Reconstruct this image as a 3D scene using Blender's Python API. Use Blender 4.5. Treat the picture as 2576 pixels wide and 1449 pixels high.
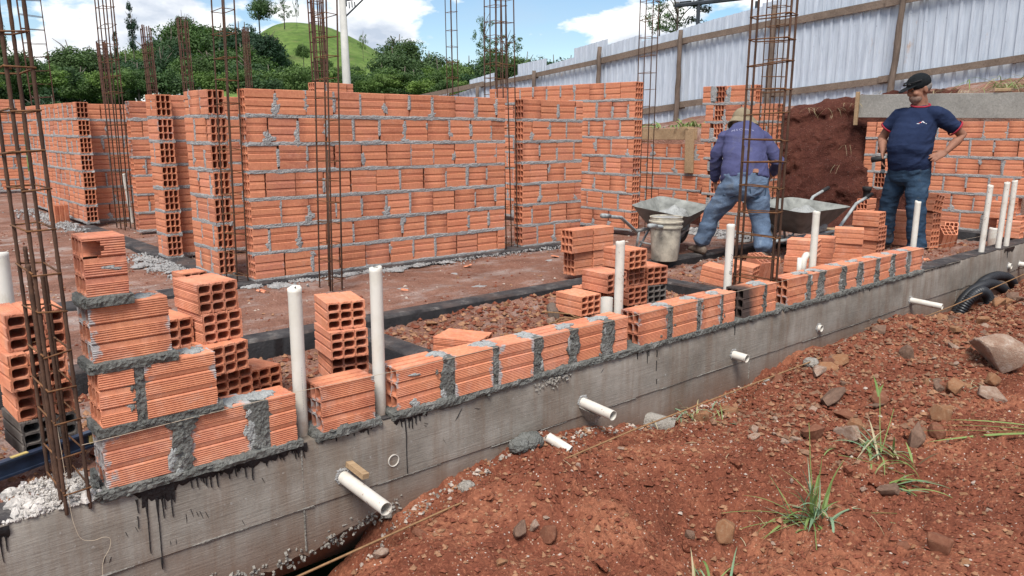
import bpy, bmesh, math, random
import numpy as np
from mathutils import Vector, Matrix, Euler
from mathutils.geometry import tessellate_polygon

for _o in list(bpy.data.objects):
    bpy.data.objects.remove(_o, do_unlink=True)
S = bpy.context.scene
COL = S.collection
R = math.radians
rng = np.random.default_rng(7)
random.seed(11)

# ------------------------------------------------------------------ camera, sky, sun, exposure
cam_d = bpy.data.cameras.new('camera')
cam = bpy.data.objects.new('camera', cam_d)
COL.objects.link(cam)
S.camera = cam
cam_d.sensor_fit = 'HORIZONTAL'
cam_d.sensor_width = 36.0
cam_d.lens = 1980.0 / 2576.0 * 36.0
cam_d.clip_start = 0.05
cam_d.clip_end = 6000
YAW, PIT, ROL = R(41.4766), R(11.391), R(0.244)
_f = Vector((math.sin(YAW) * math.cos(PIT), math.cos(YAW) * math.cos(PIT), -math.sin(PIT)))
_r = Vector((math.cos(YAW), -math.sin(YAW), 0))
_u = _r.cross(_f)
_r2 = _r * math.cos(ROL) + _u * math.sin(ROL)
_u2 = -_r * math.sin(ROL) + _u * math.cos(ROL)
cam.matrix_world = Matrix(((_r2.x, _u2.x, -_f.x, 0), (_r2.y, _u2.y, -_f.y, 0), (_r2.z, _u2.z, -_f.z, 1.18), (0, 0, 0, 1)))

SUN_EL, SUN_AZ = R(56), R(-128)     # azimuth measured from +Y towards +X
W = bpy.data.worlds.new('World')
S.world = W
W.use_nodes = True
wn, wl = W.node_tree.nodes, W.node_tree.links
wn.clear()
def wnode(t, **k):
    n = wn.new(t)
    for a, b in k.items():
        setattr(n, a, b)
    return n
wout = wnode('ShaderNodeOutputWorld')
wbg = wnode('ShaderNodeBackground')
sky = wnode('ShaderNodeTexSky', sky_type='NISHITA')
sky.sun_disc = False
sky.sun_elevation = SUN_EL
sky.sun_rotation = SUN_AZ
sky.air_density = 1.0
sky.dust_density = 0.15
sky.ozone_density = 1.6
wtc = wnode('ShaderNodeTexCoord')
def wmap(loc, sc):
    m = wnode('ShaderNodeMapping')
    m.inputs['Location'].default_value = loc
    m.inputs['Scale'].default_value = sc
    wl.new(wtc.outputs['Generated'], m.inputs['Vector'])
    return m
def wnoise(vec, scale, detail, rough, dist=0.0):
    n = wnode('ShaderNodeTexNoise')
    n.inputs['Scale'].default_value = scale
    n.inputs['Detail'].default_value = detail
    n.inputs['Roughness'].default_value = rough
    n.inputs['Distortion'].default_value = dist
    wl.new(vec.outputs['Vector'], n.inputs['Vector'])
    return n
def wramp(fac, stops):
    r = wnode('ShaderNodeValToRGB')
    e = r.color_ramp.elements
    while len(e) < len(stops):
        e.new(0.5)
    for el, (p, c) in zip(e, stops):
        el.position = p
        el.color = c if len(c) == 4 else (*c, 1)
    wl.new(fac, r.inputs['Fac'])
    return r
m1 = wmap((9.1, 0.7, 2.0), (1, 1, 2.3))
cn = wnoise(m1, 6.5, 10, 0.57, 0.1)
mask = wramp(cn.outputs['Fac'], [(0.455, (0, 0, 0)), (0.52, (1, 1, 1))])
m2 = wmap((9.1, 0.7, 2.07), (1, 1, 2.3))
cs = wnoise(m2, 6.5, 8, 0.56, 0.1)
shade = wramp(cs.outputs['Fac'], [(0.42, (5.6, 5.6, 5.5)), (0.51, (4.2, 4.35, 4.6)), (0.62, (2.5, 2.85, 3.4))])
m3 = wmap((2.1, 0.3, 0.9), (1, 1, 3.0))
cw = wnoise(m3, 2.0, 6, 0.6, 0.4)
veil = wramp(cw.outputs['Fac'], [(0.45, (0, 0, 0)), (0.75, (0.5, 0.5, 0.5))])
mixv = wnode('ShaderNodeMixRGB')
mixv.inputs['Color2'].default_value = (2.6, 3.0, 3.6, 1)
wl.new(veil.outputs['Color'], mixv.inputs['Fac'])
hsv = wnode('ShaderNodeHueSaturation')
hsv.inputs['Saturation'].default_value = 1.25
hsv.inputs['Value'].default_value = 0.60
wl.new(sky.outputs['Color'], hsv.inputs['Color'])
wl.new(hsv.outputs['Color'], mixv.inputs['Color1'])
mixc = wnode('ShaderNodeMixRGB')
wl.new(mask.outputs['Color'], mixc.inputs['Fac'])
wl.new(mixv.outputs['Color'], mixc.inputs['Color1'])
wl.new(shade.outputs['Color'], mixc.inputs['Color2'])
wl.new(mixc.outputs['Color'], wbg.inputs['Color'])
wbg.inputs['Strength'].default_value = 0.13
wl.new(wbg.outputs['Background'], wout.inputs['Surface'])

sun_d = bpy.data.lights.new('sun', 'SUN')
sun_d.energy = 2.8
sun_d.angle = R(26)
sun_d.color = (1.0, 0.95, 0.88)
sun = bpy.data.objects.new('sun', sun_d)
COL.objects.link(sun)
_sd = Vector((math.sin(SUN_AZ) * math.cos(SUN_EL), math.cos(SUN_AZ) * math.cos(SUN_EL), math.sin(SUN_EL)))
sun.rotation_euler = _sd.to_track_quat('Z', 'Y').to_euler()
sun.location = (0, 0, 30)

S.view_settings.view_transform = 'Standard'
S.view_settings.look = 'None'
S.view_settings.exposure = 0.88
S.view_settings.gamma = 1.0
S.view_settings.use_curve_mapping = False
S.render.engine = 'CYCLES'
S.cycles.max_bounces = 6
S.cycles.use_denoising = True
S.cycles.denoiser = 'OPENIMAGEDENOISE'

# ------------------------------------------------------------------ helpers: objects
def link(name, data, parent=None, loc=None, rot=None, scale=None):
    o = bpy.data.objects.new(name, data)
    COL.objects.link(o)
    if parent is not None:
        o.parent = parent
    if loc is not None:
        o.location = loc
    if rot is not None:
        o.rotation_euler = rot
    if scale is not None:
        o.scale = scale
    return o
def mesh(name, verts, faces, mat=None, smooth=False):
    me = bpy.data.meshes.new(name)
    if isinstance(verts, np.ndarray):
        verts = verts.tolist()
    if isinstance(faces, np.ndarray):
        faces = faces.tolist()
    me.from_pydata(verts, [], faces)
    if mat is not None:
        me.materials.append(mat)
    if smooth:
        me.polygons.foreach_set('use_smooth', [True] * len(me.polygons))
    me.update()
    return me
def tag(o, label, cat, group=None):
    o['label'] = label
    o['category'] = cat
    if group:
        o['group'] = group
    return o
def thing(name, label, cat, loc=(0, 0, 0), rot=(0, 0, 0), group=None):
    o = link(name, None, None, loc, rot)
    o.empty_display_size = 0.1
    return tag(o, label, cat, group)
def structure(o):
    o['kind'] = 'structure'
    return o
def stuff(o):
    o['kind'] = 'stuff'
    return o
class MB:
    """collects simple shapes into one mesh"""
    def __init__(s):
        s.v, s.f = [], []
    def add(s, v, f):
        n = len(s.v)
        s.v.extend([tuple(p) for p in v])
        s.f.extend([tuple(i + n for i in q) for q in f])
        return s
    def box(s, c, d, rot=None, taper=1.0):
        x, y, z = d[0] / 2, d[1] / 2, d[2] / 2
        v = [Vector((a * x * (taper if k > 0 else 1), b * y * (taper if k > 0 else 1), k * z)) for k in (-1, 1) for a, b in ((-1, -1), (1, -1), (1, 1), (-1, 1))]
        if rot is not None:
            m = rot if isinstance(rot, Matrix) else Euler(rot).to_matrix()
            v = [m @ p for p in v]
        c = Vector(c)
        return s.add([p + c for p in v], [(3, 2, 1, 0), (4, 5, 6, 7), (0, 1, 5, 4), (1, 2, 6, 5), (2, 3, 7, 6), (3, 0, 4, 7)])
    def tube(s, pts, r, n=8, cap=True, hollow=0.0):
        pts = [Vector(p) for p in pts]
        rs = r if isinstance(r, (list, tuple)) else [r] * len(pts)
        base = len(s.v)
        prev = None
        for i, p in enumerate(pts):
            d = (pts[min(i + 1, len(pts) - 1)] - pts[max(i - 1, 0)]).normalized()
            if prev is None:
                a = d.orthogonal().normalized()
            else:
                a = (prev - d * prev.dot(d))
                a = a.normalized() if a.length > 1e-6 else d.orthogonal().normalized()
            prev = a
            b = d.cross(a)
            for k in range(n):
                t = 2 * math.pi * k / n
                s.v.append(tuple(p + (a * math.cos(t) + b * math.sin(t)) * rs[i]))
        for i in range(len(pts) - 1):
            for k in range(n):
                k2 = (k + 1) % n
                s.f.append((base + i * n + k, base + i * n + k2, base + (i + 1) * n + k2, base + (i + 1) * n + k))
        if cap:
            s.f.append(tuple(base + k for k in reversed(range(n))))
            s.f.append(tuple(base + (len(pts) - 1) * n + k for k in range(n)))
        return s
    def pipe(s, a, b, ro, ri, n=20):
        """straight hollow pipe"""
        a, b = Vector(a), Vector(b)
        d = (b - a).normalized()
        u = d.orthogonal().normalized()
        w = d.cross(u)
        base = len(s.v)
        for (p, r) in ((a, ro), (b, ro), (b, ri), (a, ri)):
            for k in range(n):
                t = 2 * math.pi * k / n
                s.v.append(tuple(p + (u * math.cos(t) + w * math.sin(t)) * r))
        for i in range(4):
            j = (i + 1) % 4
            for k in range(n):
                k2 = (k + 1) % n
                s.f.append((base + i * n + k, base + i * n + k2, base + j * n + k2, base + j * n + k))
        return s
    def mesh(s, name, mat=None, smooth=False):
        return mesh(name, s.v, s.f, mat, smooth)
    def build(s, name, mat=None, parent=None, smooth=False, **k):
        return link(name, s.mesh(name, mat, smooth), parent, **k)
def auto_smooth(me, ang=40):
    me.polygons.foreach_set('use_smooth', [True] * len(me.polygons))
    try:
        me.set_sharp_from_angle(angle=R(ang))
    except Exception:
        pass
    return me

# ------------------------------------------------------------------ helpers: numpy noise
class VNoise:
    def __init__(s, seed, n=256):
        r = np.random.default_rng(seed)
        s.n = n
        s.t = r.random((n, n))
    def __call__(s, x, y):
        n = s.n
        xi = np.floor(x).astype(int)
        yi = np.floor(y).astype(int)
        fx, fy = x - xi, y - yi
        fx = fx * fx * (3 - 2 * fx)
        fy = fy * fy * (3 - 2 * fy)
        a = s.t[xi % n, yi % n]
        b = s.t[(xi + 1) % n, yi % n]
        c = s.t[xi % n, (yi + 1) % n]
        d = s.t[(xi + 1) % n, (yi + 1) % n]
        return (a * (1 - fx) + b * fx) * (1 - fy) + (c * (1 - fx) + d * fx) * fy
VN = [VNoise(i) for i in range(8)]
def fbm(x, y, freq, octs=4, gain=0.5, k=0):
    x = np.asarray(x, float)
    y = np.asarray(y, float)
    o = np.zeros(np.broadcast(x, y).shape)
    a, tot = 1.0, 0.0
    for i in range(octs):
        o += a * (VN[(i + k) % 8](x * freq + 17.3 * i + 31 * k, y * freq + 9.1 * i + 13 * k) - 0.5)
        tot += a
        a *= gain
        freq *= 2.03
    return o / tot * 2
def sstep(a, b, x):
    t = np.clip((np.asarray(x, float) - a) / (b - a), 0, 1)
    return t * t * (3 - 2 * t)

# ------------------------------------------------------------------ helpers: materials
class MT:
    def __init__(s, name, rough=0.85, spec=0.25):
        s.m = bpy.data.materials.new(name)
        s.m.use_nodes = True
        s.n, s.l = s.m.node_tree.nodes, s.m.node_tree.links
        s.n.clear()
        s.out = s.n.new('ShaderNodeOutputMaterial')
        s.b = s.n.new('ShaderNodeBsdfPrincipled')
        s.b.inputs['Roughness'].default_value = rough
        s.b.inputs['Specular IOR Level'].default_value = spec
        s.l.new(s.b.outputs['BSDF'], s.out.inputs['Surface'])
        s.tc = s.n.new('ShaderNodeTexCoord')
        s.oi = s.n.new('ShaderNodeObjectInfo')
    def vec(s, kind='Object', scale=(1, 1, 1), rnd=0.0, loc=(0, 0, 0), rot=(0, 0, 0)):
        if kind == 'World':
            g = s.n.new('ShaderNodeNewGeometry')
            src = g.outputs['Position']
        else:
            src = s.tc.outputs[kind]
        m = s.n.new('ShaderNodeMapping')
        m.inputs['Scale'].default_value = scale
        m.inputs['Location'].default_value = loc
        m.inputs['Rotation'].default_value = rot
        s.l.new(src, m.inputs['Vector'])
        if rnd:
            a = s.n.new('ShaderNodeVectorMath')
            a.operation = 'MULTIPLY_ADD'
            cb = s.n.new('ShaderNodeCombineXYZ')
            for i in range(3):
                s.l.new(s.oi.outputs['Random'], cb.inputs[i])
            s.l.new(cb.outputs[0], a.inputs[0])
            a.inputs[1].default_value = (rnd, rnd * 0.7, rnd * 1.3)
            s.l.new(m.outputs[0], a.inputs[2])
            return a.outputs[0]
        return m.outputs[0]
    def noise(s, vec, scale, detail=5, rough=0.6, dist=0.0):
        n = s.n.new('ShaderNodeTexNoise')
        n.inputs['Scale'].default_value = scale
        n.inputs['Detail'].default_value = detail
        n.inputs['Roughness'].default_value = rough
        n.inputs['Distortion'].default_value = dist
        s.l.new(vec, n.inputs['Vector'])
        return n.outputs['Fac']
    def voro(s, vec, scale, feature='F1', out='Distance'):
        n = s.n.new('ShaderNodeTexVoronoi')
        n.feature = feature
        n.inputs['Scale'].default_value = scale
        s.l.new(vec, n.inputs['Vector'])
        return n.outputs[out]
    def ramp(s, fac, stops, interp='LINEAR'):
        r = s.n.new('ShaderNodeValToRGB')
        r.color_ramp.interpolation = interp
        e = r.color_ramp.elements
        while len(e) < len(stops):
            e.new(0.5)
        for el, (p, c) in zip(e, stops):
            el.position = p
            if not isinstance(c, (tuple, list)):
                c = (c, c, c)
            el.color = (*c[:3], 1)
        s.l.new(fac, r.inputs['Fac'])
        return r.outputs['Color']
    def mix(s, fac, a, b, mode='MIX'):
        n = s.n.new('ShaderNodeMixRGB')
        n.blend_type = mode
        for i, q in enumerate((fac, a, b)):
            if isinstance(q, (int, float)):
                n.inputs[i].default_value = q if i == 0 else (q, q, q, 1)
            elif isinstance(q, tuple):
                n.inputs[i].default_value = (*q[:3], 1)
            else:
                s.l.new(q, n.inputs[i])
        return n.outputs[0]
    def math(s, op, a, b=None, clamp=False):
        n = s.n.new('ShaderNodeMath')
        n.operation = op
        n.use_clamp = clamp
        for i, q in enumerate((a, b)):
            if q is None:
                continue
            if isinstance(q, (int, float)):
                n.inputs[i].default_value = q
            else:
                s.l.new(q, n.inputs[i])
        return n.outputs[0]
    def sep(s, vec):
        n = s.n.new('ShaderNodeSeparateXYZ')
        s.l.new(vec, n.inputs[0])
        return n.outputs
    def bump(s, h, strength=0.4, dist=0.01):
        n = s.n.new('ShaderNodeBump')
        n.inputs['Strength'].default_value = strength
        n.inputs['Distance'].default_value = dist
        s.l.new(h, n.inputs['Height'])
        s.l.new(n.outputs[0], s.b.inputs['Normal'])
        return s
    def col(s, c):
        if isinstance(c, tuple):
            s.b.inputs['Base Color'].default_value = (*c[:3], 1)
        else:
            s.l.new(c, s.b.inputs['Base Color'])
        return s
    def rough(s, c):
        s.l.new(c, s.b.inputs['Roughness'])
        return s
def simple(name, c, rough=0.7, spec=0.25, var=0.25, scale=8, bump=0.0, rnd=3.0, kind='Object', metallic=0.0):
    m = MT(name, rough, spec)
    v = m.vec(kind, rnd=rnd)
    n = m.noise(v, scale, 6, 0.6)
    lo = tuple(q * (1 - var) for q in c)
    hi = tuple(min(q * (1 + var), 1) for q in c)
    m.col(m.ramp(n, [(0.3, lo), (0.7, hi)]))
    m.b.inputs['Metallic'].default_value = metallic
    if bump:
        m.bump(m.noise(v, scale * 4, 5, 0.7), bump, 0.01)
    return m.m
# ------------------------------------------------------------------ materials
def brick_material(name, smear=0.0, pale=0.0, dark=0.0, fresh=False):
    m = MT(name, 0.9, 0.15)
    v = m.vec('Object', rnd=7.0)
    t = m.ramp(m.oi.outputs['Random'], [(0.0, (0.45, 0.155, 0.090)), (0.15, (0.50, 0.183, 0.108)), (0.5, (0.545, 0.212, 0.124)), (0.82, (0.57, 0.230, 0.148)), (0.93, (0.46, 0.180, 0.125)), (1.0, (0.33, 0.118, 0.088))])
    fr = m.math('FRACT', m.math('MULTIPLY', m.oi.outputs['Random'], 37.7))
    t = m.mix(1.0, t, m.ramp(fr, [(0.0, 0.72), (0.12, 0.90), (0.5, 1.0), (1.0, 1.12)]), 'MULTIPLY')
    n1 = m.noise(m.vec('Object', (1, 1, 3), rnd=7.0), 7, 6, 0.62, 0.4)
    c = m.mix(m.ramp(n1, [(0.35, 0.0), (0.7, 0.75)]), t, (0.57, 0.242, 0.128))
    n2 = m.noise(m.vec('Object', (1, 1, 2), rnd=11.0), 4.5, 4, 0.55)
    c = m.mix(m.ramp(n2, [(0.55, 0.0), (0.8, 0.6)]), c, (0.31, 0.092, 0.060))
    fb = m.math('FRACT', m.math('MULTIPLY', m.oi.outputs['Random'], 91.3))
    bx = m.math('ADD', m.math('ABSOLUTE', m.sep(m.tc.outputs['Object'])[0]), m.math('MULTIPLY', m.noise(v, 10, 4, .6), .12))
    burn = m.math('MULTIPLY', m.ramp(bx, [(.10, 0.0), (.19, 1.0)]), m.ramp(fb, [(.62, 0.0), (.75, .7)]))
    c = m.mix(burn, c, (0.21, 0.070, 0.048))
    n3 = m.noise(v, 60, 3, 0.6)
    c = m.mix(0.22, c, m.ramp(n3, [(0.3, (0.35, 0.1, 0.05)), (0.7, (0.85, 0.38, 0.22))]))
    if pale:
        n4 = m.noise(v, 12, 5, 0.65)
        c = m.mix(m.ramp(n4, [(0.5, 0.0), (0.75, pale)]), c, (0.66, 0.42, 0.33))
    if dark:
        sx = m.sep(m.tc.outputs['Object'])
        k = m.math('ADD', sx[0], m.math('MULTIPLY', m.noise(v, 9, 5, 0.7), 0.16))
        c = m.mix(m.ramp(k, [(0.02, dark), (0.14, 0.0)]), c, (0.05, 0.045, 0.043))
    if smear:
        sx = m.sep(m.tc.outputs['Object'])
        ax = m.math('ABSOLUTE', sx[0])
        e = m.math('MULTIPLY', m.math('SUBTRACT', ax, 0.075), 5.2)
        nn = m.noise(m.vec('Object', (1, 1, 1.0), rnd=23.0), 11, 6, 0.68, 0.3)
        k = m.math('ADD', m.math('MULTIPLY', nn, 0.85), m.math('MULTIPLY', e, 0.75))
        k2 = m.math('ADD', k, m.math('MULTIPLY', m.oi.outputs['Random'], 0.10))
        msk = m.ramp(k2, [(0.80 - smear, 0.0), (0.86 - smear, 0.92)])
        gcol = m.ramp(m.noise(v, 40, 4, 0.7), [(0.3, (0.25, 0.25, 0.25)), (0.7, (0.42, 0.42, 0.42))])
        c = m.mix(msk, c, gcol)
        # light dusting of cement anywhere on the face
        dn = m.noise(m.vec('Object', (1, 1, 1.6), rnd=31.0), 8, 7, 0.75)
        c = m.mix(m.ramp(dn, [(0.60, 0.0), (0.78, 0.45)]), c, (0.47, 0.41, 0.39))
    m.col(c)
    m.bump(m.noise(v, 150, 4, 0.7), 0.25, 0.004)
    return m.m
M = {}
M['brick'] = brick_material('fired clay loose', pale=0.35)
M['brick_laid'] = brick_material('fired clay laid', smear=0.06)
M['brick_row'] = brick_material('fired clay freshly laid', smear=0.19, pale=0.3)
M['brick_scorched'] = brick_material('fired clay scorched', dark=0.95)
M['brick_grey'] = simple('overfired grey clay', (0.13, 0.115, 0.105), 0.9, 0.15, 0.35, 12, 0.2)
def mortar_material(name, lo, hi, rough=0.95, pale=None):
    m = MT(name, rough, 0.2)
    v = m.vec('World')
    n = m.noise(v, 14, 7, 0.7)
    c = m.ramp(n, [(0.3, lo), (0.7, hi)])
    c = m.mix(m.ramp(m.noise(v, 120, 2, 0.5), [(0.35, 0.0), (0.7, 0.3)]), c, tuple(min(q * 1.35, 1) for q in hi))
    if pale:
        c = m.mix(m.ramp(m.noise(m.vec('World', loc=(5, 2, 1)), 9, 6, .7, .4), [(.50, 0.0), (.68, .85)]), c, pale)
    m.col(c)
    m.bump(m.math('ADD', m.noise(v, 60, 6, 0.75), m.math('MULTIPLY', m.voro(v, 85), .6)), 0.9, 0.012)
    return m.m
M['mortar'] = mortar_material('dry mortar', (0.22, 0.215, 0.21), (0.37, 0.365, 0.36))
M['mortar_wet'] = mortar_material('fresh mortar', (0.085, 0.087, 0.080), (0.155, 0.156, 0.145), 0.85, (0.27, 0.27, 0.255))
M['mortar_half'] = mortar_material('setting mortar', (0.22, 0.225, 0.22), (0.40, 0.41, 0.40))
def concrete_material():
    m = MT('board marked concrete', 0.88, 0.25)
    v = m.vec('World')
    n = m.noise(v, 3.2, 8, 0.65)
    c = m.ramp(n, [(0.28, (0.140, 0.121, 0.102)), (0.46, (0.232, 0.207, 0.178)), (0.72, (0.360, 0.330, 0.292))])
    grain = m.noise(m.vec('World', (1.6, 1, 42)), 3.0, 7, 0.65, 0.6)
    c = m.mix(m.ramp(grain, [(0.35, 0.0), (0.70, 0.18)]), c, (0.098, 0.083, 0.069))
    run = m.noise(m.vec('World', (7, 1, 0.6)), 1.7, 6, 0.68)
    c = m.mix(m.ramp(run, [(0.47, 0.0), (0.68, 0.6)]), c, (0.165, 0.110, 0.076))
    low = m.sep(m.vec('World'))[2]
    lowm = m.math('ADD', low, m.math('MULTIPLY', m.noise(v, 4, 6, 0.7), 0.34))
    c = m.mix(m.ramp(m.math('ADD', lowm, 0.5), [(0.20, 0.75), (0.45, 0.0)]), c, (0.175, 0.098, 0.064))
    c = m.mix(m.ramp(m.noise(v, 55, 3, 0.6), [(0.66, 0.0), (0.74, 0.6)]), c, (0.42, 0.41, 0.39))
    m.col(c)
    m.bump(m.math('ADD', m.math('MULTIPLY', grain, 0.7), m.math('MULTIPLY', m.noise(v, 60, 5, 0.7), 0.5)), 0.45, 0.008)
    return m.m
M['concrete'] = concrete_material()
M['concrete_rough'] = mortar_material('broken concrete', (0.20, 0.18, 0.155), (0.36, 0.335, 0.30))
M['concrete_lip'] = mortar_material('laitance lip', (0.17, 0.155, 0.135), (0.30, 0.28, 0.25))
M['tar'] = simple('bitumen paint', (0.014, 0.013, 0.014), 0.55, 0.4, 0.5, 18, 0.5)
def tartop_material():
    m = MT('scuffed bitumen', 0.8, 0.3)
    v = m.vec('World')
    n = m.noise(v, 7, 8, 0.72)
    c = m.ramp(n, [(0.36, (0.022, 0.020, 0.022)), (0.55, (0.055, 0.05, 0.05)), (0.68, (0.15, 0.135, 0.125)), (0.8, (0.30, 0.28, 0.26))])
    c = m.mix(m.ramp(m.noise(v, 2.6, 5, 0.6), [(0.5, 0.0), (0.7, 0.5)]), c, (0.14, 0.085, 0.065))
    m.col(c)
    m.bump(m.noise(v, 45, 6, 0.7), 0.6, 0.01)
    return m.m
M['tar_top'] = tartop_material()
def dirt_material(name, base, warm, dusty=0.0, peb=1.0, darkw=0.55):
    m = MT(name, 0.97, 0.1)
    v = m.vec('World')
    n = m.noise(v, 1.9, 9, 0.68)
    c = m.ramp(n, [(0.34, tuple(q * 0.66 for q in base)), (0.48, base), (0.66, warm)])
    n2 = m.noise(v, 22, 6, 0.7)
    c = m.mix(m.ramp(n2, [(0.3, darkw), (0.55, 0.0)]), c, tuple(q * 0.55 for q in base))
    n3 = m.noise(v, 75, 4, 0.65)
    c = m.mix(m.ramp(n3, [(0.52, 0.0), (0.78, 0.5)]), c, tuple(min(q * 1.9, 1) for q in warm))
    vc = m.voro(v, 95, 'F1', 'Color')
    pick = m.ramp(m.sep(vc)[0], [(0.86, 0.0), (0.90, peb)], 'LINEAR')
    near = m.ramp(m.voro(v, 95), [(0.25, 1.0), (0.4, 0.0)])
    c = m.mix(m.math('MULTIPLY', pick, near), c, m.ramp(m.sep(vc)[1], [(0, (0.30, 0.15, 0.08)), (0.6, (0.38, 0.25, 0.18)), (1, (0.52, 0.47, 0.42))]))
    if dusty:
        d = m.noise(m.vec('World', (1.0, 1.6, 1), rot=(0, 0, 0.2)), 2.1, 9, 0.72)
        c = m.mix(m.ramp(d, [(0.50, 0.0), (0.68, dusty)]), c, (0.36, 0.31, 0.285))
        d2 = m.noise(v, 1.1, 6, 0.6)
        c = m.mix(m.ramp(d2, [(0.45, 0.0), (0.7, 0.45)]), c, (0.10, 0.045, 0.032))
    m.col(c)
    h = m.math('ADD', m.math('MULTIPLY', n2, 0.8), m.math('ADD', m.math('MULTIPLY', n3, 0.5), m.math('MULTIPLY', m.voro(v, 60), 0.5)))
    m.bump(h, 0.8, 0.02)
    return m.m
M['dirt'] = dirt_material('loose red earth', (0.170, 0.056, 0.033), (0.315, 0.128, 0.072))
M['dirt_floor'] = dirt_material('trodden red earth', (0.215, 0.108, 0.078), (0.30, 0.170, 0.128), 0.8, 0.8)
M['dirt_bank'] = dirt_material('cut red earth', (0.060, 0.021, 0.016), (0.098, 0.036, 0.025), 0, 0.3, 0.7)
def pvc_clean():
    m = MT('white pvc', 0.42, 0.4)
    v = m.vec('Object', rnd=5.0)
    c = m.ramp(m.noise(v, 6, 6, 0.65), [(0.3, (0.55, 0.52, 0.45)), (0.55, (0.64, 0.615, 0.56))])
    z = m.math('ADD', m.sep(m.tc.outputs['Object'])[2], m.math('MULTIPLY', m.noise(v, 26, 5, 0.7), 0.22))
    c = m.mix(m.ramp(z, [(0.12, 0.75), (0.22, 0.0)]), c, (0.36, 0.24, 0.17))
    c = m.mix(m.ramp(m.noise(m.vec('Object', (1, 1, .3), rnd=8.0), 22, 6, 0.7), [(0.58, 0.0), (0.75, 0.4)]), c, (0.40, 0.31, 0.23))
    m.col(c)
    return m.m
M['pvc'] = pvc_clean()
def pvc_dirty():
    m = MT('mud splashed pvc', 0.5, 0.4)
    v = m.vec('Object', rnd=5.0)
    c = m.ramp(m.noise(v, 9, 6, 0.65), [(0.35, (0.64, 0.61, 0.555)), (0.60, (0.56, 0.52, 0.46)), (0.72, (0.36, 0.25, 0.20))])
    c = m.mix(m.ramp(m.noise(v, 38, 4, 0.6), [(0.62, 0.0), (0.68, 0.8)]), c, (0.22, 0.12, 0.085))
    m.col(c)
    return m.m
M['pvc_dirty'] = pvc_dirty()
def rust_material(name, lo, hi):
    m = MT(name, 0.85, 0.3)
    v = m.vec('Object', rnd=5.0)
    c = m.ramp(m.noise(v, 18, 7, 0.7), [(0.3, lo), (0.72, hi)])
    m.col(c)
    m.b.inputs['Metallic'].default_value = 0.15
    m.bump(m.noise(v, 160, 3, 0.6), 0.5, 0.003)
    return m.m
M['rebar'] = rust_material('rusted rebar', (0.040, 0.024, 0.018), (0.125, 0.066, 0.042))
M['stirrup'] = rust_material('rusted stirrup wire', (0.085, 0.040, 0.020), (0.24, 0.115, 0.052))
M['rebar_far'] = rust_material('oxide coated rebar', (0.055, 0.026, 0.020), (0.13, 0.06, 0.042))
def wood_material(name, lo, hi, axis=(1, 12, 12), rough=0.85):
    m = MT(name, rough, 0.2)
    v = m.vec('Object', axis, rnd=5.0)
    n = m.noise(v, 4, 7, 0.65, 1.2)
    c = m.ramp(n, [(0.3, lo), (0.7, hi)])
    b = m.noise(m.vec('Object', rnd=9.0), 2.5, 4, 0.6)
    c = m.mix(m.ramp(b, [(0.45, 0.0), (0.75, 0.5)]), c, tuple(q * 0.55 for q in lo))
    m.col(c)
    m.bump(n, 0.35, 0.005)
    return m.m
M['wood_old'] = wood_material('weathered plank', (0.105, 0.075, 0.058), (0.25, 0.195, 0.155))
M['wood_grey'] = wood_material('grey form board', (0.21, 0.20, 0.18), (0.36, 0.345, 0.315))
M['wood_tan'] = wood_material('tan form board', (0.26, 0.17, 0.095), (0.44, 0.31, 0.19))
M['wood_post'] = wood_material('round timber post', (0.085, 0.062, 0.050), (0.20, 0.155, 0.125), (12, 12, 1))
def sheet_material():
    m = MT('galvanised sheet', 0.5, 0.4)
    v = m.vec('Object', rnd=9.0)
    st = m.noise(m.vec('Object', (1, 9, 0.7), rnd=9.0), 2.2, 8, 0.7)
    c = m.ramp(st, [(0.3, (0.33, 0.375, 0.44)), (0.5, (0.46, 0.51, 0.58)), (0.75, (0.56, 0.61, 0.67))])
    r = m.noise(m.vec('Object', (1, 2.2, 0.9), rnd=21.0), 1.15, 8, 0.72)
    c = m.mix(m.ramp(r, [(0.63, 0.0), (0.72, 0.75)]), c, (0.42, 0.27, 0.17))
    sp = m.noise(v, 16, 4, 0.6)
    c = m.mix(m.ramp(sp, [(0.69, 0.0), (0.74, 0.75)]), c, (0.15, 0.17, 0.22))
    m.col(c)
    m.b.inputs['Metallic'].default_value = 0.12
    return m.m
M['sheet'] = sheet_material()
M['steel'] = simple('worn wheelbarrow steel', (0.15, 0.148, 0.138), 0.55, 0.4, 0.45, 7, 0.3)
M['steel_in'] = simple('cement crusted tray', (0.21, 0.215, 0.20), 0.85, 0.2, 0.4, 9, 0.5)
M['tube'] = simple('painted handle tube', (0.30, 0.32, 0.32), 0.5, 0.4, 0.4, 14, 0.2)
M['rubber'] = simple('black rubber', (0.022, 0.022, 0.023), 0.7, 0.3, 0.3, 10)
M['black_pipe'] = simple('black corrugated plastic', (0.016, 0.018, 0.022), 0.45, 0.45, 0.3, 10)
M['dark_steel'] = simple('dark painted steel', (0.035, 0.042, 0.05), 0.6, 0.3, 0.3, 6)
M['rope'] = simple('tan rope', (0.25, 0.145, 0.075), 0.9, 0.1, 0.25, 60)
M['thread'] = simple('white mason line', (0.46, 0.38, 0.29), 0.8, 0.1, 0.1, 20)
M['navy'] = simple('navy anodised profile', (0.022, 0.034, 0.062), 0.4, 0.5, 0.4, 20)
M['yellow'] = simple('yellow plastic', (0.50, 0.38, 0.14), 0.5, 0.4, 0.2, 20)
M['foam'] = simple('white lime plaster rubble', (0.52, 0.485, 0.45), 0.95, 0.1, 0.28, 30, 0.6)
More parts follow.
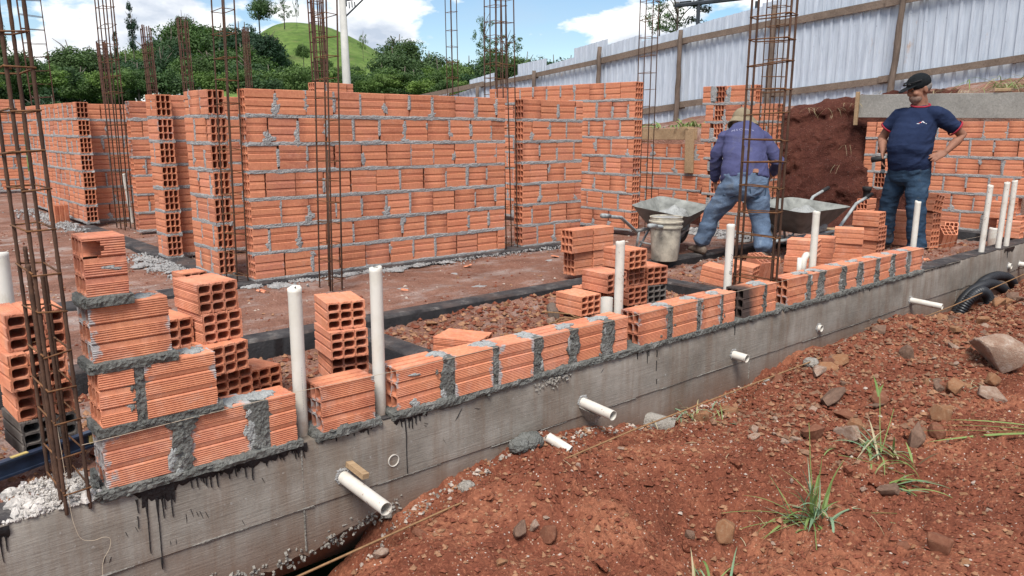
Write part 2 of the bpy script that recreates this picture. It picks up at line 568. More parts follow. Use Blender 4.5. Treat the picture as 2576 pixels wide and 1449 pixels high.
# ------------------------------------------------------------------ hollow bricks
BL, BT, BH = 0.24, 0.135, 0.19
def side_profile(length, hi, nband=3):
    """points along one side: (s, inward depth); three combed bands parted by smooth sunk strips"""
    pts = [(0.0, 0.0)]
    p = length / nband
    for b in range(nband):
        s0 = b * p
        a0 = s0 + (0.005 if b == 0 else p * 0.33)
        a1 = s0 + p * (0.93 if b < nband - 1 else 1) - (0.005 if b == nband - 1 else 0)
        if b > 0:
            pts += [(s0 + p * 0.02, 0.0080), (s0 + p * .07, 0.0040), (s0 + p * .29, 0.0022), (a0, 0.0)]
        else:
            pts.append((a0, 0.0))
        if hi:
            n = max(3, int(round((a1 - a0) / 0.0072)))
            for i in range(n):
                pts.append((a0 + (a1 - a0) * (i + 0.3) / n, 0.0019))
                pts.append((a0 + (a1 - a0) * (i + 0.8) / n, 0.0))
        else:
            pts.append((a1, 0.0))
        if b < nband - 1:
            pts += [(s0 + p * 0.965, 0.0016)]
    pts.append((length, 0.0))
    return pts
def profile_loop(T, H, hi):
    loop = []
    c = 0.005
    def side(origin, d, nrm, length):
        for i, (s, dep) in enumerate(side_profile(length, hi)):
            if s < c or s > length - c:
                continue
            loop.append((origin[0] + d[0] * s + nrm[0] * dep, origin[1] + d[1] * s + nrm[1] * dep))
    side((-T / 2, 0), (1, 0), (0, 1), T)
    loop.append((T / 2 - 0.0015, 0.0015))
    side((T / 2, 0), (0, 1), (-1, 0), H)
    loop.append((T / 2 - 0.0015, H - 0.0015))
    side((T / 2, H), (-1, 0), (0, -1), T)
    loop.append((-T / 2 + 0.0015, H - 0.0015))
    side((-T / 2, H), (0, -1), (1, 0), H)
    loop.append((-T / 2 + 0.0015, 0.0015))
    return loop
def hole_loop(cx, cz, w, h, r):
    out = []
    for sx, sz, a0 in ((1, 1, 0), (-1, 1, 90), (-1, -1, 180), (1, -1, 270)):
        for a in (a0 + 8, a0 + 45, a0 + 82):
            out.append((cx + sx * (w / 2 - r) + r * math.cos(R(a)), cz + sz * (h / 2 - r) + r * math.sin(R(a))))
    return out
def brick_mesh(name, L=BL, T=BT, H=BH, hi=False, seed=0, jit=0.0012, nx=3, nz=3, broken=False):
    rr = random.Random(seed)
    loop = profile_loop(T, H, hi)
    wall, web = 0.0095, 0.0075
    cw = (T - 2 * wall - (nx - 1) * web) / nx
    ch = (H - 2 * wall - (nz - 1) * web) / nz
    holes = []
    for i in range(nx):
        for j in range(nz):
            holes.append(hole_loop(-T / 2 + wall + cw / 2 + i * (cw + web), wall + ch / 2 + j * (ch + web), cw, ch, min(cw, ch) * 0.3))
    if nx == 3 and nz == 3:   # tiny voids at the web crossings
        for i in (0, 1):
            for j in (0, 1):
                cx_, cz_ = -T / 2 + wall + (i + 1) * (cw + web) - web / 2, wall + (j + 1) * (ch + web) - web / 2
                holes.append([(cx_ + 0.004 * math.cos(k * 1.571 + .78), cz_ + 0.004 * math.sin(k * 1.571 + .78)) for k in range(4)])
    V, F = [], []
    segs = 12 if broken else 1
    xs = [-L / 2 + L * i / segs for i in range(segs + 1)]
    allloops = [loop] + holes
    offs = []
    for lp in allloops:
        st = len(V)
        offs.append(st)
        for x in xs:
            for (t, z) in lp:
                V.append((x + rr.uniform(-jit, jit) * (1 if abs(abs(x) - L / 2) < 1e-6 else 0), t, z))
        n = len(lp)
        for s in range(segs):
            for k in range(n):
                k2 = (k + 1) % n
                a, b = st + s * n + k, st + s * n + k2
                c, d = st + (s + 1) * n + k2, st + (s + 1) * n + k
                if broken:
                    tx = (lp[k][0] + lp[k2][0]) / 2
                    tz = (lp[k][1] + lp[k2][1]) / 2
                    xm = (xs[s] + xs[s + 1]) / 2
                    lim = -L / 2 + 0.062 - abs(tz - H + 0.037) * 0.75 + rr.uniform(-0.004, 0.004)
                    if tx < -T / 2 + 0.016 and tz > H - 0.068 and tz < H - 0.011 and xm < lim:
                        continue
                F.append((a, b, c, d) if lp is loop else (d, c, b, a))
    if broken:  # lip that closes the shell thickness around the hole
        pass
    pl = [[Vector((t, z, 0)) for t, z in lp] for lp in allloops]
    tri = tessellate_polygon(pl)
    flat = [q for lp in pl for q in lp]
    idx0, idx1 = [], []
    for lp, st in zip(allloops, offs):
        n = len(lp)
        idx0 += [st + k for k in range(n)]
        idx1 += [st + segs * n + k for k in range(n)]
    for t in tri:
        a, b, c = t
        ar = (flat[b] - flat[a]).cross(flat[c] - flat[a]).z
        if abs(ar) < 1e-12:
            continue
        if ar < 0:
            b, c = c, b
        # (t,z)->(y,z): +area is counter-clockwise seen from +X
        F.append((idx1[a], idx1[b], idx1[c]))
        F.append((idx0[a], idx0[c], idx0[b]))
    me = mesh(name, V, F)
    return me
BM = {}
def brick_data(kind, mat, var=0):
    key = (kind, mat, var)
    if key not in BM:
        base = (kind, var)
        if base not in BM:
            BM[base] = {
                'hi': lambda: brick_mesh('brick', hi=True, seed=var, jit=0.0018),
                'hihalf': lambda: brick_mesh('brick', L=0.12, hi=True, seed=40 + var, jit=0.0018),
                'mid': lambda: brick_mesh('brick', seed=80 + var),
                'midhalf': lambda: brick_mesh('brick', L=0.12, seed=120 + var),
                'head': lambda: brick_mesh('brick', seed=160 + var, jit=0.002),
                'broken': lambda: brick_mesh('brick', L=0.125, hi=True, seed=5, broken=True),
                'flat2': lambda: brick_mesh('brick', L=0.19, T=0.12, H=0.13, hi=True, seed=3, nx=2, nz=3),
            }[kind]()
        me = BM[base].copy()
        me.materials.clear()
        me.materials.append(M[mat])
        BM[key] = me
    return BM[key]

# ------------------------------------------------------------------ mortar
def strip(mb, p0, e, up, out, length, h, lip=0.009, proud=0.006, step=0.02, seed=0, back=0.03):
    """lumpy strip of mortar: runs along e from p0, 'out' points out of the wall, h is its width along up"""
    r = random.Random(seed)
    p0, e, up, out = Vector(p0), Vector(e), Vector(up), Vector(out)
    n = max(2, int(length / step))
    base = len(mb.v)
    l1 = l2 = lip * .8
    pr = [proud * .8] * 3
    for i in range(n + 1):
        s = length * i / n
        big = 1.0 + 1.3 * max(0.0, math.sin(s * 31 + seed) * math.sin(s * 13.7 + seed * 2.1))
        l1 = 0.72 * l1 + 0.28 * (r.random() ** 1.7) * lip * 2.4 * big
        l2 = 0.72 * l2 + 0.28 * (r.random() ** 1.7) * lip * 2.4 * big
        pr = [.65 * q + .35 * proud * r.uniform(.1, 1.5) * (.6 + .5 * big) for q in pr]
        row = [(-back, -h / 2 - l1 - 0.001), (0.0012, -h / 2 - l1), (pr[0] * 0.8, -h / 2 - l1 * 0.35), (pr[1], r.uniform(-.2, .2) * h), (pr[2] * 0.8, h / 2 + l2 * 0.35), (0.0012, h / 2 + l2), (-back, h / 2 + l2 + 0.001)]
        for (o, u) in row:
            p = p0 + e * (s + r.uniform(-.2, .2) * step) + out * o + up * u
            mb.v.append(tuple(p))
    m = 7
    for i in range(n):
        for k in range(m - 1):
            mb.f.append((base + i * m + k, base + (i + 1) * m + k, base + (i + 1) * m + k + 1, base + i * m + k + 1))
    mb.f.append(tuple(base + k for k in range(m)))
    mb.f.append(tuple(base + n * m + k for k in reversed(range(m))))
def splat(mb, c, u, v, nrm, ru, rv, th=0.008, seed=0, n=14):
    """irregular dab of mortar on a face"""
    r = random.Random(seed)
    c, u, v, nrm = Vector(c), Vector(u), Vector(v), Vector(nrm)
    b = len(mb.v)
    mb.v.append(tuple(c + nrm * th))
    ph = r.random() * 6
    for ring, (rad, hh) in enumerate(((0.5, 0.85), (0.85, 0.5), (1.0, -0.15))):
        for k in range(n):
            a = 2 * math.pi * k / n
            q = rad * (0.72 + 0.2 * math.sin(2 * a + ph) + 0.15 * math.sin(5 * a + 2 * ph) + r.uniform(-.13, .13))
            mb.v.append(tuple(c + u * (q * ru * math.cos(a)) + v * (q * rv * math.sin(a)) + nrm * (th * hh * r.uniform(0.6, 1.25) if hh > 0 else th * hh)))
    for k in range(n):
        k2 = (k + 1) % n
        mb.f.append((b, b + 1 + k, b + 1 + k2))
        for ring in (0, 1):
            a0, a1 = b + 1 + ring * n, b + 1 + (ring + 1) * n
            mb.f.append((a0 + k, a1 + k, a1 + k2, a0 + k2))

EX, EY, EZ = Vector((1, 0, 0)), Vector((0, 1, 0)), Vector((0, 0, 1))
NB = [0]
def put_brick(parent, s0, s1, z, mat, y0=0.0, header=False, hi=False, wob=1.0, kind=None):
    """one laid brick in wall coordinates (x along the wall, y into it)"""
    NB[0] += 1
    r = random.Random(NB[0] * 31 + 5)
    L = s1 - s0
    if header:
        o = link('brick', brick_data('head', mat, NB[0] % 3), parent, ((s0 + s1) / 2, y0 + BL / 2, z), (0, 0, R(90)))
        o.scale = (1, L / BT, 1)
    else:
        if kind is None:
            kind = ('hi' if hi else 'mid') + ('half' if L < 0.16 else '')
        ref = {'hi': .24, 'mid': .24, 'hihalf': .12, 'midhalf': .12, 'broken': .125}[kind]
        flip = r.random() < 0.5 and kind != 'broken'
        o = link('brick', brick_data(kind, mat, NB[0] % 3), parent, ((s0 + s1) / 2 + r.uniform(-.001, .001), y0 + BT / 2 + r.uniform(-.006, .004) * wob, z + r.uniform(-.0015, .0015) * wob),
                 (R(r.uniform(-.5, .5)) * wob, R(r.uniform(-.35, .35)) * wob, R(r.uniform(-.7, .7)) * wob + (math.pi if flip else 0)))
        o.scale = (L / ref, 1, 1)
    return o
PITCH = 0.2105
def running(s0, s1, first, r, bl=0.235, jn=0.011):
    """brick intervals from s0 to s1, the first one `first` long"""
    out, s, L = [], s0, first
    while s < s1 - 0.03:
        e = min(s + L + r.uniform(-.004, .004), s1)
        if s1 - e < 0.05:
            e = s1
        out.append((s, e))
        s = e + jn + r.uniform(-.004, .006)
        L = bl
    return out
def brick_wall(label, origin, rot, length, ncourse, base=0.02, first=(0.235, 0.12), s_start=None, s_end=None, mat='brick_laid',
               header_at=(), seed=0, both=True, fill=0.62, smears=1.0, mortar='mortar', z0=None, skip=None):
    """hollow brick wall; local x runs along it, local -y is the face towards the camera"""
    w = thing('brick_wall', label, 'brick wall', origin, (0, 0, rot))
    r = random.Random(seed)
    mo = MB()
    zb = base
    for k in range(ncourse):
        z = zb + k * PITCH
        a = 0.0 if s_start is None else s_start(k)
        b = length if s_end is None else s_end(k)
        iv = running(a, b, first[k % len(first)], r)
        heads = [h for (h, par) in header_at if par is None or k % 2 == par]
        spans = []
        for (s, e) in iv:
            segs = [(s, e)]
            for h in heads:
                nxt = []
                for (p, q) in segs:
                    if q <= h - 0.01 or p >= h + BT + 0.01:
                        nxt.append((p, q))
                    else:
                        if h - 0.012 - p > 0.04:
                            nxt.append((p, h - 0.012))
                        if q - (h + BT + 0.012) > 0.04:
                            nxt.append((h + BT + 0.012, q))
                segs = nxt
            spans += segs
        if skip:
            spans = [q for q in spans if not skip(k, q[0], q[1])]
        for (s, e) in spans:
            put_brick(w, s, e, z, mat)
        for h in heads:
            put_brick(w, h, h + BT, z, mat, header=True)
            spans.append((h, h + BT))
        spans.sort()
        # bed joint under the course
        mo.box(((a + b) / 2, BT / 2, z - 0.0105), (b - a - 0.004, BT - 0.012, 0.0215))
        strip(mo, (a, 0, z - 0.0105), EX, EZ, -EY, b - a, 0.019, 0.0065, 0.005, 0.022, r.randrange(9999))
        if both:
            strip(mo, (a, BT, z - 0.0105), EX, EZ, EY, b - a, 0.019, 0.006, 0.005, 0.05, r.randrange(9999))
        # upright joints: some full, some left open
        for (p, q) in zip(spans, spans[1:]):
            g = (p[1] + q[0]) / 2
            gap = q[0] - p[1]
            if gap > 0.06:
                continue
            if r.random() < fill:
                hh = BH * r.uniform(0.55, 1.0)
                zz = z + r.uniform(0, BH - hh)
                strip(mo, (g, 0, zz), EZ, EX, -EY, hh, max(gap, 0.010), 0.0055 * (1 + 1.2 * (r.random() < .25)), 0.005, 0.022, r.randrange(9999), back=0.05)
            if r.random() < 0.26 * smears:
                splat(mo, (g + r.uniform(-.02, .02), 0.001, z + r.uniform(.03, .16)), EX, EZ, -EY, r.uniform(.02, .05), r.uniform(.03, .08), 0.006, r.randrange(9999))
            if r.random() < 0.09 * smears:
                splat(mo, (g, 0.001, z + r.uniform(.0, .05)), EX, EZ, -EY, r.uniform(.05, .075), r.uniform(.05, .07), 0.008, r.randrange(9999))
    stuff(mo.build('mortar', M[mortar], w))
    return w

# the wall being started on the front foundation (bricks laid one by one)
def front_wall():
    w = thing('brick_wall', 'freshly started low brick wall on the front concrete beam, stepped up at its left end', 'brick wall', (0, 2.65, 0))
    mo, dry = MB(), MB()
    z = [0.018 + 0.214 * k for k in range(4)]
    rows = [
        (0, [(0.595, 0.832), (0.846, 1.088), (1.150, 1.256)]),
        (1, [(0.594, 0.700), (0.735, 0.968)]),
        (2, [(0.590, 0.830)]),
        (0, [(1.364, 1.600), (1.712, 1.954), (2.010, 2.226), (2.262, 2.475), (2.524, 2.752), (2.768, 2.994), (3.050, 3.176), (3.266, 3.510), (3.560, 3.788), (3.830, 4.030), (4.056, 4.178),
             (4.268, 4.508), (4.548, 4.658), (4.818, 5.072), (5.112, 5.235), (5.305, 5.575), (5.625, 5.850), (5.895, 6.135), (6.178, 6.418), (6.462, 6.705), (6.755, 7.02)])]
    r = random.Random(3)
    for k, spans in rows:
        for i, (a, b) in enumerate(spans):
            mat = 'brick_row'
            if abs(a - 4.268) < .01:
                mat = 'brick_scorched'
            put_brick(w, a, b, z[k], mat, hi=True, wob=1.6)
        for (p, q) in zip(spans, spans[1:]):
            gap = q[0] - p[1]
            if gap > 0.07 or (abs(p[1] - 4.658) < 0.01):
                continue
            g = (p[1] + q[0]) / 2
            strip(mo, (g, 0.002, z[k] - 0.004), EZ, EX, -EY, BH, max(gap * .6, 0.010), 0.026, 0.005, 0.012, r.randrange(9999), back=0.1)
            mo.box((g, BT / 2, z[k] + BH / 2 - 0.006), (gap + 0.004, BT - 0.03, BH - 0.01))
            for q in range(6):
                splat(mo, (g + r.gauss(0, gap * .35 + .006), 0.0, z[k] + r.uniform(0, BH)), EX, EZ, -EY, r.uniform(.007, .018), r.uniform(.008, .022), r.uniform(.006, .013), r.randrange(9999), 11)
            # mortar dragged over the top of the joint
            splat(dry, (g + r.uniform(-.03, .01), BT * 0.5, z[k] + BH - 0.001), EX, EY, EZ, r.uniform(.05, .085), r.uniform(.045, .06), 0.012, r.randrange(9999), 18)
            splat(dry, (g - r.uniform(.02, .06), BT * r.uniform(.25, .7), z[k] + BH - 0.001), EX, EY, EZ, r.uniform(.03, .06), .03, 0.008, r.randrange(9999), 16)
            for side in (-1, 1, -1):
                if r.random() < 0.7:
                    splat(dry, (g + side * r.uniform(.022, .04), 0.0015, z[k] + r.uniform(.02, .15)), EX, EZ, -EY, r.uniform(.012, .032), r.uniform(.02, .06), 0.004, r.randrange(9999), 16)
            if r.random() < 0.7:
                splat(mo, (g + r.uniform(-.012, .012), 0.0015, z[k] + r.uniform(.05, .14)), EX, EZ, -EY, r.uniform(.022, .034), r.uniform(.03, .055), 0.009, r.randrange(9999), 18)
    # the broken brick on top of the step
    put_brick(w, 0.592, 0.714, z[3], 'brick_row', kind='broken', wob=0.5)
    # bed joints
    def bed(a, b, zz, h, lip=0.008, proud=0.008):
        strip(mo, (a, 0.0, zz), EX, EZ, -EY, b - a, h, lip, proud, 0.012, r.randrange(9999), back=0.12)
        strip(mo, (a, BT, zz), EX, EZ, EY, b - a, h, lip, proud, 0.03, r.randrange(9999), back=0.03)
        strip(mo, (a, BT, zz), -EY, EZ, -EX, BT, h, lip, proud, 0.012, r.randrange(9999), back=0.05)
        for q in range(int((b - a) / .028)):
            splat(mo, (r.uniform(a, b), -.002, zz + r.gauss(0, h * .3)), EX, EZ, -EY, r.uniform(.008, .024), r.uniform(.006, .014), r.uniform(.007, .015), r.randrange(9999), 11)
    bed(0.575, 1.275, 0.006, 0.022, 0.006, 0.014)
    bed(1.345, 1.625, 0.006, 0.022, 0.008, 0.014)
    bed(1.690, 3.235, 0.006, 0.022, 0.008, 0.012)
    bed(3.240, 4.74, 0.006, 0.022, 0.008, 0.012)
    bed(4.79, 7.05, 0.004, 0.024, 0.008, 0.012)
    bed(0.585, 0.985, z[1] - 0.012, 0.026, 0.004, 0.006)
    bed(0.585, 0.845, z[2] - 0.014, 0.028, 0.004, 0.012)
    bed(0.585, 0.725, z[3] - 0.014, 0.028, 0.003, 0.010)
    # fillet of mortar at the foot of the first brick
    for i in range(9):
        splat(mo, (0.57 + 0.03 * i, -0.004, 0.004 + r.uniform(0, .008)), EX, (EZ + -EY * .4).normalized(), (-EY + EZ * .6).normalized(), .035, .02, 0.012, i)
    splat(mo, (0.572, 0.05, 0.05), EY, EZ, -EX, 0.05, 0.05, 0.016, 77)
    # pale, half dry mortar spread on the tops of the steps
    for (cx_, zz, ru) in ((0.765, z[2] + BH, 0.055), (0.895, z[1] + BH, 0.05), (0.93, z[1] + BH, 0.035), (1.03, z[0] + BH, 0.055), (1.09, z[0] + BH, 0.05), (1.12, z[0] + BH, .04), (1.17, z[0] + BH, .045)):
        splat(dry, (cx_, BT * 0.45, zz - 0.001), EX, EY, EZ, ru, 0.055, 0.009, int(cx_ * 1000), 18)
    for (cx_, zz, ru, rv) in ((0.80, 0.07, .018, .05), (0.825, 0.03, .02, .05), (1.07, 0.10, .018, .045), (1.075, 0.17, .015, .02), (0.69, 0.245, .02, .05), (0.685, .31, .015, .04), (0.67, z[3] + .09, .045, .012), (1.20, .18, .02, .012), (1.235, .1, .008, .008),
                              (1.80, 0.035, .035, .03), (1.80, .165, .04, .008), (2.05, .05, .02, .04), (2.46, .06, .02, .05), (3.47, .05, .02, .03)):
        splat(dry, (cx_, 0.001, zz), EX, EZ, -EY, ru, rv, 0.004, int(cx_ * 1000) + 3, 18)
    stuff(mo.build('mortar', M['mortar_wet'], w))
    d = stuff(dry.build('mortar_smear', M['mortar_half'], w))
    return w
front_wall()

WX = dict(rot=0.0)
WY = dict(rot=-math.pi / 2)
# long middle wall and its short continuation past the column gap
brick_wall('long chest-high brick wall of seven courses in the middle of the site', (2.50, 5.85, 0), 0.0, 2.57, 7, first=(0.235, 0.125, 0.235, 0.115, 0.235, 0.16, 0.235), seed=2)
brick_wall('short brick wall continuing the long wall after the rebar gap', (5.34, 5.88, 0), 0.0, 0.84, 7, first=(0.20, 0.12, 0.235, 0.09, 0.22, 0.11, 0.235), seed=3)
# eight-course wall behind, running away
brick_wall('tall eight-course brick wall running back behind the short wall', (7.05, 8.45, 0), -math.pi / 2, 2.55, 8, base=0.05, seed=4, first=(0.235, 0.12), fill=0.7)
brick_wall('low brick retaining wall under a tan form board against the red bank', (9.0, 7.9, -0.06), -math.pi / 2, 2.2, 5, seed=5, base=0.02, fill=0.9, first=(0.235, 0.12), smears=1.4)
brick_wall('toothed brick wall with a pillar of open brick ends behind the bending man', (8.05, 5.70, 0), -math.pi / 2, 1.30, 8, base=0.02, seed=6, header_at=((0.17, None),), fill=0.9,
           s_end=lambda k: 0.98 if k < 7 else 0.70, s_start=lambda k: 0.0 if k in (1, 3, 5, 7) else 0.05, smears=1.3)
brick_wall('brick retaining wall under the grey board behind the standing man', (10.2, 4.70, 0), -math.pi / 2, 1.86, 6, base=0.05, seed=7, fill=0.85, header_at=((0.155, 0),), first=(0.235, 0.12),
           s_end=lambda k: 1.80 if k % 2 else 1.86)
# left part
brick_wall('narrow brick wall end with stacked open holes left of the long wall', (2.37, 6.76, 0), -math.pi / 2, 0.52, 7, seed=8, first=(0.12, 0.2))
brick_wall('short brick pier with open brick ends two walls left of the long wall', (2.37, 7.72, 0), -math.pi / 2, 0.27, 7, seed=9, first=(0.12, 0.26))
brick_wall('brick wall running right behind the open-ended brick pier', (2.52, 7.56, 0), 0.0, 0.95, 7, seed=10, first=(0.14, 0.235))
brick_wall('far brick wall seen through the gap right of the tall rebar cage', (2.76, 9.60, 0), 0.0, 1.3, 7, seed=11, first=(0.235, 0.12))
brick_wall('far brick wall standing behind the tall rebar cage on the left', (2.66, 11.1, 0), 0.0, 1.2, 7, seed=12, first=(0.18, 0.235))
brick_wall('long brick wall receding to the left with open holes at its near end', (2.50, 13.9, 0), -math.pi / 2, 3.1, 7, seed=13, first=(0.235, 0.12), fill=0.9, smears=1.5, base=0.03)
brick_wall('most distant brick wall at the left edge of the site', (0.9, 17.4, 0), 0.0, 2.2, 8, seed=14, first=(0.235, 0.12), fill=0.9)
brick_wall('brick wall end peeking just over the top of the long wall', (4.0, 7.60, -.035), 0.0, 0.45, 8, seed=15, first=(0.235, 0.12), fill=0.6)
# ------------------------------------------------------------------ ground
FY = 2.65
T_contact = ([-2, 0.5, 0.95, 1.3, 1.55, 1.68, 2.13, 2.43, 2.88, 3.4, 4.39, 4.97, 5.72, 6.5, 7.6, 9, 12, 16], [-.62, -.66, -.72, -.74, -.56, -.42, -.345, -.295, -.36, -.43, -.455, -.37, -.36, -.42, -.46, -.48, -.3, -.1])
T_crest = ([-2, 0.6, 1.0, 1.36, 1.7, 2.05, 2.4, 2.8, 3.3, 4.4, 4.9, 5.3, 5.7, 6.1, 6.5, 6.9, 7.2, 7.6, 8.3, 12, 16], [-.5, -.52, -.46, -.39, -.315, -.255, -.275, -.35, -.37, -.37, -.31, -.20, -.18, -.19, -.31, -.36, -.37, -.40, -.30, -.05, .2])
T_mid = ([-2, 0.5, 2, 3, 4, 5, 6, 7, 8, 12, 16], [-.46, -.44, -.385, -.38, -.37, -.335, -.29, -.24, -.18, .05, .3])
BANK_X = ([-6, 2.6, 4.6, 5.2, 5.7, 7.9, 9, 14, 20, 26], [10.75, 10.45, 10.42, 9.7, 9.22, 9.22, 9.5, 10.6, 12, 13])
BANK_H = ([-9, 2.9, 4.6, 5.3, 6.0, 7.5, 12, 20, 26], [1.95, 1.66, 1.62, 1.50, 1.22, 1.19, .6, .1, 0])
FENCE_X = 14.0
FENCE_Z = ([-8, 4, 6, 10.3, 12.6, 15, 18, 25], [3.0, 2.0, 1.81, 1.40, 1.15, .85, .52, 0.1])
def front_h(x, y):
    x = np.asarray(x, float); y = np.asarray(y, float)
    zc = np.interp(x, *T_contact); zr = np.interp(x, *T_crest); zm = np.interp(x, *T_mid)
    t = sstep(0, 1, (2.60 - y) / 0.30)
    a = zc * (1 - t) + zr * t
    t2 = np.clip((2.30 - y) / 0.8, 0, 1)
    h = np.where(y > 2.30, a, zr * (1 - t2) + zm * t2)
    h = h + 0.06 * np.exp(-(((x - 2.10) / .20) ** 2 + ((y - 2.20) / .11) ** 2)) - 0.075 * np.exp(-(((x - 1.95) / .20) ** 2 + ((y - 1.98) / .10) ** 2)) - .05 * np.exp(-(((x - 2.55) / .3) ** 2 + ((y - 1.75) / .14) ** 2))
    damp = 1 - .65 * sstep(5.0, 6.5, x)
    h = h + damp * 0.085 * fbm(x, y, 1.6, 3) + (.4 + .6 * damp) * 0.055 * fbm(x, y, 4.6, 4, 0.6, 1)
    cl = np.abs(fbm(x, y, 19, 3, 0.6, 2))
    rg = sstep(-.25, .35, fbm(x, y, 1.3, 3, .5, 6))
    h = h + (0.012 + .026 * rg) * (0.35 - cl) + (.006 + .014 * rg) * fbm(x, y, 46, 2, 0.6, 3)
    bx = np.interp(y, *BANK_X); bh = np.interp(y, *BANK_H); fz = np.interp(y, *FENCE_Z)
    k = sstep(0.0, 0.55, x - bx)
    topz = bh + (fz - bh) * np.clip((x - bx - .5) / np.maximum(FENCE_X - bx - .5, .5), 0, 2.0) + 0.06 * fbm(x, y, 1.5, 4, .55, 2) + .02 * fbm(x, y, 9, 3, .6, 5)
    return h * (1 - k) + topz * k
def inner_h(x, y):
    x = np.asarray(x, float); y = np.asarray(y, float)
    floor = -0.035 + 0.02 * fbm(x, y, 1.2, 4, .5, 1) + 0.010 * fbm(x, y, 9, 3, .6, 2)
    rough = 0.045 * fbm(x, y, 3.0, 4, .55, 3) + 0.026 * (0.3 - np.abs(fbm(x, y, 15, 3, .6, 4))) + 0.014 * fbm(x, y, 40, 2, .6, 1)
    pit1 = -0.13 + rough            # left of the cross beam
    pit2 = -0.085 + rough + 0.03 * np.sin((x - 2.4) * 1.2)
    pit3 = -0.07 + rough * 0.9
    k12 = sstep(2.30, 2.42, x); k23 = sstep(5.0, 5.2, x)
    pit = pit1 * (1 - k12) + (pit2 * (1 - k23) + pit3 * k23) * k12
    ye = np.where(x < 5.05, 4.30, 4.58)
    kf = sstep(-0.08, 0.05, y - ye)
    h = pit * (1 - kf) + floor * kf
    kr = sstep(7.9, 8.6, x) * (y > 4.3)
    h = h + kr * rough * 0.7
    # cut bank on the right
    bx = np.interp(y, *BANK_X); bh = np.interp(y, *BANK_H); fz = np.interp(y, *FENCE_Z)
    k = sstep(0.0, 0.55, x - bx)
    topz = bh + (fz - bh) * np.clip((x - bx - .5) / np.maximum(FENCE_X - bx - .5, .5), 0, 2.0) + 0.06 * fbm(x, y, 1.5, 4, .55, 2) + .02 * fbm(x, y, 9, 3, .6, 5)
    return h * (1 - k) + topz * k
def grid_mesh(name, xs, ys, fn, mat):
    X, Y = np.meshgrid(xs, ys)
    Z = fn(X, Y)
    V = np.stack([X, Y, Z], -1).reshape(-1, 3)
    nx, ny = len(xs), len(ys)
    i = np.arange(nx * ny).reshape(ny, nx)
    F = np.stack([i[:-1, :-1], i[:-1, 1:], i[1:, 1:], i[1:, :-1]], -1).reshape(-1, 4)
    return mesh(name, V, F, mat, True)
def spaced(*segs):
    out = []
    for a, b, d in segs:
        out.append(np.arange(a, b, d))
    out.append([segs[-1][1]])
    return np.concatenate(out)
structure(link('ground', grid_mesh('ground', spaced((-2.5, .6, .06), (.6, 5.2, .0125), (5.2, 9.5, .025), (9.5, 11.2, .06), (11.2, 18, .2)), spaced((-8, -1, .25), (-1, 0.2, .1), (.2, 1.0, .03), (1.0, 2.735, .0125)), front_h, M['dirt'])))
structure(link('building_floor', grid_mesh('building_floor', spaced((-2.5, 0, .08), (0, 7.5, .022), (7.5, 11, .035), (11, 18, .25)), spaced((2.715, 5.0, .022), (5, 9, .045), (9, 26, .14)), inner_h, M['dirt_floor'])))
def outer_h(x, y):
    r = np.hypot(x, y)
    return -1.6 - 5.0 * sstep(25, 120, r) + 0.8 * fbm(x, y, .02, 3)
def outer_mesh():
    a = np.concatenate([np.linspace(-40, 40, 41)])
    g = np.concatenate([-np.geomspace(3500, 45, 14), np.linspace(-40, 40, 21), np.geomspace(45, 3500, 14)])
    return grid_mesh('terrain', g, g, outer_h, M['meadow'])
M['meadow'] = simple('rough grass', (0.022, 0.045, 0.014), 0.95, 0.1, 0.5, 0.15, 0.0, 0, 'World')
structure(link('terrain', outer_mesh()))

# cut face of the bank, pushed in and out so it has clods and spade marks
def bank_face():
    n, m = 150, 90
    V = []
    ys = np.linspace(3.9, 6.3, n)
    us = np.linspace(0, 1, m)
    Yg, U = np.meshgrid(ys, us)
    bx = np.interp(Yg, *BANK_X)
    bh = np.interp(Yg, *BANK_H) + 0.06
    prof = 0.95 * U ** 1.7 - 0.34 - .10 * np.exp(-((U - .93) / .06) ** 2)
    d = 0.20 * fbm(Yg * 1.0, U * 1.6, 1.9, 3, .55, 1) + 0.13 * np.abs(fbm(Yg * 1.2, U * 1.4, 5.0, 4, .6, 2)) + 0.022 * fbm(Yg, U * 1.5, 16, 3, .6, 3) + .09 * np.abs(fbm(Yg + 3, U * 1.8, 2.6, 2, .5, 5))
    d *= np.clip(U * 8 + .2, 0, 1)
    X = bx + prof - 0.06 + d - .45 * np.clip((.20 - U) / .20, 0, 1) ** 1.5
    Z = -0.12 + (bh + 0.12) * U + 0.04 * fbm(Yg, U, 6, 3, .6, 5) * U
    Z += 0.05 * np.abs(fbm(Yg, U, 9, 2, .6, 1)) * (U > .96)
    V = np.stack([X, Yg, Z], -1).reshape(-1, 3)
    i = np.arange(n * m).reshape(m, n)
    F = np.stack([i[:-1, :-1], i[1:, :-1], i[1:, 1:], i[:-1, 1:]], -1).reshape(-1, 4)
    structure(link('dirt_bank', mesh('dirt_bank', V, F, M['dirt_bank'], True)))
bank_face()

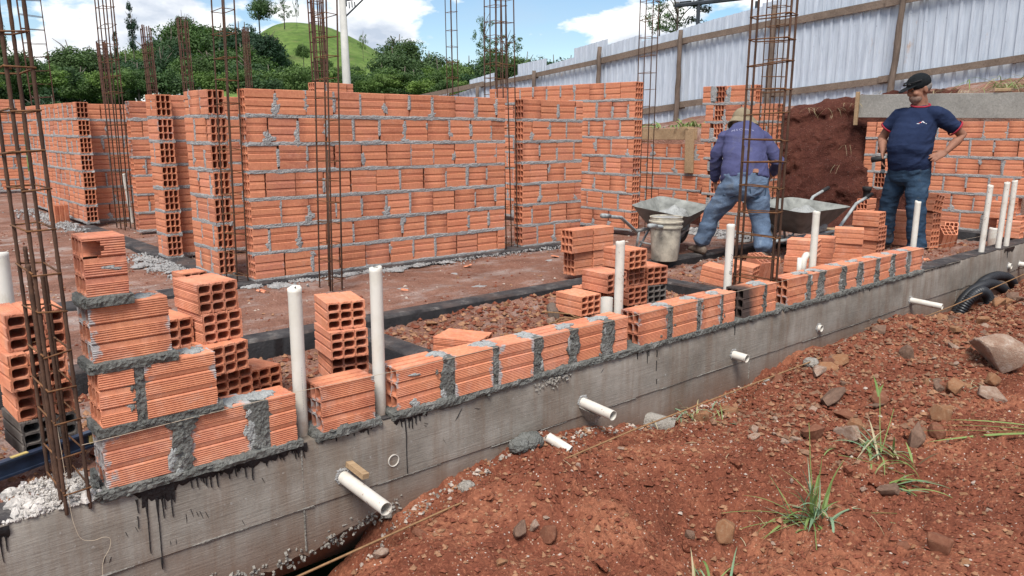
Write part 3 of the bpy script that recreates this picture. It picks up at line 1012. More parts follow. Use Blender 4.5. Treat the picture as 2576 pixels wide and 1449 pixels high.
# ------------------------------------------------------------------ concrete beams
BW = 0.17
def front_beam():
    t = thing('foundation_beam', 'long board-marked concrete foundation beam with black tar runs along the front', 'foundation beam', (0, FY, 0))
    # body: front face with slight waviness, ragged lower edge where the trench undercuts it
    xs = np.arange(-2.2, 13.0, 0.02)
    V, F = [], []
    zl = [0.0, -0.012, -0.10, -0.268, -0.274, -0.36]
    n = len(zl) + 1
    for x in xs:
        un = -0.62 if x > 1.68 or x < -0.2 else -0.46 + 0.035 * float(fbm(x, 0.3, 3.0, 3)) + 0.02 * float(fbm(x, 2, 21, 2)) + 0.06 * float(sstep(1.25, 1.68, x))
        for j, z in enumerate(zl + [un]):
            y = 0.0 + 0.0035 * float(fbm(x, z * 4, 2.5, 2)) + (0.004 if j == 1 or j == 0 else 0)
            zz = z
            if j == 0:
                y = 0.010 + 0.004 * float(fbm(x, 7, 25, 2))
            if j in (1,):
                zz = z - 0.007 * abs(float(fbm(x, 4, 14, 3)))
            if j in (3,):
                y -= 0.0
            if j >= 4:
                y += 0.006
            V.append((float(x), y, zz))
    N = len(xs)
    for i in range(N - 1):
        for j in range(n - 1):
            F.append((i * n + j, i * n + j + 1, (i + 1) * n + j + 1, (i + 1) * n + j))
    b = len(V)
    for i, x in enumerate(xs):   # top and back, underside
        V += [(float(x), BW, 0.0), (float(x), BW, -0.62)]
    for i in range(N - 1):
        F.append((i * n, (i + 1) * n, b + 2 * i + 2, b + 2 * i))
        F.append((b + 2 * i, b + 2 * i + 2, b + 2 * i + 3, b + 2 * i + 1))
        F.append((i * n + n - 1, b + 2 * i + 1, b + 2 * i + 3, (i + 1) * n + n - 1))
    link('concrete_body', auto_smooth(mesh('concrete_body', V, F, M['concrete']), 35), t)
    # lips of laitance left by the form boards
    mo = MB()
    r = random.Random(5)
    x = -2.0
    while x < 12.5:
        L = r.uniform(.12, .5)
        strip(mo, (x, 0.003, -0.271 + 0.004 * math.sin(x * 2)), EX, EZ, -EY, L, 0.0015, 0.0025, 0.003, 0.010, r.randrange(9999), back=0.006)
        x += L + (r.uniform(.02, .3) if r.random() < .6 else 0)
    for jx in (1.272, 4.40, 7.9):
        strip(mo, (jx, 0.003, -0.45 if jx < 2 else -.40), EZ, EX, -EY, 0.43 if jx < 2 else 0.37, 0.001, 0.0018, 0.002, 0.013, r.randrange(9999), back=0.006)
    stuff(mo.build('form_seam', M['concrete_lip'], t))
    # broken lower edge over the trench
    mo = MB()
    for i in range(330):
        x = r.uniform(0.9, 1.72)
        z = -0.455 + 0.06 * float(sstep(1.25, 1.68, x)) + r.gauss(0, .022)
        mo.box((x, r.uniform(.001, .03), z), [r.uniform(.006, .010 + .022 * r.random() ** 3) for _ in range(3)], (r.random() * 3, r.random() * 3, r.random() * 3), r.uniform(.4, .9))
    for i in range(60):
        x = r.uniform(2.45, 2.62)
        mo.box((r.gauss(2.62, .05), r.uniform(-.002, .008), -0.02 - abs(r.gauss(0, .025))), [r.uniform(.006, .02) for _ in range(3)], (r.random() * 3, r.random() * 3, r.random() * 3), .7)
    stuff(mo.build('broken_edge', M['concrete_rough'], t))
    # scratches and stain marks cast into the face
    # tar: thin skin on the top and runs down the face
    mo = MB()
    def sheet(x0, x1, z):
        xs_ = np.arange(x0, x1 + 1e-6, 0.02)
        ys_ = np.linspace(0.0, BW - .002, 6)
        b = len(mo.v)
        for i, xx in enumerate(xs_):
            for j, yy in enumerate(ys_):
                e = 0.012 * float(fbm(xx, yy, 9, 3)) if j in (0,) else 0
                mo.v.append((float(xx), float(yy) + e + (0.008 if j == 0 else 0), z + 0.002 * float(fbm(xx * 3, yy * 3, 9, 2))))
        m_ = len(ys_)
        for i in range(len(xs_) - 1):
            for j in range(m_ - 1):
                mo.f.append((b + i * m_ + j, b + (i + 1) * m_ + j, b + (i + 1) * m_ + j + 1, b + i * m_ + j + 1))
    sheet(-2.2, 0.36, 0.006)
    sheet(1.64, 1.70, 0.004)
    sheet(7.04, 12.9, 0.006)
    mo.build('tar_top', M['tar_top'], t, True)
    mo = MB()
    def run(x, z0, z1, w, th=0.004, bulb=1.35):
        n = max(4, int((z0 - z1) / 0.02))
        b = len(mo.v)
        xo = 0.0
        for i in range(n + 1):
            f = i / n
            z = z0 + (z1 - z0) * f
            xo += r.uniform(-.0012, .0012)
            ww = w * (1.5 - 0.9 * min(f * 3, 1) + 0.10 * r.uniform(-1, 1)) * (bulb if f > 0.88 else 1) * (0.35 if i == n else 1)
            mo.v += [(x + xo - ww / 2, 0.0035, z), (x + xo, -th, z), (x + xo + ww / 2, 0.0035, z)]
        for i in range(n):
            for k in range(2):
                mo.f.append((b + i * 3 + k, b + (i + 1) * 3 + k, b + (i + 1) * 3 + k + 1, b + i * 3 + k + 1))
    def skirt(x0, x1, depth):
        xs_ = np.arange(x0, x1, 0.006)
        b = len(mo.v)
        for i, xx in enumerate(xs_):
            d = depth * (0.55 + 1.1 * abs(float(fbm(xx, 1, 30, 3)))) + 0.01 * (r.random() ** 5)
            mo.v += [(float(xx), -0.001, 0.0), (float(xx), -0.004, -d * 0.5), (float(xx), 0.0035, -d)]
        for i in range(len(xs_) - 1):
            for k in range(2):
                mo.f.append((b + i * 3 + k, b + i * 3 + 3 + k, b + i * 3 + 4 + k, b + i * 3 + 1 + k))
    skirt(0.66, 1.30, 0.030); skirt(0.69, 0.80, 0.07)
    skirt(1.36, 1.62, 0.020); skirt(1.69, 1.86, 0.032); skirt(2.2, 2.5, 0.008); skirt(3.20, 3.32, 0.016); skirt(4.15, 4.36, 0.012)
    skirt(0.2, 0.315, 0.04); skirt(6.3, 7.9, 0.010); skirt(9.1, 9.4, .05); skirt(5.7, 5.95, .02)
    for (x, z0, z1, w) in ((0.705, -.05, -.242, .009), (0.742, -.05, -.315, .009), (0.755, -.05, -.13, .008), (0.788, -.03, -.135, .010), (0.765, -.04, -.10, .007), (0.676, -.035, -.085, .007), (0.674, -.095, -.14, .004),
                           (1.076, -.02, -.088, .008), (1.050, -.02, -.07, .007), (0.99, -.02, -.058, .007), (0.945, -.02, -.075, .009), (0.925, -.02, -.07, .008), (0.91, -.02, -.06, .008), (0.875, -.02, -.055, .006), (0.855, -.02, -.05, .006),
                           (1.13, -.02, -.05, .006), (1.20, -.02, -.045, .007), (1.245, -.01, -.055, .008), (0.286, -.03, -.115, .009), (0.303, -.03, -.082, .007), (0.262, -.03, -.06, .007),
                           (1.747, -.02, -.265, .006), (1.765, -.02, -.062, .006), (1.78, -.02, -.07, .006), (1.80, -.02, -.055, .007), (1.82, -.02, -.045, .006), (1.725, -.02, -.05, .007), (1.565, -.01, -.04, .008), (1.50, -.01, -.03, .006), (1.42, -.01, -.03, .006),
                           (3.345, -.02, -.09, .008), (3.43, -.03, -.07, .006), (3.43, -.09, -.15, .006), (3.435, -.2, -.23, .006), (3.36, -.01, -.05, .006), (3.26, -.01, -.05, .008), (4.2, -.02, -.075, .009), (6.05, -.01, -.04, .01), (9.2, -.02, -.11, .02)):
        run(x, z0, z1, w)
    for i in range(26):
        x = r.uniform(.66, 1.3)
        run(x, -.015, -.03 - .03 * r.random() ** 2, r.uniform(.004, .009))
    # nail scratches
    for (x, z, dx, dz) in ((0.63, -.13, .012, -.04), (0.66, -.12, .015, -.045), (0.83, -.13, .0, -.06), (0.845, -.12, .012, -.05), (0.865, -.14, .008, -.03), (0.875, -.14, .015, -.045), (0.895, -.15, .014, -.04), (0.57, -.19, -.02, -.05), (0.585, -.205, -.014, -.03),
                           (1.93, -.14, .04, -.07), (1.84, -.06, .03, -.012), (1.84, -.068, .02, -.014), (2.05, -.045, -.05, -.06), (2.12, -.06, .04, -.012), (1.02, -.22, .02, -.05), (1.11, -.09, .013, -.03), (0.77, -.21, .001, -.04), (0.79, -.21, -.002, -.045), (3.0, -.04, -.05, -.04)):
        b = len(mo.v)
        mo.v += [(x - .002, .0035, z), (x + dx - .0008, .0035, z + dz), (x + dx + .0008, .0035, z + dz), (x + .002, .0035, z), (x + dx / 2, -.0015, z + dz / 2)]
        mo.f += [(b, b + 1, b + 4), (b + 1, b + 2, b + 4), (b + 2, b + 3, b + 4), (b + 3, b, b + 4)]
    stuff(mo.build('tar_run', M['tar'], t, True))
    return t
front_beam()
def strip_beam(label, x0, x1, y0, y1, z=0.0, depth=0.35, group='tarred footing beams inside the building'):
    xs_ = np.arange(min(x0, x1), max(x0, x1), .03)
    along_x = (x1 - x0) > (y1 - y0)
    L0, L1 = (x0, x1) if along_x else (y0, y1)
    W0, W1 = (y0, y1) if along_x else (x0, x1)
    ss = np.arange(L0, L1 + .001, .025)
    V, F, mi = [], [], []
    prof = lambda s: [(W0 + .012 * float(fbm(s, W0, 6, 3)), -depth), (W0 + .010 * float(fbm(s, W0 + 3, 9, 3)), z - .015), (W0 + .012, z + .004 * float(fbm(s, 5, 12, 2))), ((W0 + W1) / 2, z + .002 + .005 * float(fbm(s, 8, 9, 2))), (W1 - .01, z), (W1, -depth)]
    for s in ss:
        for (w, zz) in prof(float(s)):
            V.append((float(s), w, zz) if along_x else (w, float(s), zz))
    n = 6
    for i in range(len(ss) - 1):
        for k in range(n - 1):
            q = (i * n + k, (i + 1) * n + k, (i + 1) * n + k + 1, i * n + k + 1)
            F.append(q if along_x else q[::-1])
            mi.append(1 if k in (1, 2, 3) else 0)
    for i, rev in ((0, True), (len(ss) - 1, False)):
        q = tuple(i * n + k for k in range(n))
        F.append(q if rev == along_x else q[::-1])
        mi.append(0)
    me = mesh('footing_beam', V, F, M['tar'])
    me.materials.append(M['tar_top'])
    me.polygons.foreach_set('material_index', mi)
    auto_smooth(me, 50)
    return tag(link('footing_beam', me), label, 'footing beam', group)
strip_beam('black tarred footing beam crossing the site between the front row and the long wall', -1.5, 5.02, 4.21, 4.36)
strip_beam('short black tarred footing beam running back from the front beam beside the white pipe', 2.27, 2.42, 2.80, 4.205)
strip_beam('black tarred footing beam the bucket and the bending man stand on', 5.03, 9.6, 4.42, 4.58)
strip_beam('black tarred footing beam running back beside the loose brick cluster', 4.98, 5.13, 2.80, 4.20)
strip_beam('black tarred footing beam under the long wall', -1.0, 6.35, 5.80, 6.02, 0.004)
strip_beam('black tarred footing beam under the two left wall ends', 2.34, 2.54, 6.03, 10.7, 0.002)
strip_beam('black tarred footing beam at the foot of the wall behind the standing man', 10.12, 10.36, 2.9, 4.72, 0.03)
strip_beam('rough footing under the toothed wall behind the bending man', 7.98, 8.22, 4.3, 5.75, 0.012)
# ------------------------------------------------------------------ reinforcement cages
UNIT = {}
def bar_mesh(r, mat, rib=False):
    key = (round(r, 4), mat, rib)
    if key not in UNIT:
        mb = MB()
        if rib:
            n = 90
            pts = [(0, 0, i / n) for i in range(n + 1)]
            mb.tube(pts, [r * (1.10 if i % 2 else 0.92) for i in range(n + 1)], 8)
        else:
            mb.tube([(0, 0, 0), (0, 0, 1)], r, 7)
        UNIT[key] = mb.mesh('bar', M[mat], True)
    return UNIT[key]
def stirrup_mesh(w, d, r, mat, seed):
    key = ('st', w, d, r, mat, seed)
    if key not in UNIT:
        rr = random.Random(seed)
        mb = MB()
        a, b = w / 2 + r * 1.5, d / 2 + r * 1.5
        j = lambda: rr.uniform(-.005, .005)
        pts = [(-a, -b, j()), (a, -b, j()), (a, b, j()), (-a, b, j()), (-a, -b + .004, .006)]
        mb.tube(pts, r, 6)
        mb.tube([(-a, -b, .004), (-a * .4, -b * .62, rr.uniform(-.02, .02))], r, 6)
        UNIT[key] = mb.mesh('stirrup', M[mat], True)
    return UNIT[key]
SCR = Vector((math.cos(YAW), -math.sin(YAW), 0))
def cage(label, x, y, w, d, height, lean=0.0, rot=0.0, spacing=0.15, rbar=0.006, rst=0.003, extra=(), z0=0.0, mat='rebar', smat='stirrup', mid=0, rib=False, seed=0, first=0.05, leany=0.0, starters=()):
    t = thing('rebar_cage', label, 'rebar cage', (x, y, z0), (0, 0, rot), 'reinforcement cages waiting for columns')
    lv = SCR * lean + Vector((math.sin(YAW), math.cos(YAW), 0)) * leany
    lv = Euler((0, 0, -rot)).to_matrix() @ lv
    up = Vector((lv.x, lv.y, 1))
    q = Vector((0, 0, 1)).rotation_difference(up)
    L = up.length
    r = random.Random(seed)
    pos = [(-w / 2, -d / 2), (w / 2, -d / 2), (w / 2, d / 2), (-w / 2, d / 2)]
    for i in range(mid):
        f = (i + 1) / (mid + 1) - .5
        pos += [(-w / 2, d * f), (w / 2, d * f)] if d > w else [(w * f, -d / 2), (w * f, d / 2)]
    for (px, py) in pos:
        o = link('bar', bar_mesh(rbar, mat, rib), t, (px, py, -0.02))
        o.rotation_mode = 'QUATERNION'
        o.rotation_quaternion = q @ Euler((r.uniform(-.004, .004), r.uniform(-.004, .004), 0)).to_quaternion()
        o.scale = (1, 1, height * L * r.uniform(.97, 1.0))
    for (px, py, hh) in starters:
        o = link('starter_bar', bar_mesh(rbar * 1.08, mat, rib), t, (px, py, -0.02))
        o.rotation_mode = 'QUATERNION'
        o.rotation_quaternion = q
        o.scale = (1, 1, hh)
    z = first
    k = 0
    while z < height - .03:
        o = link('stirrup', stirrup_mesh(w, d, rst, smat, (seed + k) % 4), t, (up.x * z + r.uniform(-.003, .003), up.y * z + r.uniform(-.003, .003), z))
        o.rotation_euler = (r.uniform(-.05, .05), r.uniform(-.09, .09), 0)
        z += spacing * r.uniform(.9, 1.1)
        k += 1
    return t
cage('nearest rusted rebar cage, rising from white rubble at the left end of the front beam', 0.503, 2.762, 0.068, 0.225, 2.75, -.020, 0, 0.118, 0.0058, 0.0030, rib=True, seed=1,
     starters=((-.040, -.085, .80), (-.012, .10, .83), (0.018, .06, .74), (-.03, .02, .44)))
cage('rusted rebar cage standing against the left end of the long wall', 2.425, 6.03, 0.085, 0.21, 2.9, .012, 0, 0.16, 0.0058, 0.003, seed=2)
cage('rusted rebar cage standing in front of the long wall', 2.87, 5.34, 0.08, 0.20, 2.9, .020, 0, 0.145, 0.0062, 0.003, seed=3, mid=0, starters=((-.052, -.09, 1.05), (.05, -.085, 1.02)))
cage('wide rebar cage in front of the far left wall opening', 2.78, 10.22, 0.11, 0.34, 3.4, -.002, 0, 0.19, 0.0075, 0.0035, seed=4, mid=1, rib=False)
cage('rebar cage filling the gap between the long wall and its continuation', 5.20, 5.93, 0.15, 0.09, 3.6, -.025, 0, 0.2, 0.006, 0.003, seed=5)
cage('taller rebar cage behind the gap in the long wall', 7.42, 8.75, 0.20, 0.24, 5.0, -.004, 0, 0.2, 0.008, 0.004, seed=6, mid=1)
cage('rebar cage in the middle distance left of the fence', 9.15, 12.0, 0.13, 0.16, 5.0, -.01, 0, 0.30, 0.008, 0.004, seed=7)
cage('rebar cage rising through the gap in the low wall before the bending man', 4.742, 2.86, 0.068, 0.28, 3.0, .004, 0, 0.155, 0.0080, 0.0042, seed=8, starters=((-.02, .145, 1.1), (.045, -.10, 1.15)))
cage('slimmer rebar cage behind the bending man, before the red bank', 7.66, 4.56, 0.09, 0.22, 3.8, .004, 0, 0.17, 0.0065, 0.0035, seed=9, mid=1)
cage('rebar cage beside the open end of the tall eight-course wall', 7.37, 6.0, 0.10, 0.18, 3.6, .0, 0, 0.2, 0.006, 0.003, seed=10)
cage('thin ladder-like rebar frame against the sky at the far left', 3.1, 15.3, 0.33, 0.07, 4.6, -.03, -.2, 0.23, 0.008, 0.0045, seed=11, mat='rebar_far', smat='rebar_far')
cage('dense rusty rebar bundle beyond the wide cage', 4.3, 16.0, 0.12, 0.16, 2.75, -.03, 0, 0.12, 0.012, 0.005, seed=12, mat='rebar_far', smat='rebar_far', mid=3)
cage('rusty rebar cage left of the open-ended pier, against the trees', 5.1, 16.0, 0.12, 0.2, 3.1, -.03, 0, 0.14, 0.010, 0.005, seed=13, mat='rebar_far', smat='rebar_far', mid=2)
cage('rusty rebar cage above the narrow wall end, against the trees', 5.4, 15.0, 0.12, 0.18, 3.15, -.02, 0, 0.14, 0.009, 0.005, seed=14, mat='rebar_far', smat='rebar_far', mid=1)
cage('rusty rebar cage in front of the foot of the green hill', 7.4, 17.0, 0.10, 0.08, 3.35, -.01, 0, 0.16, 0.009, 0.005, seed=15, mat='rebar_far', smat='rebar_far', mid=1)
cage('dense rebar cage seen through the cage in front of the long wall', 5.55, 10.3, 0.14, 0.16, 3.3, -.02, 0, 0.13, 0.010, 0.005, seed=16, mat='rebar_far', smat='rebar_far', mid=2)

# ------------------------------------------------------------------ pvc pipes
def bend(me_pts, r):
    pass
def vpipe(label, x, y, h, ro=0.025, lean=(0, 0), z0=-0.01, mat='pvc', cap=True, seed=0):
    t = thing('pvc_pipe', label, 'pvc pipe', (x, y, z0), (lean[1], lean[0], 0), 'white conduit pipes standing along the front beam')
    MB().pipe((0, 0, 0), (0, 0, h - z0), ro, ro - 0.0022, 24).build('pipe_wall', None, t)
    t.children[0].data.materials.append(M[mat])
    auto_smooth(t.children[0].data, 40)
    if cap:   # end folded shut: a dented lid with a lip
        r = random.Random(seed)
        V, F = [(0, 0, h - z0 - .004)], []
        n = 18
        for ring, (q, dz) in enumerate(((0.5, .002), (0.85, .006), (1.03, .003), (1.035, -.012), (0.99, -.03))):
            for k in range(n):
                a = 2 * math.pi * k / n
                V.append((math.cos(a) * ro * q, math.sin(a) * ro * q, h - z0 + dz + (0.006 * math.sin(a + seed) * (q < 1.03) + r.uniform(-.0015, .0015))))
        for k in range(n):
            k2 = (k + 1) % n
            F.append((0, 1 + k, 1 + k2))
            for g in range(4):
                F.append((1 + g * n + k, 1 + (g + 1) * n + k, 1 + (g + 1) * n + k2, 1 + g * n + k2))
        link('folded_end', mesh('folded_end', V, F, M[mat], True), t)
        MB().box((0.003, 0, h - z0 + .0055), (ro * 1.1, .004, .002), (0, 0, seed)).build('fold_slit', M['rubber'], t)
    return t
P = []
P.append(vpipe('yellowed white pipe standing in the gap at the right end of the stepped wall', 1.318, 2.735, 0.585, .0262, lean=(.0, 0), seed=1))
P.append(vpipe('tall white pipe right of the single loose brick on the beam', 1.668, 2.722, 0.625, .0262, seed=2))
P.append(vpipe('mud spotted white pipe in front of the loose brick cluster', 3.289, 2.822, 0.575, .0255, mat='pvc_dirty', seed=3))
P.append(vpipe('white pipe with black lettering left of the rebar cage in the low wall', 4.349, 2.818, 0.588, .0258, seed=4))
P.append(vpipe('white pipe standing beside the brick stack right of the rebar cage', 5.448, 2.822, 0.60, .0258, lean=(.0, 0), seed=5))
P.append(vpipe('white pipe in front of the legs of the standing man', 7.25, 2.83, 0.572, .0250, lean=(.01, 0), seed=6))
P.append(vpipe('paint flecked white pipe on the bare beam, left of a close pair', 8.62, 2.715, 0.66, .027, lean=(.06, 0), mat='pvc_dirty', seed=7))
P.append(vpipe('left pipe of the close pair near the right end of the beam', 9.07, 2.705, 0.67, .027, lean=(.05, 0), mat='pvc_dirty', seed=8))
P.append(vpipe('right pipe of the close pair near the right end of the beam', 9.29, 2.70, 0.68, .027, lean=(.04, 0), mat='pvc_dirty', seed=9))
P.append(vpipe('fat white pipe cut by the left edge of the picture', 0.66, 4.62, 0.56, .037, seed=10))
vpipe('short white pipe stub with a cut rim beside the mud spotted pipe', 3.235, 2.862, 0.263, .034, seed=11, cap=False)
vpipe('short fat white pipe stub behind the paint flecked pipe', 9.67, 2.95, 0.135, .045, seed=12, z0=-.06)
t = thing('pipe_elbow', 'white pipe elbow stub beside the pipe right of the rebar cage', 'pipe elbow', (5.386, 2.862, 0.08))
MB().tube([(0, 0, -.02), (0, 0, .14), (.008, 0, .175), (.035, 0, .2), (.06, 0, .2)], .024, 14).build('elbow_body', M['pvc'], t, True)
MB().tube([(-.052, .0, -.02), (-.052, .0, .19)], .018, 12).build('second_riser', M['pvc'], t, True)
vpipe('thin leaning white pipe against the far wall behind the wide cage', 2.97, 10.6, .62, .022, lean=(-.10, .05), seed=21, mat='pvc_dirty')
vpipe('white pipe standing by the most distant wall at the left', 2.45, 16.6, .95, .035, lean=(-.04, 0), seed=22)
# print on the pipes
def pipe_text(par, body, size, z, ang, ro, colmat, spacing=1.0):
    c = bpy.data.curves.new('print', 'FONT')
    c.body = body
    c.size = size
    c.space_character = spacing
    o = bpy.data.objects.new('tmp', c)
    COL.objects.link(o)
    dg = bpy.context.evaluated_depsgraph_get()
    me = bpy.data.meshes.new_from_object(o.evaluated_get(dg))
    bpy.data.objects.remove(o)
    bmx = bmesh.new()
    bmx.from_mesh(me)
    bmesh.ops.triangulate(bmx, faces=bmx.faces[:])
    for v in bmx.verts:
        along, across = v.co.x, v.co.y
        a = ang + across / ro
        v.co = Vector((math.cos(a) * (ro + .0005), math.sin(a) * (ro + .0005), z + along))
    bmx.to_mesh(me)
    me.name = 'pipe_print'
    me.materials.clear()
    me.materials.append(M[colmat])
    link('pipe_print', me, par)
M['ink'] = simple('black print', (0.03, 0.03, 0.035), 0.8, 0.1, 0.1)
M['ink_grey'] = simple('grey print', (0.30, 0.30, 0.32), 0.8, 0.1, 0.1)
pipe_text(P[3], '@KRONA', 0.030, 0.28, R(-118), .0258, 'ink')
pipe_text(P[0], '- - -- - --- - - - - ----- - - -- - - -', 0.016, 0.10, R(-100), .0262, 'ink_grey')
# horizontal stubs through the front of the beam
def hpipe(label, x, z, y_tip, ro=0.025, dx=0.0, dz=0.0, mat='pvc_dirty', hole=True, dirt=False):
    t = thing('drain_stub', label, 'pvc pipe stub', (x, FY, z), (0, 0, 0), 'drain pipe stubs through the front beam')
    L = y_tip - FY
    o = MB().pipe((0, 0.06, 0), (dx, L, dz), ro, ro - 0.0025, 24).build('pipe_wall', M[mat], t)
    auto_smooth(o.data, 40)
    mo = MB()
    rr = random.Random(int(x * 100))
    for i in range(16):
        a = 2 * math.pi * i / 16
        splat(mo, (math.cos(a) * (ro + .003), .0, math.sin(a) * (ro + .003)), EX, EZ, -EY, rr.uniform(.008, .016), rr.uniform(.008, .016), .006, i, 9)
    stuff(mo.build('collar_mortar', M['mortar'], t))
    return t
h1 = hpipe('longest drain stub sticking out under the low wall, wedged with wood', 1.445, -.186, 2.335, .0262, 0, -.02, 'pvc_dirty')
hpipe('mud crusted drain stub with a mortar wedge beneath it', 2.83, -.192, 2.44, .0258, 0, -.018)
hpipe('short drain stub below the rebar cage gap', 4.20, -.198, 2.55, .0258, 0, -.008)
hpipe('thin long drain stub at the right, over the gravel', 6.85, -.222, 2.40, .0250, .02, -.02, 'pvc_dirty')
hpipe('stub cut off almost flush with the beam, right of the middle', 5.28, -.207, 2.625, .0245, 0, 0, 'pvc_dirty')
hpipe('stub cut flush with the beam near its right end', 9.28, -.20, 2.62, .03, 0, 0, 'pvc_dirty')
hpipe('drain stub at the right picture edge', 9.62, -.215, 2.42, .028, 0, -.01, 'pvc_dirty')
t = thing('drain_hole', 'round open sleeve cast flush into the concrete above the longest stub', 'pipe sleeve', (1.682, FY, -.186))
o = MB().pipe((0, 0.10, 0), (0, -.0035, 0), .0265, .0235, 24).build('sleeve_wall', M['pvc_dirty'], t)
MB().tube([(0, .06, 0), (0, .03, 0)], .0234, 20).build('sleeve_dirt', M['dirt'], t)
tag(MB().box((1.475, 2.60, -.146), (.03, .14, .022), (0.12, 0.1, .05)).build('wood_wedge', M['wood_tan']), 'wooden wedge jammed above the longest drain stub', 'wood wedge')
tag(MB().box((1.50, 2.612, -.262), (.028, .07, .05), (0.1, 0.1, .05)).build('wood_block', M['wood_old']), 'wooden block jammed below the longest drain stub', 'wood block')
tag(MB().add([(2.80, 2.652, -.215), (2.93, 2.652, -.222), (2.86, 2.652, -.30), (2.82, 2.56, -.235), (2.90, 2.56, -.243), (2.862, 2.585, -.30)], [(0, 1, 4, 3), (0, 3, 5, 2), (1, 2, 5, 4), (3, 4, 5), (0, 2, 1)]).build('mortar_wedge', M['concrete_rough']), 'grey mortar wedge under the mud crusted drain stub', 'mortar wedge')
o = MB().pipe((2.50, 2.56, -.272), (2.535, 2.445, -.315), .024, .0215, 22).build('pipe_offcut', M['pvc_dirty'])
auto_smooth(o.data)
tag(o, 'dirty white pipe end poking out of the red earth below the mortar wedge', 'pvc pipe stub')
o = MB().pipe((3.38, 2.68, -.435), (3.47, 2.54, -.465), .05, .046, 22).build('pipe_end', M['concrete_rough'])  # concrete tone on a grey-white pipe: shade put into its colour
auto_smooth(o.data)
tag(o, 'wide pipe end darkened as if shaded, half buried under the beam by the grass', 'pvc pipe')

# ------------------------------------------------------------------ loose bricks
def loose(label, x, y, z, yaw, pose='flat', mat='brick', hi=True, pitch=0.0, roll=0.0, scale=1.0, group='loose hollow bricks', var=None):
    NB[0] += 1
    me = brick_data('hi' if hi else 'mid', mat, NB[0] % 3)
    m = Matrix.Rotation(R(yaw), 4, 'Z') @ Matrix.Rotation(R(-pitch), 4, 'Y') @ Matrix.Rotation(R(roll), 4, 'X')
    if pose == 'flat':
        q = Matrix.Rotation(R(90), 4, 'X'); hz = BT / 2
    elif pose == 'end':
        q = Matrix.Rotation(R(90), 4, 'Y'); hz = BL * scale / 2
    else:
        q = Matrix.Identity(4); hz = BH / 2
    o = link('hollow_brick', me)
    o.matrix_world = Matrix.Translation((x, y, z + hz)) @ m @ q @ Matrix.Diagonal((scale, 1, 1, 1)) @ Matrix.Translation((0, 0, -BH / 2))
    return tag(o, label, 'hollow brick', group)
A1 = 'of the leaning pile behind the stepped wall end'
loose('top brick ' + A1, 1.280, 3.557, .375, 95)
loose('second brick from the top ' + A1, 1.289, 3.552, .240, 95.5)
loose('third brick from the top ' + A1, 1.276, 3.49, .106, 102, pitch=1)
loose('lowest brick ' + A1, 1.31, 3.53, -.030, 97)
loose('brick tucked left of the second brick ' + A1, 1.083, 3.60, .225, 97)
loose('brick under the tucked-in left one ' + A1, 1.08, 3.60, .09, 95)
loose('ground-level brick at the left foot ' + A1, 1.09, 3.60, -.045, 95)
loose('lone brick slumped at the right foot ' + A1, 1.53, 3.70, -.115, 98, pitch=-4)
loose('small brick lying alone on the earth behind the leaning pile', 2.10, 6.15, -.04, 97, scale=.8)
A2 = 'of the stack behind the nearest rebar cage'
loose('top brick ' + A2, .534, 3.296, .400, 91)
loose('second brick from the top ' + A2, .512, 3.26, .265, 95)
loose('third brick from the top ' + A2, .538, 3.33, .130, 92)
loose('grey scorched brick at the bottom ' + A2, .535, 3.32, -.005, 95, mat='brick_grey')
loose('lower brick at the extreme left picture edge', .275, 3.30, -.02, 93)
loose('upper brick at the extreme left picture edge', .265, 3.28, .115, 92)
A3 = 'of the three-brick stack behind the tall white pipe'
loose('top brick ' + A3, 1.865, 3.39, .237, 76)
loose('middle brick ' + A3, 1.850, 3.36, .102, 80)
loose('bottom brick ' + A3, 1.870, 3.385, -.033, 77)
loose('lone brick just behind the low wall, its top showing over the mortar', 2.33, 3.0, .045, 118)
loose('brick hidden under the lone brick behind the low wall', 2.34, 3.0, -.09, 116)
A4 = 'of the loose brick cluster in the middle'
loose('upper left upright brick ' + A4, 4.636, 4.443, .198, 1, 'up')
loose('upper right upright brick ' + A4, 4.886, 4.44, .198, 0, 'up')
loose('lower left upright brick ' + A4, 4.70, 4.47, .006, 358, 'up')
loose('dark scorched brick ' + A4, 5.02, 4.53, .006, 70, 'up', mat='brick_grey')
loose('brick behind the lower left one ' + A4, 4.90, 4.45, .006, 0, 'up')
loose('topmost brick of the right-hand pile ' + A4, 4.220, 3.575, .236, 88)
loose('middle brick of the right-hand pile ' + A4, 4.275, 3.63, .101, 91)
loose('bottom brick of the right-hand pile ' + A4, 4.285, 3.61, -.034, 84)
loose('upper brick at the far right ' + A4, 4.50, 3.60, .085, 78)
loose('greyish lower brick at the far right ' + A4, 4.49, 3.60, -.05, 84, mat='brick_grey')
loose('overlapping second-layer brick ' + A4, 3.975, 3.545, .106, 87.5)
loose('brick lying nearest the low wall ' + A4, 3.780, 3.600, -.030, 89)
loose('shaded brick supporting the overlapping one ' + A4, 4.0, 3.66, -.03, 90)
A5 = 'beside the lettered white pipe'
loose('tilted brick lying left and front ' + A5, 5.22, 3.46, .005, 108, pitch=9)
loose('tilted brick lying on the right ' + A5, 5.52, 3.46, -.0, 105, pitch=7)
loose('brick standing on end, holes up, right of the tilted pair', 5.74, 3.44, -.06, 70, 'end', pitch=18, scale=.95)
loose('brick leaning behind the one standing on its end', 5.93, 3.50, -.05, 120, 'up', pitch=4)
A6 = 'behind the white pipe right of the rebar cage'
loose('top brick of the front stack ' + A6, 6.137, 3.265, .160, 108)
loose('second brick of the front stack ' + A6, 6.11, 3.27, .025, 112)
loose('buried bottom brick of the front stack ' + A6, 6.12, 3.27, -.11, 110)
loose('top brick of the turned stack ' + A6, 6.43, 3.28, .157, 113)
loose('second brick of the turned stack ' + A6, 6.42, 3.29, .022, 116)
loose('buried bottom brick of the turned stack ' + A6, 6.43, 3.29, -.113, 113)
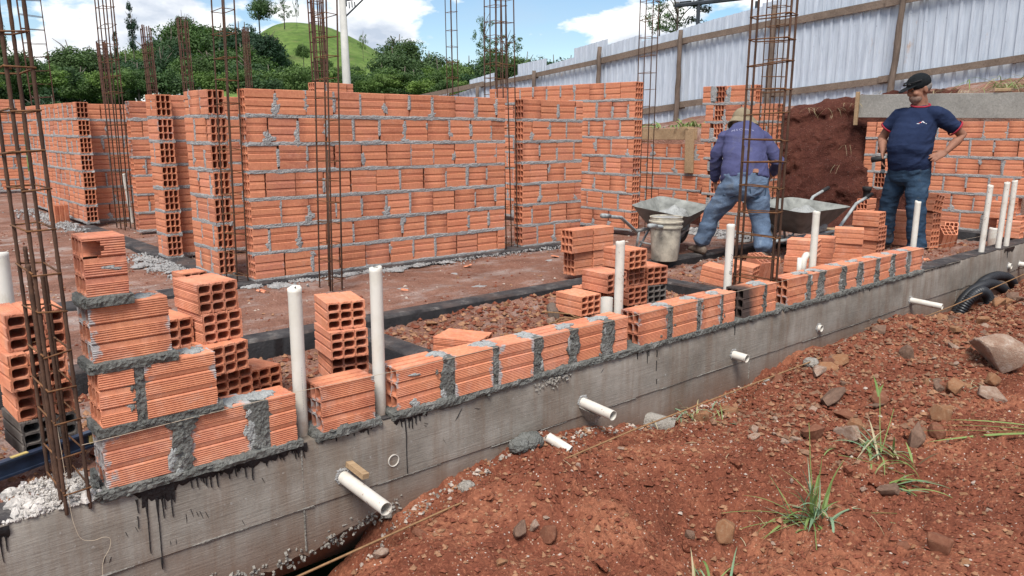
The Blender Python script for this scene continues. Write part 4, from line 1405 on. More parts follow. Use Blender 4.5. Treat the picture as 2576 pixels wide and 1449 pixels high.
A7 = 'of the two-brick stack left of the highest loose stack'
loose('top brick ' + A7, 6.98, 3.29, .185, 115)
loose('second brick ' + A7, 6.99, 3.30, .050, 118)
loose('buried brick ' + A7, 6.99, 3.30, -.085, 116)
A8 = 'of the highest loose stack in front of the standing man'
loose('top brick ' + A8, 7.555, 3.38, .291, 97)
loose('second brick ' + A8, 7.575, 3.37, .156, 92)
loose('third brick ' + A8, 7.60, 3.385, .021, 89)
loose('buried bottom brick ' + A8, 7.59, 3.38, -.114, 92)
A9 = 'beside the right leg of the standing man'
loose('slanting top brick of the small upright pile ' + A9, 9.02, 3.40, .33, 70, 'up', hi=False, roll=12)
loose('middle brick of the small upright pile ' + A9, 9.02, 3.41, .135, 75, 'up', hi=False)
loose('bottom brick of the small upright pile ' + A9, 9.0, 3.40, -.055, 72, 'up', hi=False)
loose('lower brick with open holes between the legs of the standing man', 8.97, 3.66, -.055, 90, 'up', hi=False)
loose('upper brick with open holes between the legs of the standing man', 8.98, 3.67, .135, 92, 'up', hi=False)
loose('left brick of the tipped-over pair on the rubble at the right', 9.25, 3.28, -.07, 40, 'end', hi=False, pitch=26, scale=.85)
loose('right brick of the tipped-over pair, holes facing up', 9.5, 3.32, -.07, 20, 'end', hi=False, pitch=38, scale=.9)
loose('lower brick on the beam at the right picture edge', 10.05, 2.90, .01, 88, 'up', hi=False)
loose('upper brick on the beam at the right picture edge', 10.12, 3.02, .21, 88, 'up', hi=False)
loose('brick standing on end in front of the long receding wall', 2.33, 11.45, -.04, 20, 'end', hi=False)
loose('brick standing on end beside the cage at the tall wall', 7.25, 5.62, -.03, 45, 'end', hi=False)
# ------------------------------------------------------------------ boards, string, tools
def board(name, label, c, dims, mat, rot=(0, 0, 0), cat='board', group=None):
    mb = MB().box((0, 0, 0), dims)
    me = mb.mesh(name, M[mat])
    bmx = bmesh.new(); bmx.from_mesh(me)
    bmesh.ops.bevel(bmx, geom=bmx.edges[:], offset=min(dims) * .12, segments=1, affect='EDGES')
    bmx.to_mesh(me)
    return tag(link(name, me, None, c, rot), label, cat, group)
board('form_board', 'long weathered grey board along the top of the wall behind the standing man', (10.215, 3.66, 1.475), (.03, 2.34, .285), 'wood_grey', (R(.8), 0, 0), 'board')
board('wood_stake', 'narrow tan stake at the left end of the long grey board', (10.17, 4.84, 1.46), (.045, .045, .42), 'wood_tan', (0, 0, .1), 'stake')
board('wood_offcut', 'small light wood offcut lying on top of the long grey board', (10.22, 3.20, 1.642), (.06, .16, .035), 'wood_tan', (0, 0, .1), 'wood offcut')
board('form_board', 'tan board lying along the top of the low retaining wall', (8.985, 6.98, 1.125), (.03, 1.1, .155), 'wood_tan', (R(-.6), 0, 0), 'board')
board('form_board', 'upright tan board nailed to the low retaining wall', (8.96, 6.52, .905), (.03, .135, .60), 'wood_tan', (R(-1.5), 0, 0), 'board')
board('wood_offcut', 'thin offcut on the tan board, nearer the upright one', (9.0, 6.62, 1.215), (.05, .22, .022), 'wood_tan', (0, 0, .05), 'wood offcut')
board('wood_offcut', 'thin offcut on the tan board, farther from the upright one', (9.0, 7.25, 1.218), (.05, .20, .022), 'wood_tan', (0, 0, -.05), 'wood offcut')
for i, (x, y, z, L, a, mt) in enumerate(((8.9, 4.25, .03, .9, 50, 'wood_tan'), (9.05, 4.15, .055, .8, 42, 'wood_old'), (8.8, 4.05, .02, .7, 60, 'wood_grey'))):
    board('scrap_board', ['tan', 'brown', 'greyish'][i] + ' scrap board on the ground behind the highest loose brick stack', (x, y, z), (L, .14, .025), mt, (0, R(2), R(a)), 'board')
# long string lines
tag(MB().tube([(0.0, 2.30, -.40), (1.0, 2.345, -.348), (1.75, 2.36, -.315), (2.9, 2.38, -.29), (4.8, 2.39, -.285), (7.1, 2.40, -.268), (9.0, 2.41, -.215), (12, 2.42, -.12)], .0045, 6).build('rope_line', M['rope']), 'taut tan rope line stretched low in front of the concrete beam', 'rope')
tag(MB().tube([(0.53, 2.642, .20), (1.25, 2.643, .212), (1.70, 2.643, .204), (4.75, 2.643, .206), (7.02, 2.643, .208), (8.9, 2.70, .17), (11.5, 2.80, .165)], .0010, 5).build('mason_line', M['thread']), 'thin mason line stretched along the top of the low front wall', 'string line')
tw = [Vector(p) for p in [(.47, 2.655, .30), (.475, 2.640, .12), (.478, 2.636, .0), (.484, 2.632, -.06), (.498, 2.630, -.105), (.53, 2.629, -.122), (.562, 2.629, -.122), (.580, 2.629, -.135), (.575, 2.628, -.165), (.553, 2.626, -.20), (.545, 2.62, -.25), (.552, 2.61, -.34)]]
sm = []
for i in range(len(tw) - 1):
    p0, p1, p2, p3 = tw[max(i - 1, 0)], tw[i], tw[i + 1], tw[min(i + 2, len(tw) - 1)]
    for k in range(8):
        t = k / 8
        sm.append(.5 * ((2 * p1) + (p2 - p0) * t + (2 * p0 - 5 * p1 + 4 * p2 - p3) * t * t + (3 * p1 - p0 - 3 * p2 + p3) * t ** 3))
tag(MB().tube(sm, .0008, 5).build('loose_thread', M['thread']), 'loose curl of tan twine hanging down the beam from the nearest cage', 'twine')
# spirit level lying on the footing at the far left
lv = thing('spirit_level', 'navy blue spirit level with a yellow vial lying behind the nearest cage', 'spirit level', (.505, 3.035, .03), (0, 0, math.atan2(.11, .31)))
mb = MB()
mb.box((0, 0, .022), (.60, .006, .05)).box((0, 0, .048), (.60, .026, .008)).box((0, 0, -.004), (.60, .026, .008))
mb.build('level_body', M['navy'], lv)
MB().box((-.10, 0, .0525), (.055, .016, .006)).build('vial', M['yellow'], lv)
MB().box((.17, -.005, .022), (.05, .012, .03)).build('vial', M['yellow'], lv)
MB().tube([(-.30, 0, .022), (-.30 - .004, 0, .022)], .02, 6).build('end_cap', M['rubber'], lv)
# log and cord in the middle pit
tag(MB().tube([(3.585, 3.63, -.035), (3.73, 3.80, -.03)], [.036, .040], 12).build('timber_stub', M['wood_post']), 'short round timber stub lying in the pit by the loose brick cluster', 'timber stub')
pts = []
for i in range(46):
    a = i / 45 * 4 * math.pi
    pts.append((3.50 + .11 * math.cos(a) * (1 - .004 * i) + .02 * math.sin(i * .5), 3.42 + .085 * math.sin(a) + .015 * math.cos(i * .7), -.035 + .004 * math.sin(i * .6) + i * .0006))
pts += [(3.60, 3.5, .0), (3.55, 3.6, .0), (3.50, 3.66, -.0)]
tag(MB().tube(pts, .0042, 6).build('cord_coil', M['rope']), 'loose coil of pale cord in the pit beside the timber stub', 'cord')
# white rubble heap round the nearest cage and crumbs along the walls
def crumbs(name, label, n, fn, size, mat, cat='rubble', seed=1, parent=None):
    r = random.Random(seed)
    mb = MB()
    for i in range(n):
        x, y, z = fn(r)
        s = size * r.uniform(.35, 1.0) ** 1.6
        mb.box((x, y, z + s * .15), (s * r.uniform(.7, 1.4), s * r.uniform(.7, 1.4), s * r.uniform(.5, 1)), (r.random() * 3, r.random() * 3, r.random() * 3), r.uniform(.45, .9))
    o = mb.build(name, M[mat], parent)
    if parent is None:
        stuff(o)
        o['label'] = label
    return o
def heap(r):
    x, y = r.uniform(.33, .575), r.uniform(2.655, 2.90)
    return x, y, .004 + .028 * max(0, 1 - ((x - .5) / .16) ** 2) * r.random()
crumbs('white_rubble', 'white plaster rubble heaped round the foot of the nearest cage', 1500, heap, .0085, 'foam', seed=1)
r = random.Random(8)
mb = MB()
for i in range(46):
    x, y = r.uniform(.34, .57), r.uniform(2.67, 2.88)
    splat(mb, (x, y, .006), EX, EY, EZ, r.uniform(.02, .05), r.uniform(.02, .045), r.uniform(.006, .026), i, 13)
o = stuff(mb.build('white_rubble', M['foam'], None))
o['label'] = 'crumbled white plaster bed round the foot of the nearest cage'
crumbs('brick_chips', 'orange brick chips in the white plaster', 90, heap, .015, 'brick_laid', seed=31)
crumbs('white_rubble', 'white crumbs on the beam edge', 160, lambda r: (r.uniform(.30, .56), 2.655 + r.uniform(-.004, .02), .004), .010, 'foam', seed=2)
crumbs('mortar_crumbs', 'grey mortar crumbs along the foot of the long wall', 900, lambda r: (lambda x: (x, 5.80 - abs(r.gauss(0, .05 + .07 * abs(math.sin(x * 4.1)))), -.012))(r.uniform(2.4, 6.25)), .014, 'mortar', seed=3)
crumbs('mortar_crumbs', 'grey mortar crumbs by the left wall ends', 1100, lambda r: (2.3 - r.gauss(0, .12), r.uniform(5.9, 8.0), -.012), .02, 'mortar', seed=4)
crumbs('mortar_crumbs', 'grey mortar crumbs at the foot of the receding wall', 500, lambda r: (2.42 - abs(r.gauss(0, .18)), r.uniform(10.2, 13.5), -.012), .03, 'mortar', seed=5)
crumbs('mortar_crumbs', 'pale mortar at the foot of the toothed wall', 900, lambda r: (7.97 - abs(r.gauss(0, .12)), r.uniform(4.3, 6.2), .0), .035, 'mortar', seed=6)
crumbs('concrete_crumbs', 'grey concrete crumbs fallen along the front beam', 500, lambda r: (lambda x: (x, 2.63 - abs(r.gauss(0, .05)), float(front_h(x, 2.6))))(r.uniform(1.55, 4.2)), .012, 'concrete_rough', seed=7)
for i, (x, y, s) in enumerate(((2.33, 2.585, .05), (2.42, 2.60, .06), (2.0, 2.56, .04), (4.32, 2.45, .045), (4.72, 2.40, .05))):
    bmx = bmesh.new()
    bmesh.ops.create_icosphere(bmx, subdivisions=3, radius=1)
    for v in bmx.verts:
        n = v.co.copy()
        v.co *= 1 + .22 * (fbm(n.x * 2 + i, n.y * 2 + n.z, 1.5, 3) + .3 * fbm(n.x * 2, n.z * 2 + n.y + i, 6, 2))
        v.co.z *= .75
    me = bpy.data.meshes.new('mortar_lump'); bmx.to_mesh(me); me.materials.append(M['mortar_wet' if i < 2 else 'concrete_rough'])
    o = link('mortar_lump', me, None, (x, y, float(front_h(x, y)) + s * .3), (0, 0, i), (s, s, s))
    tag(o, ['left dark mortar lump dropped at the foot of the beam by the pipe end', 'right dark mortar lump dropped at the foot of the beam by the pipe end', 'small grey lump at the foot of the beam near the flush sleeve', 'grey cement lump on the stones below the short stub', 'pale cement lump on the gravel right of the short stub'][i], 'mortar lump')

# broken pieces of brick lying about the floor
r = random.Random(41)
SH = [(2.62, 5.50, 'beside the cage in front of the long wall'), (5.3, 5.35, 'at the foot of the wall under the rebar gap'), (5.45, 5.25, 'just before the short wall'), (3.3, 5.0, 'on the bare floor in the middle'), (2.45, 5.6, 'by the long wall left corner'), (6.1, 5.3, 'left of the wheelbarrow handle'),
      (1.7, 6.6, 'left of the narrow wall end'), (5.7, 4.75, 'beside the bucket'), (8.0, 3.0, 'on the rubble beyond the end of the low wall'), (8.3, 3.2, 'near the feet of the standing man'), (6.0, 3.9, 'behind the tilted bricks'), (4.3, 5.5, 'close under the middle of the long wall')]
for i, (x, y, where) in enumerate(SH):
    mb = MB()
    for k in range(2):
        mb.box((0, k * .028, 0), (r.uniform(.05, .09), .03, .011), (r.uniform(-.1, .1), r.uniform(-.1, .1), r.uniform(-.3, .3)), r.uniform(.6, .9))
    o = mb.build('brick_shard', M['brick_laid'], None, loc=(x, y, float(inner_h(x, y)) + .008), rot=(r.uniform(-.3, .3), r.uniform(-.3, .3), r.uniform(0, 6)))
    tag(o, 'orange brick shard ' + where, 'brick shard', 'brick shards on the floor')

# ------------------------------------------------------------------ bucket, thermos
bk = thing('bucket', 'cement stained off-white plastic bucket standing on the footing by the bending man', 'bucket', (5.80, 4.44, .008), (0, 0, .3))
def lathe(prof, n=28):
    V, F = [], []
    for (r_, z) in prof:
        for k in range(n):
            a = 2 * math.pi * k / n
            V.append((r_ * math.cos(a), r_ * math.sin(a), z))
    for i in range(len(prof) - 1):
        for k in range(n):
            k2 = (k + 1) % n
            F.append((i * n + k, i * n + k2, (i + 1) * n + k2, (i + 1) * n + k))
    return V, F
def spill(label, pts, seed):
    r = random.Random(seed)
    mb = MB()
    for (x, y, z, s) in pts:
        for k in range(3):
            splat(mb, (x + r.uniform(-.6, .6) * s, y + r.uniform(-.4, .4) * s, z), EX, EY, EZ, s * r.uniform(.5, 1.1), s * r.uniform(.35, .7), s * r.uniform(.10, .22), r.randrange(9999), 20)
    o = stuff(mb.build('mortar_spill', M['mortar'], None, True))
    o['label'] = label
r = random.Random(5)
spill('flattened mortar droppings along the foot of the long wall', [(2.45 + i * .105 + r.uniform(-.04, .04), 5.80 - abs(r.gauss(0, .06)), -.02, r.uniform(.04, .11)) for i in range(20)], 1)
spill('flattened mortar droppings round the left wall ends', [(2.25 + r.uniform(-.1, .1), 6.0 + i * .12, -.022, r.uniform(.05, .13)) for i in range(16)] + [(2.42 - abs(r.gauss(0, .1)), 10.2 + i * .2, -.03, r.uniform(.06, .15)) for i in range(12)], 2)
spill('flattened mortar droppings on the trodden floor', [(r.uniform(2.2, 6.0), r.uniform(4.6, 5.6), -.045, r.uniform(.03, .07)) for i in range(12)] + [(7.9 - abs(r.gauss(0, .1)), 4.4 + .12 * i, -.02, r.uniform(.06, .13)) for i in range(16)], 3)
def stained(name, base, dirt, thr=.5):
    m = MT(name, .7, .3)
    v = m.vec('Object')
    n = m.noise(v, 7, 7, .68, .5)
    c = m.ramp(n, [(thr - .12, base), (thr + .06, tuple((p + q) / 2 for p, q in zip(base, dirt))), (thr + .2, dirt)])
    n2 = m.noise(m.vec('Object', (1, 1, .5)), 24, 5, .7)
    c = m.mix(m.ramp(n2, [(.55, 0.0), (.7, .6)]), c, tuple(q * .55 for q in dirt))
    m.col(c)
    m.bump(n2, .4, .006)
    return m.m
M['bucket'] = stained('cement stained bucket', (.56, .51, .41), (.20, .18, .15), .46)
V, F = lathe([(0.001, .0), (.118, .0), (.122, .012), (.140, .30), (.152, .302), (.153, .318), (.142, .321), (.143, .348), (.156, .350), (.157, .362), (.145, .366), (.146, .392), (.151, .398), (.146, .402), (.138, .398), (.130, .25), (.112, .05), (.001, .05)])
o = link('bucket_body', mesh('bucket_body', V, F, M['bucket']), bk); auto_smooth(o.data, 35)
MB().tube([(.15, -.02, .34), (.20, -.08, .345), (.235, -.03, .355), (.225, .06, .36), (.16, .07, .35)], .006, 6).build('handle', M['bucket'], bk, True)
MB().tube([(.0, 0, .385), (.0, 0, .389)], .138, 24).build('contents', M['mortar'], bk)
th = thing('thermos', 'black cup-shaped thermos standing on the brick ledge left of the standing man', 'thermos', (9.86, 4.47, .345))
V, F = lathe([(.001, 0), (.038, 0), (.039, .02), (.042, .10), (.052, .105), (.056, .15), (.050, .155), (.001, .155)], 18)
link('cup_body', mesh('cup_body', V, F, M['rubber'], True), th)
V, F = lathe([(.0395, .004), (.0405, .022)], 18)
link('steel_ring', mesh('steel_ring', V, F, M['tube'], True), th)
loose('upper ledge brick under the black thermos', 9.95, 4.50, .155, 0, 'up', hi=False)
loose('lower ledge brick under the black thermos', 9.95, 4.50, -.035, 0, 'up', hi=False)

# ------------------------------------------------------------------ wheelbarrows
def tray_mesh(L, Wd, H, name, mat, mat_in):
    """steel tray, front (wheel side) at +x; open top, sloped walls"""
    st = []
    def ring(z, x0, x1, w0, w1, rad, n=5):
        pts = []
        for (cx_, cy_, a0, ww) in ((x1 - rad, w1 / 2 - rad, 0, 0), (x0 + rad, w0 / 2 - rad, 90, 0), (x0 + rad, -w0 / 2 + rad, 180, 0), (x1 - rad, -w1 / 2 + rad, 270, 0)):
            for k in range(n):
                a = R(a0 + 90 * k / (n - 1))
                pts.append((cx_ + rad * math.cos(a), cy_ + rad * math.sin(a), z))
        return pts
    rings = [ring(0, -.22 * L, .20 * L, .52 * Wd, .46 * Wd, .05), ring(.03, -.25 * L, .24 * L, .56 * Wd, .50 * Wd, .06), ring(H * .55, -.37 * L, .38 * L, .79 * Wd, .74 * Wd, .07), ring(H, -.48 * L, .52 * L, .98 * Wd, .94 * Wd, .08), ring(H + .012, -.50 * L, .54 * L, 1.02 * Wd, .98 * Wd, .085), ring(H + .006, -.475 * L, .515 * L, .965 * Wd, .925 * Wd, .078)]
    inner = [ring(H * .55, -.36 * L, .37 * L, .77 * Wd, .72 * Wd, .068), ring(.035, -.24 * L, .23 * L, .54 * Wd, .48 * Wd, .056)]
    V, F, mi = [], [], []
    allr = rings + inner
    n = len(allr[0])
    for q in allr:
        V += q
    for i in range(len(allr) - 1):
        for k in range(n):
            k2 = (k + 1) % n
            F.append((i * n + k, i * n + k2, (i + 1) * n + k2, (i + 1) * n + k))
            mi.append(1 if i >= 3 else 0)
    F.append(tuple(reversed(range(n)))); mi.append(0)
    F.append(tuple((len(allr) - 1) * n + k for k in range(n))); mi.append(1)
    me = mesh(name, V, F, M[mat])
    me.materials.append(M[mat_in])
    me.polygons.foreach_set('material_index', mi)
    return auto_smooth(me, 50)
def wheelbarrow(label, x, y, rot, z0, L, Wd, H, tray_z, load, seed, handle_rise=.16, tilt=0.0, hl=.62):
    t = thing('wheelbarrow', label, 'wheelbarrow', (x, y, z0), (0, tilt, rot), 'wheelbarrows with mortar')
    tr = link('tray', tray_mesh(L, Wd, H, 'tray', 'steel', 'steel_in'), t, (0, 0, tray_z))
    r = random.Random(seed)
    # load of mortar
    bmx = bmesh.new()
    bmesh.ops.create_icosphere(bmx, subdivisions=4, radius=1)
    for v in bmx.verts:
        n = v.co.copy()
        k = 1 + .25 * float(fbm(n.x * 1.5 + seed, n.y * 1.5, 1.6, 4)) + .12 * abs(float(fbm(n.x * 2, n.y * 2 + seed, 2, 2)))
        hz = max(n.z, -.3)
        hz = (1 - (1 - abs(hz)) ** .8) * (1 if hz > 0 else -1) * (.8 + .45 * abs(float(fbm(n.x + seed, n.y, 1.6, 2))))
        v.co = Vector((n.x * load[0] * k, n.y * load[1] * k, hz * load[2] * 1.15))
    me = bpy.data.meshes.new('mortar_load'); bmx.to_mesh(me); me.materials.append(M[load[4]])
    me.polygons.foreach_set('use_smooth', [True] * len(me.polygons))
    link('mortar_load', me, t, (load[3], 0, tray_z + .05))
    for s in (-1, 1):
        w = Wd * .30
        hb = MB().tube([(-L * .5 - hl, s * (w + .05), tray_z + handle_rise + .06), (-L * .5 - hl * .45, s * (w + .045), tray_z + handle_rise - .02), (-L * .5 + .02, s * (w + .02), tray_z - .01), (0, s * w * .85, tray_z - .022), (L * .42, s * .075, tray_z - .06), (L * .60, s * .06, .17)], .0165, 10).build('handle', M['tube'], t, True)
        MB().tube([(-L * .5 - hl - .01, s * (w + .05), tray_z + handle_rise + .063), (-L * .5 - hl * .80, s * (w + .048), tray_z + handle_rise + .034)], .021, 10).build('grip', M['rubber'] if seed == 2 else M['tube'], hb, True)
        MB().tube([(-L * .12, s * w * .95, tray_z - .03), (-L * .27, s * (w + .03), .01), (-L * .34, s * (w + .03), .01), (-L * .44, s * w, tray_z - .02)], .013, 8).build('leg', M['tube'], t, True)
    MB().tube([(-L * .30, -Wd * .33, .10), (-L * .30, Wd * .33, .10)], .010, 8).build('brace', M['tube'], t, True)
    wh = link('wheel', None, t, (L * .60, 0, .17))
    MB().tube([(0, -.055, 0), (0, .055, 0)], .014, 8).build('axle', M['tube'], wh)
    V, F = [], []
    n, m_ = 28, 10
    for i in range(n):
        a = 2 * math.pi * i / n
        for j in range(m_):
            b = 2 * math.pi * j / m_
            rad = .133 + .037 * math.cos(b)
            V.append((rad * math.cos(a), .037 * math.sin(b), rad * math.sin(a)))
    for i in range(n):
        for j in range(m_):
            F.append((i * m_ + j, ((i + 1) % n) * m_ + j, ((i + 1) % n) * m_ + (j + 1) % m_, i * m_ + (j + 1) % m_))
    link('tyre', mesh('tyre', V, F, M['rubber'], True), wh)
    MB().tube([(0, -.02, 0), (0, .02, 0)], .10, 24).build('rim', M['steel'], wh)
    return t
w1 = wheelbarrow('wheelbarrow heaped with grey mortar, left of the bending man', 6.42, 4.92, R(18), -.03, .80, .58, .22, .24, (.25, .18, .15, .06, 'mortar_half'), 1, .20, hl=.80)
wheelbarrow('deep wheelbarrow right of the bending man, handles pointing to the red bank', 7.44, 4.08, R(182), -.03, .98, .65, .25, .22, (.30, .22, .16, -.14, 'mortar_half'), 2, .28, hl=.62)
w1.rotation_euler = (R(8), R(-3), R(18))
bpy.data.objects['wheelbarrow.001'].rotation_euler = (R(-5), 0, R(182))

# ------------------------------------------------------------------ corrugated fence
F_TOP = ([-8, 1, 3, 6, 9, 10.5, 12.8, 15, 18, 22, 26], [5.3, 4.5, 4.25, 3.88, 3.48, 3.30, 3.06, 2.70, 2.30, 1.88, 1.5])
fence = thing('sheet_fence', 'long white corrugated sheet fence on timber posts climbing the slope at the right', 'fence', (FENCE_X, 0, 0))
def sheet(y0, y1, i):
    r = random.Random(i)
    n = 6
    V, F = [], []
    cols = []
    p = (y1 - y0 + .03) / n
    for k in range(n):
        b = y0 + k * p
        cols += [(b, 0), (b + p * .62, 0), (b + p * .70, -.026), (b + p * .92, -.026), (b + p * 1.0 - .001, 0)]
    top = float(np.interp((y0 + y1) / 2, *F_TOP)) + r.uniform(-.05, .05)
    sl = -.13 * r.uniform(.6, 1.3)
    bot = float(np.interp((y0 + y1) / 2, *FENCE_Z)) - .25
    for (y, x) in cols:
        for z in (bot, (bot * 2 + top) / 3, (bot + top * 2) / 3, top):
            V.append((x + .006 * math.sin(z * 3 + i), y, z + sl * (y - (y0 + y1) / 2) * (z == top)))
    for k in range(len(cols) - 1):
        for j in range(3):
            F.append((k * 4 + j, k * 4 + j + 1, (k + 1) * 4 + j + 1, (k + 1) * 4 + j))
    me = mesh('sheet_panel', V, F, M['sheet'])
    return link('sheet_panel', me, fence, (.004 * (i % 2) + r.uniform(0, .006), 0, 0), (R(r.uniform(-.5, .5)), 0, 0))
y = -7.4
i = 0
while y < 25:
    sheet(y, y + 1.02, i)
    y += 1.0
    i += 1
for (zt, name) in ((0, 'top'), (1, 'low')):
    pts = [(-7.4, 4.5, 3.3), (-5.2, 4.3, 3.12), (-2.8, 4.08, 2.9), (-.4, 3.85, 2.68), (2.0, 3.62, 2.46), (4.2, 3.47, 2.25), (6.2, 3.31, 2.04), (8.3, 3.15, 1.87), (10.4, 2.98, 1.69), (12.7, 2.72, 1.46), (14.9, 2.51, 1.2), (17.0, 2.36, .98), (20.5, 2.05, .7)]
    for a, b in zip(pts, pts[1:]):
        za, zb = (a[1], b[1]) if zt == 0 else (a[2], b[2])
        L = math.hypot(b[0] - a[0], zb - za)
        rr = random.Random(int(a[0] * 10) + zt)
        mb = MB().box((0, 0, 0), (.03, L + .16, .125 * rr.uniform(.85, 1.05)))
        o = link('rail_board', mb.mesh('rail_board', M['wood_old']), fence, (-.062 - .034 * (pts.index(a) % 2), (a[0] + b[0]) / 2, (za + zb) / 2 + rr.uniform(-.02, .02)), (math.atan2(zb - za, b[0] - a[0]), 0, 0))
for (yy, tilt) in ((-7.2, 1), (-5.0, 2), (-2.7, 3), (-.4, 1), (1.8, 2), (3.9, 3), (6.05, 4), (8.35, 2), (10.45, 1), (12.68, 0), (14.9, 2), (17.1, 0), (20.4, 1)):
    r = random.Random(int(yy * 7))
    zb = float(np.interp(yy, *FENCE_Z)) - .3
    zt = float(np.interp(yy, *F_TOP)) - (.1 if yy > 7 else -.1)
    if abs(yy - 12.68) < .1:
        zt += .06
    n = 9
    pts = [(r.uniform(-.012, .012), math.tan(R(tilt)) * -(zb + (zt - zb) * k / n - zb) * .7 + r.uniform(-.012, .012), zb + (zt - zb) * k / n) for k in range(n + 1)]
    MB().tube(pts, [.058 - .012 * k / n + r.uniform(-.004, .004) for k in range(n + 1)], 9).build('post', M['wood_post'], fence, True, loc=(-.17, yy, 0))

# steel canopy above the fence
ca = thing('steel_canopy', 'dark steel canopy roof showing above the fence top', 'canopy', (0, 0, 0))
def atd(px, py, depth):
    x = (px - 1288) / 1980 * depth
    zc = (724.5 - py) / 1980 * depth
    v = _r2 * x + _u2 * zc + _f * depth
    return Vector((v.x, v.y, v.z + 1.18))
D = 22.0
a, b = atd(1700, 14, D), atd(1930, -12, D)
c, d = atd(1745, -6, D + 4), atd(2010, -30, D + 4)
MB().tube([a, b], .06, 6).build('edge_beam', M['dark_steel'], ca)
MB().tube([a, c], .05, 6).build('edge_beam', M['dark_steel'], ca)
MB().tube([c, d], .05, 6).build('edge_beam', M['dark_steel'], ca)
for k in range(1, 6):
    f = k / 6
    MB().tube([a.lerp(b, f), c.lerp(d, f)], .035, 6).build('rafter', M['dark_steel'], ca)
q = MB()
up = Vector((0, 0, .09))
q.add([a + up, b + up, d + up, c + up, a + up * 1.6, b + up * 1.6, d + up * 1.6, c + up * 1.6], [(0, 1, 2, 3), (7, 6, 5, 4), (0, 4, 5, 1), (1, 5, 6, 2), (2, 6, 7, 3), (3, 7, 4, 0)])
q.build('roof_sheet', M['sheet'], ca)
for px in (1758, 1905):
    p = atd(px, 3, D)
    MB().tube([(p.x, p.y, .5), (p.x, p.y, p.z)], .055, 8).build('column', M['dark_steel'], ca)

# concrete power pole with its bracket
pole = thing('power_pole', 'pale concrete power pole with a thin side bracket, in front of the forest', 'power pole', (0, 0, 0))
pb, pt = atd(875, 260, 34), atd(858, -60, 34)
M['pole'] = simple('pale concrete', (.42, .41, .38), .85, .2, .12, 2)
MB().tube([(pb.x, pb.y, -3), pb, pt], [.24, .19, .13], 10).build('pole_shaft', M['pole'], pole, True)
s1, s2 = atd(869, 42, 34), atd(912, 0, 34)
MB().tube([s1, s2, atd(930, -20, 34)], .035, 6).build('bracket', M['dark_steel'], pole)
for k in range(4):
    MB().tube([atd(871 + k * 7, 3 + (k % 2) * 2, 34), atd(872 + k * 7, 16 + (k * 5) % 7, 34)], .025, 6).build('insulator', M['dark_steel'], pole)
MB().tube([atd(868, 2, 34), atd(900, -3, 34)], .03, 6).build('crossarm', M['dark_steel'], pole)

# ------------------------------------------------------------------ hill and trees
def az_pos(px, d):
    a = YAW + math.atan((px - 1288) / 1980)
    return math.sin(a) * d, math.cos(a) * d
M['hillgrass'] = None
def hill_material():
    m = MT('hill pasture', .95, .1)  # grass tones mixed by noise
    v = m.vec('World')
    c = m.ramp(m.noise(v, .16, 8, .7), [(.32, (.060, .105, .024)), (.52, (.105, .165, .040)), (.72, (.165, .215, .070))])
    c = m.mix(m.ramp(m.noise(m.vec('World', (1, 1, 3)), .9, 5, .7), [(.45, 0.0), (.68, .7)]), c, (.040, .075, .022))
    c = m.mix(m.ramp(m.noise(m.vec('World', (1, 1, 5)), .25, 6, .7), [(.52, 0.0), (.70, .7)]), c, (.17, .17, .075))
    m.col(c)
    return m.m
M['hillgrass'] = hill_material()
def wood_floor():
    return simple('forest floor', (.022, .040, .014), .97, .05, .4, .3, 0, 0, 'World')
M['forest'] = wood_floor()
def hills():
    hx, hy = az_pos(760, 150)
    g = np.linspace(-75, 75, 90)
    def h(x, y):
        # rotate to view frame
        a = YAW + math.atan((760 - 1288) / 1980)
        lat = (x - hx) * math.cos(a) - (y - hy) * math.sin(a)
        dep = (x - hx) * math.sin(a) + (y - hy) * math.cos(a)
        z = 21.8 * np.exp(-np.where(lat > 0, (lat / 29) ** 2, (lat / 17) ** 2)) * np.exp(-np.where(dep < 0, (dep / 42) ** 2, (dep / 90) ** 2))
        return z - 2.5 + .5 * fbm(x, y, .08, 3)
    structure(link('green_hill', grid_mesh('green_hill', hx + g, hy + g, h, M['hillgrass'])))
    # dark ridge behind everything
    n, m_ = 120, 14
    V = []
    for j in range(m_):
        for i in range(n):
            px = -700 + 4200 * i / (n - 1)
            dd = 105 + 22 * j
            x, y = az_pos(px, dd)
            ridge = float(np.interp(px, [-700, 150, 330, 620, 760, 1000, 1150, 1450, 1750, 3500], [7, 7.0, 8.0, 9, 6, 8.5, 8.0, 10, 12, 14]))
            V.append((x, y, -3 + (ridge + 3) * math.sin(min(j / 8, 1) * math.pi / 2) * (.8 + .25 * float(fbm(px, j, .006, 3)))))
    F = [(j * n + i, j * n + i + 1, (j + 1) * n + i + 1, (j + 1) * n + i) for j in range(m_ - 1) for i in range(n - 1)]
    structure(link('forest_hillside', mesh('forest_hillside', V, F, M['forest'], True)))
hills()
def leaf_material(name, a, b, c):
    m = MT(name, .7, .25)
    t = m.ramp(m.oi.outputs['Random'], [(0, a), (.5, b), (1, c)])
    n = m.noise(m.vec('Object', rnd=4.0), .9, 4, .6)
    g = m.ramp(n, [(.3, .62), (.7, 1.35)])
    m.col(m.mix(1.0, t, g, 'MULTIPLY'))
    tr = m.n.new('ShaderNodeBsdfTranslucent')
    m.l.new(m.mix(1.0, t, (1.2, 1.5, .7), 'MULTIPLY'), tr.inputs['Color'])
    mx = m.n.new('ShaderNodeMixShader')
    mx.inputs[0].default_value = .22
    m.l.new(m.b.outputs[0], mx.inputs[1]); m.l.new(tr.outputs[0], mx.inputs[2])
    m.l.new(mx.outputs[0], m.out.inputs['Surface'])
    return m.m
M['leaf_dark'] = leaf_material('dark foliage', (.022, .050, .026), (.040, .080, .034), (.075, .120, .044))  # darkest greens lean blue: skylit shade put into the leaf colour
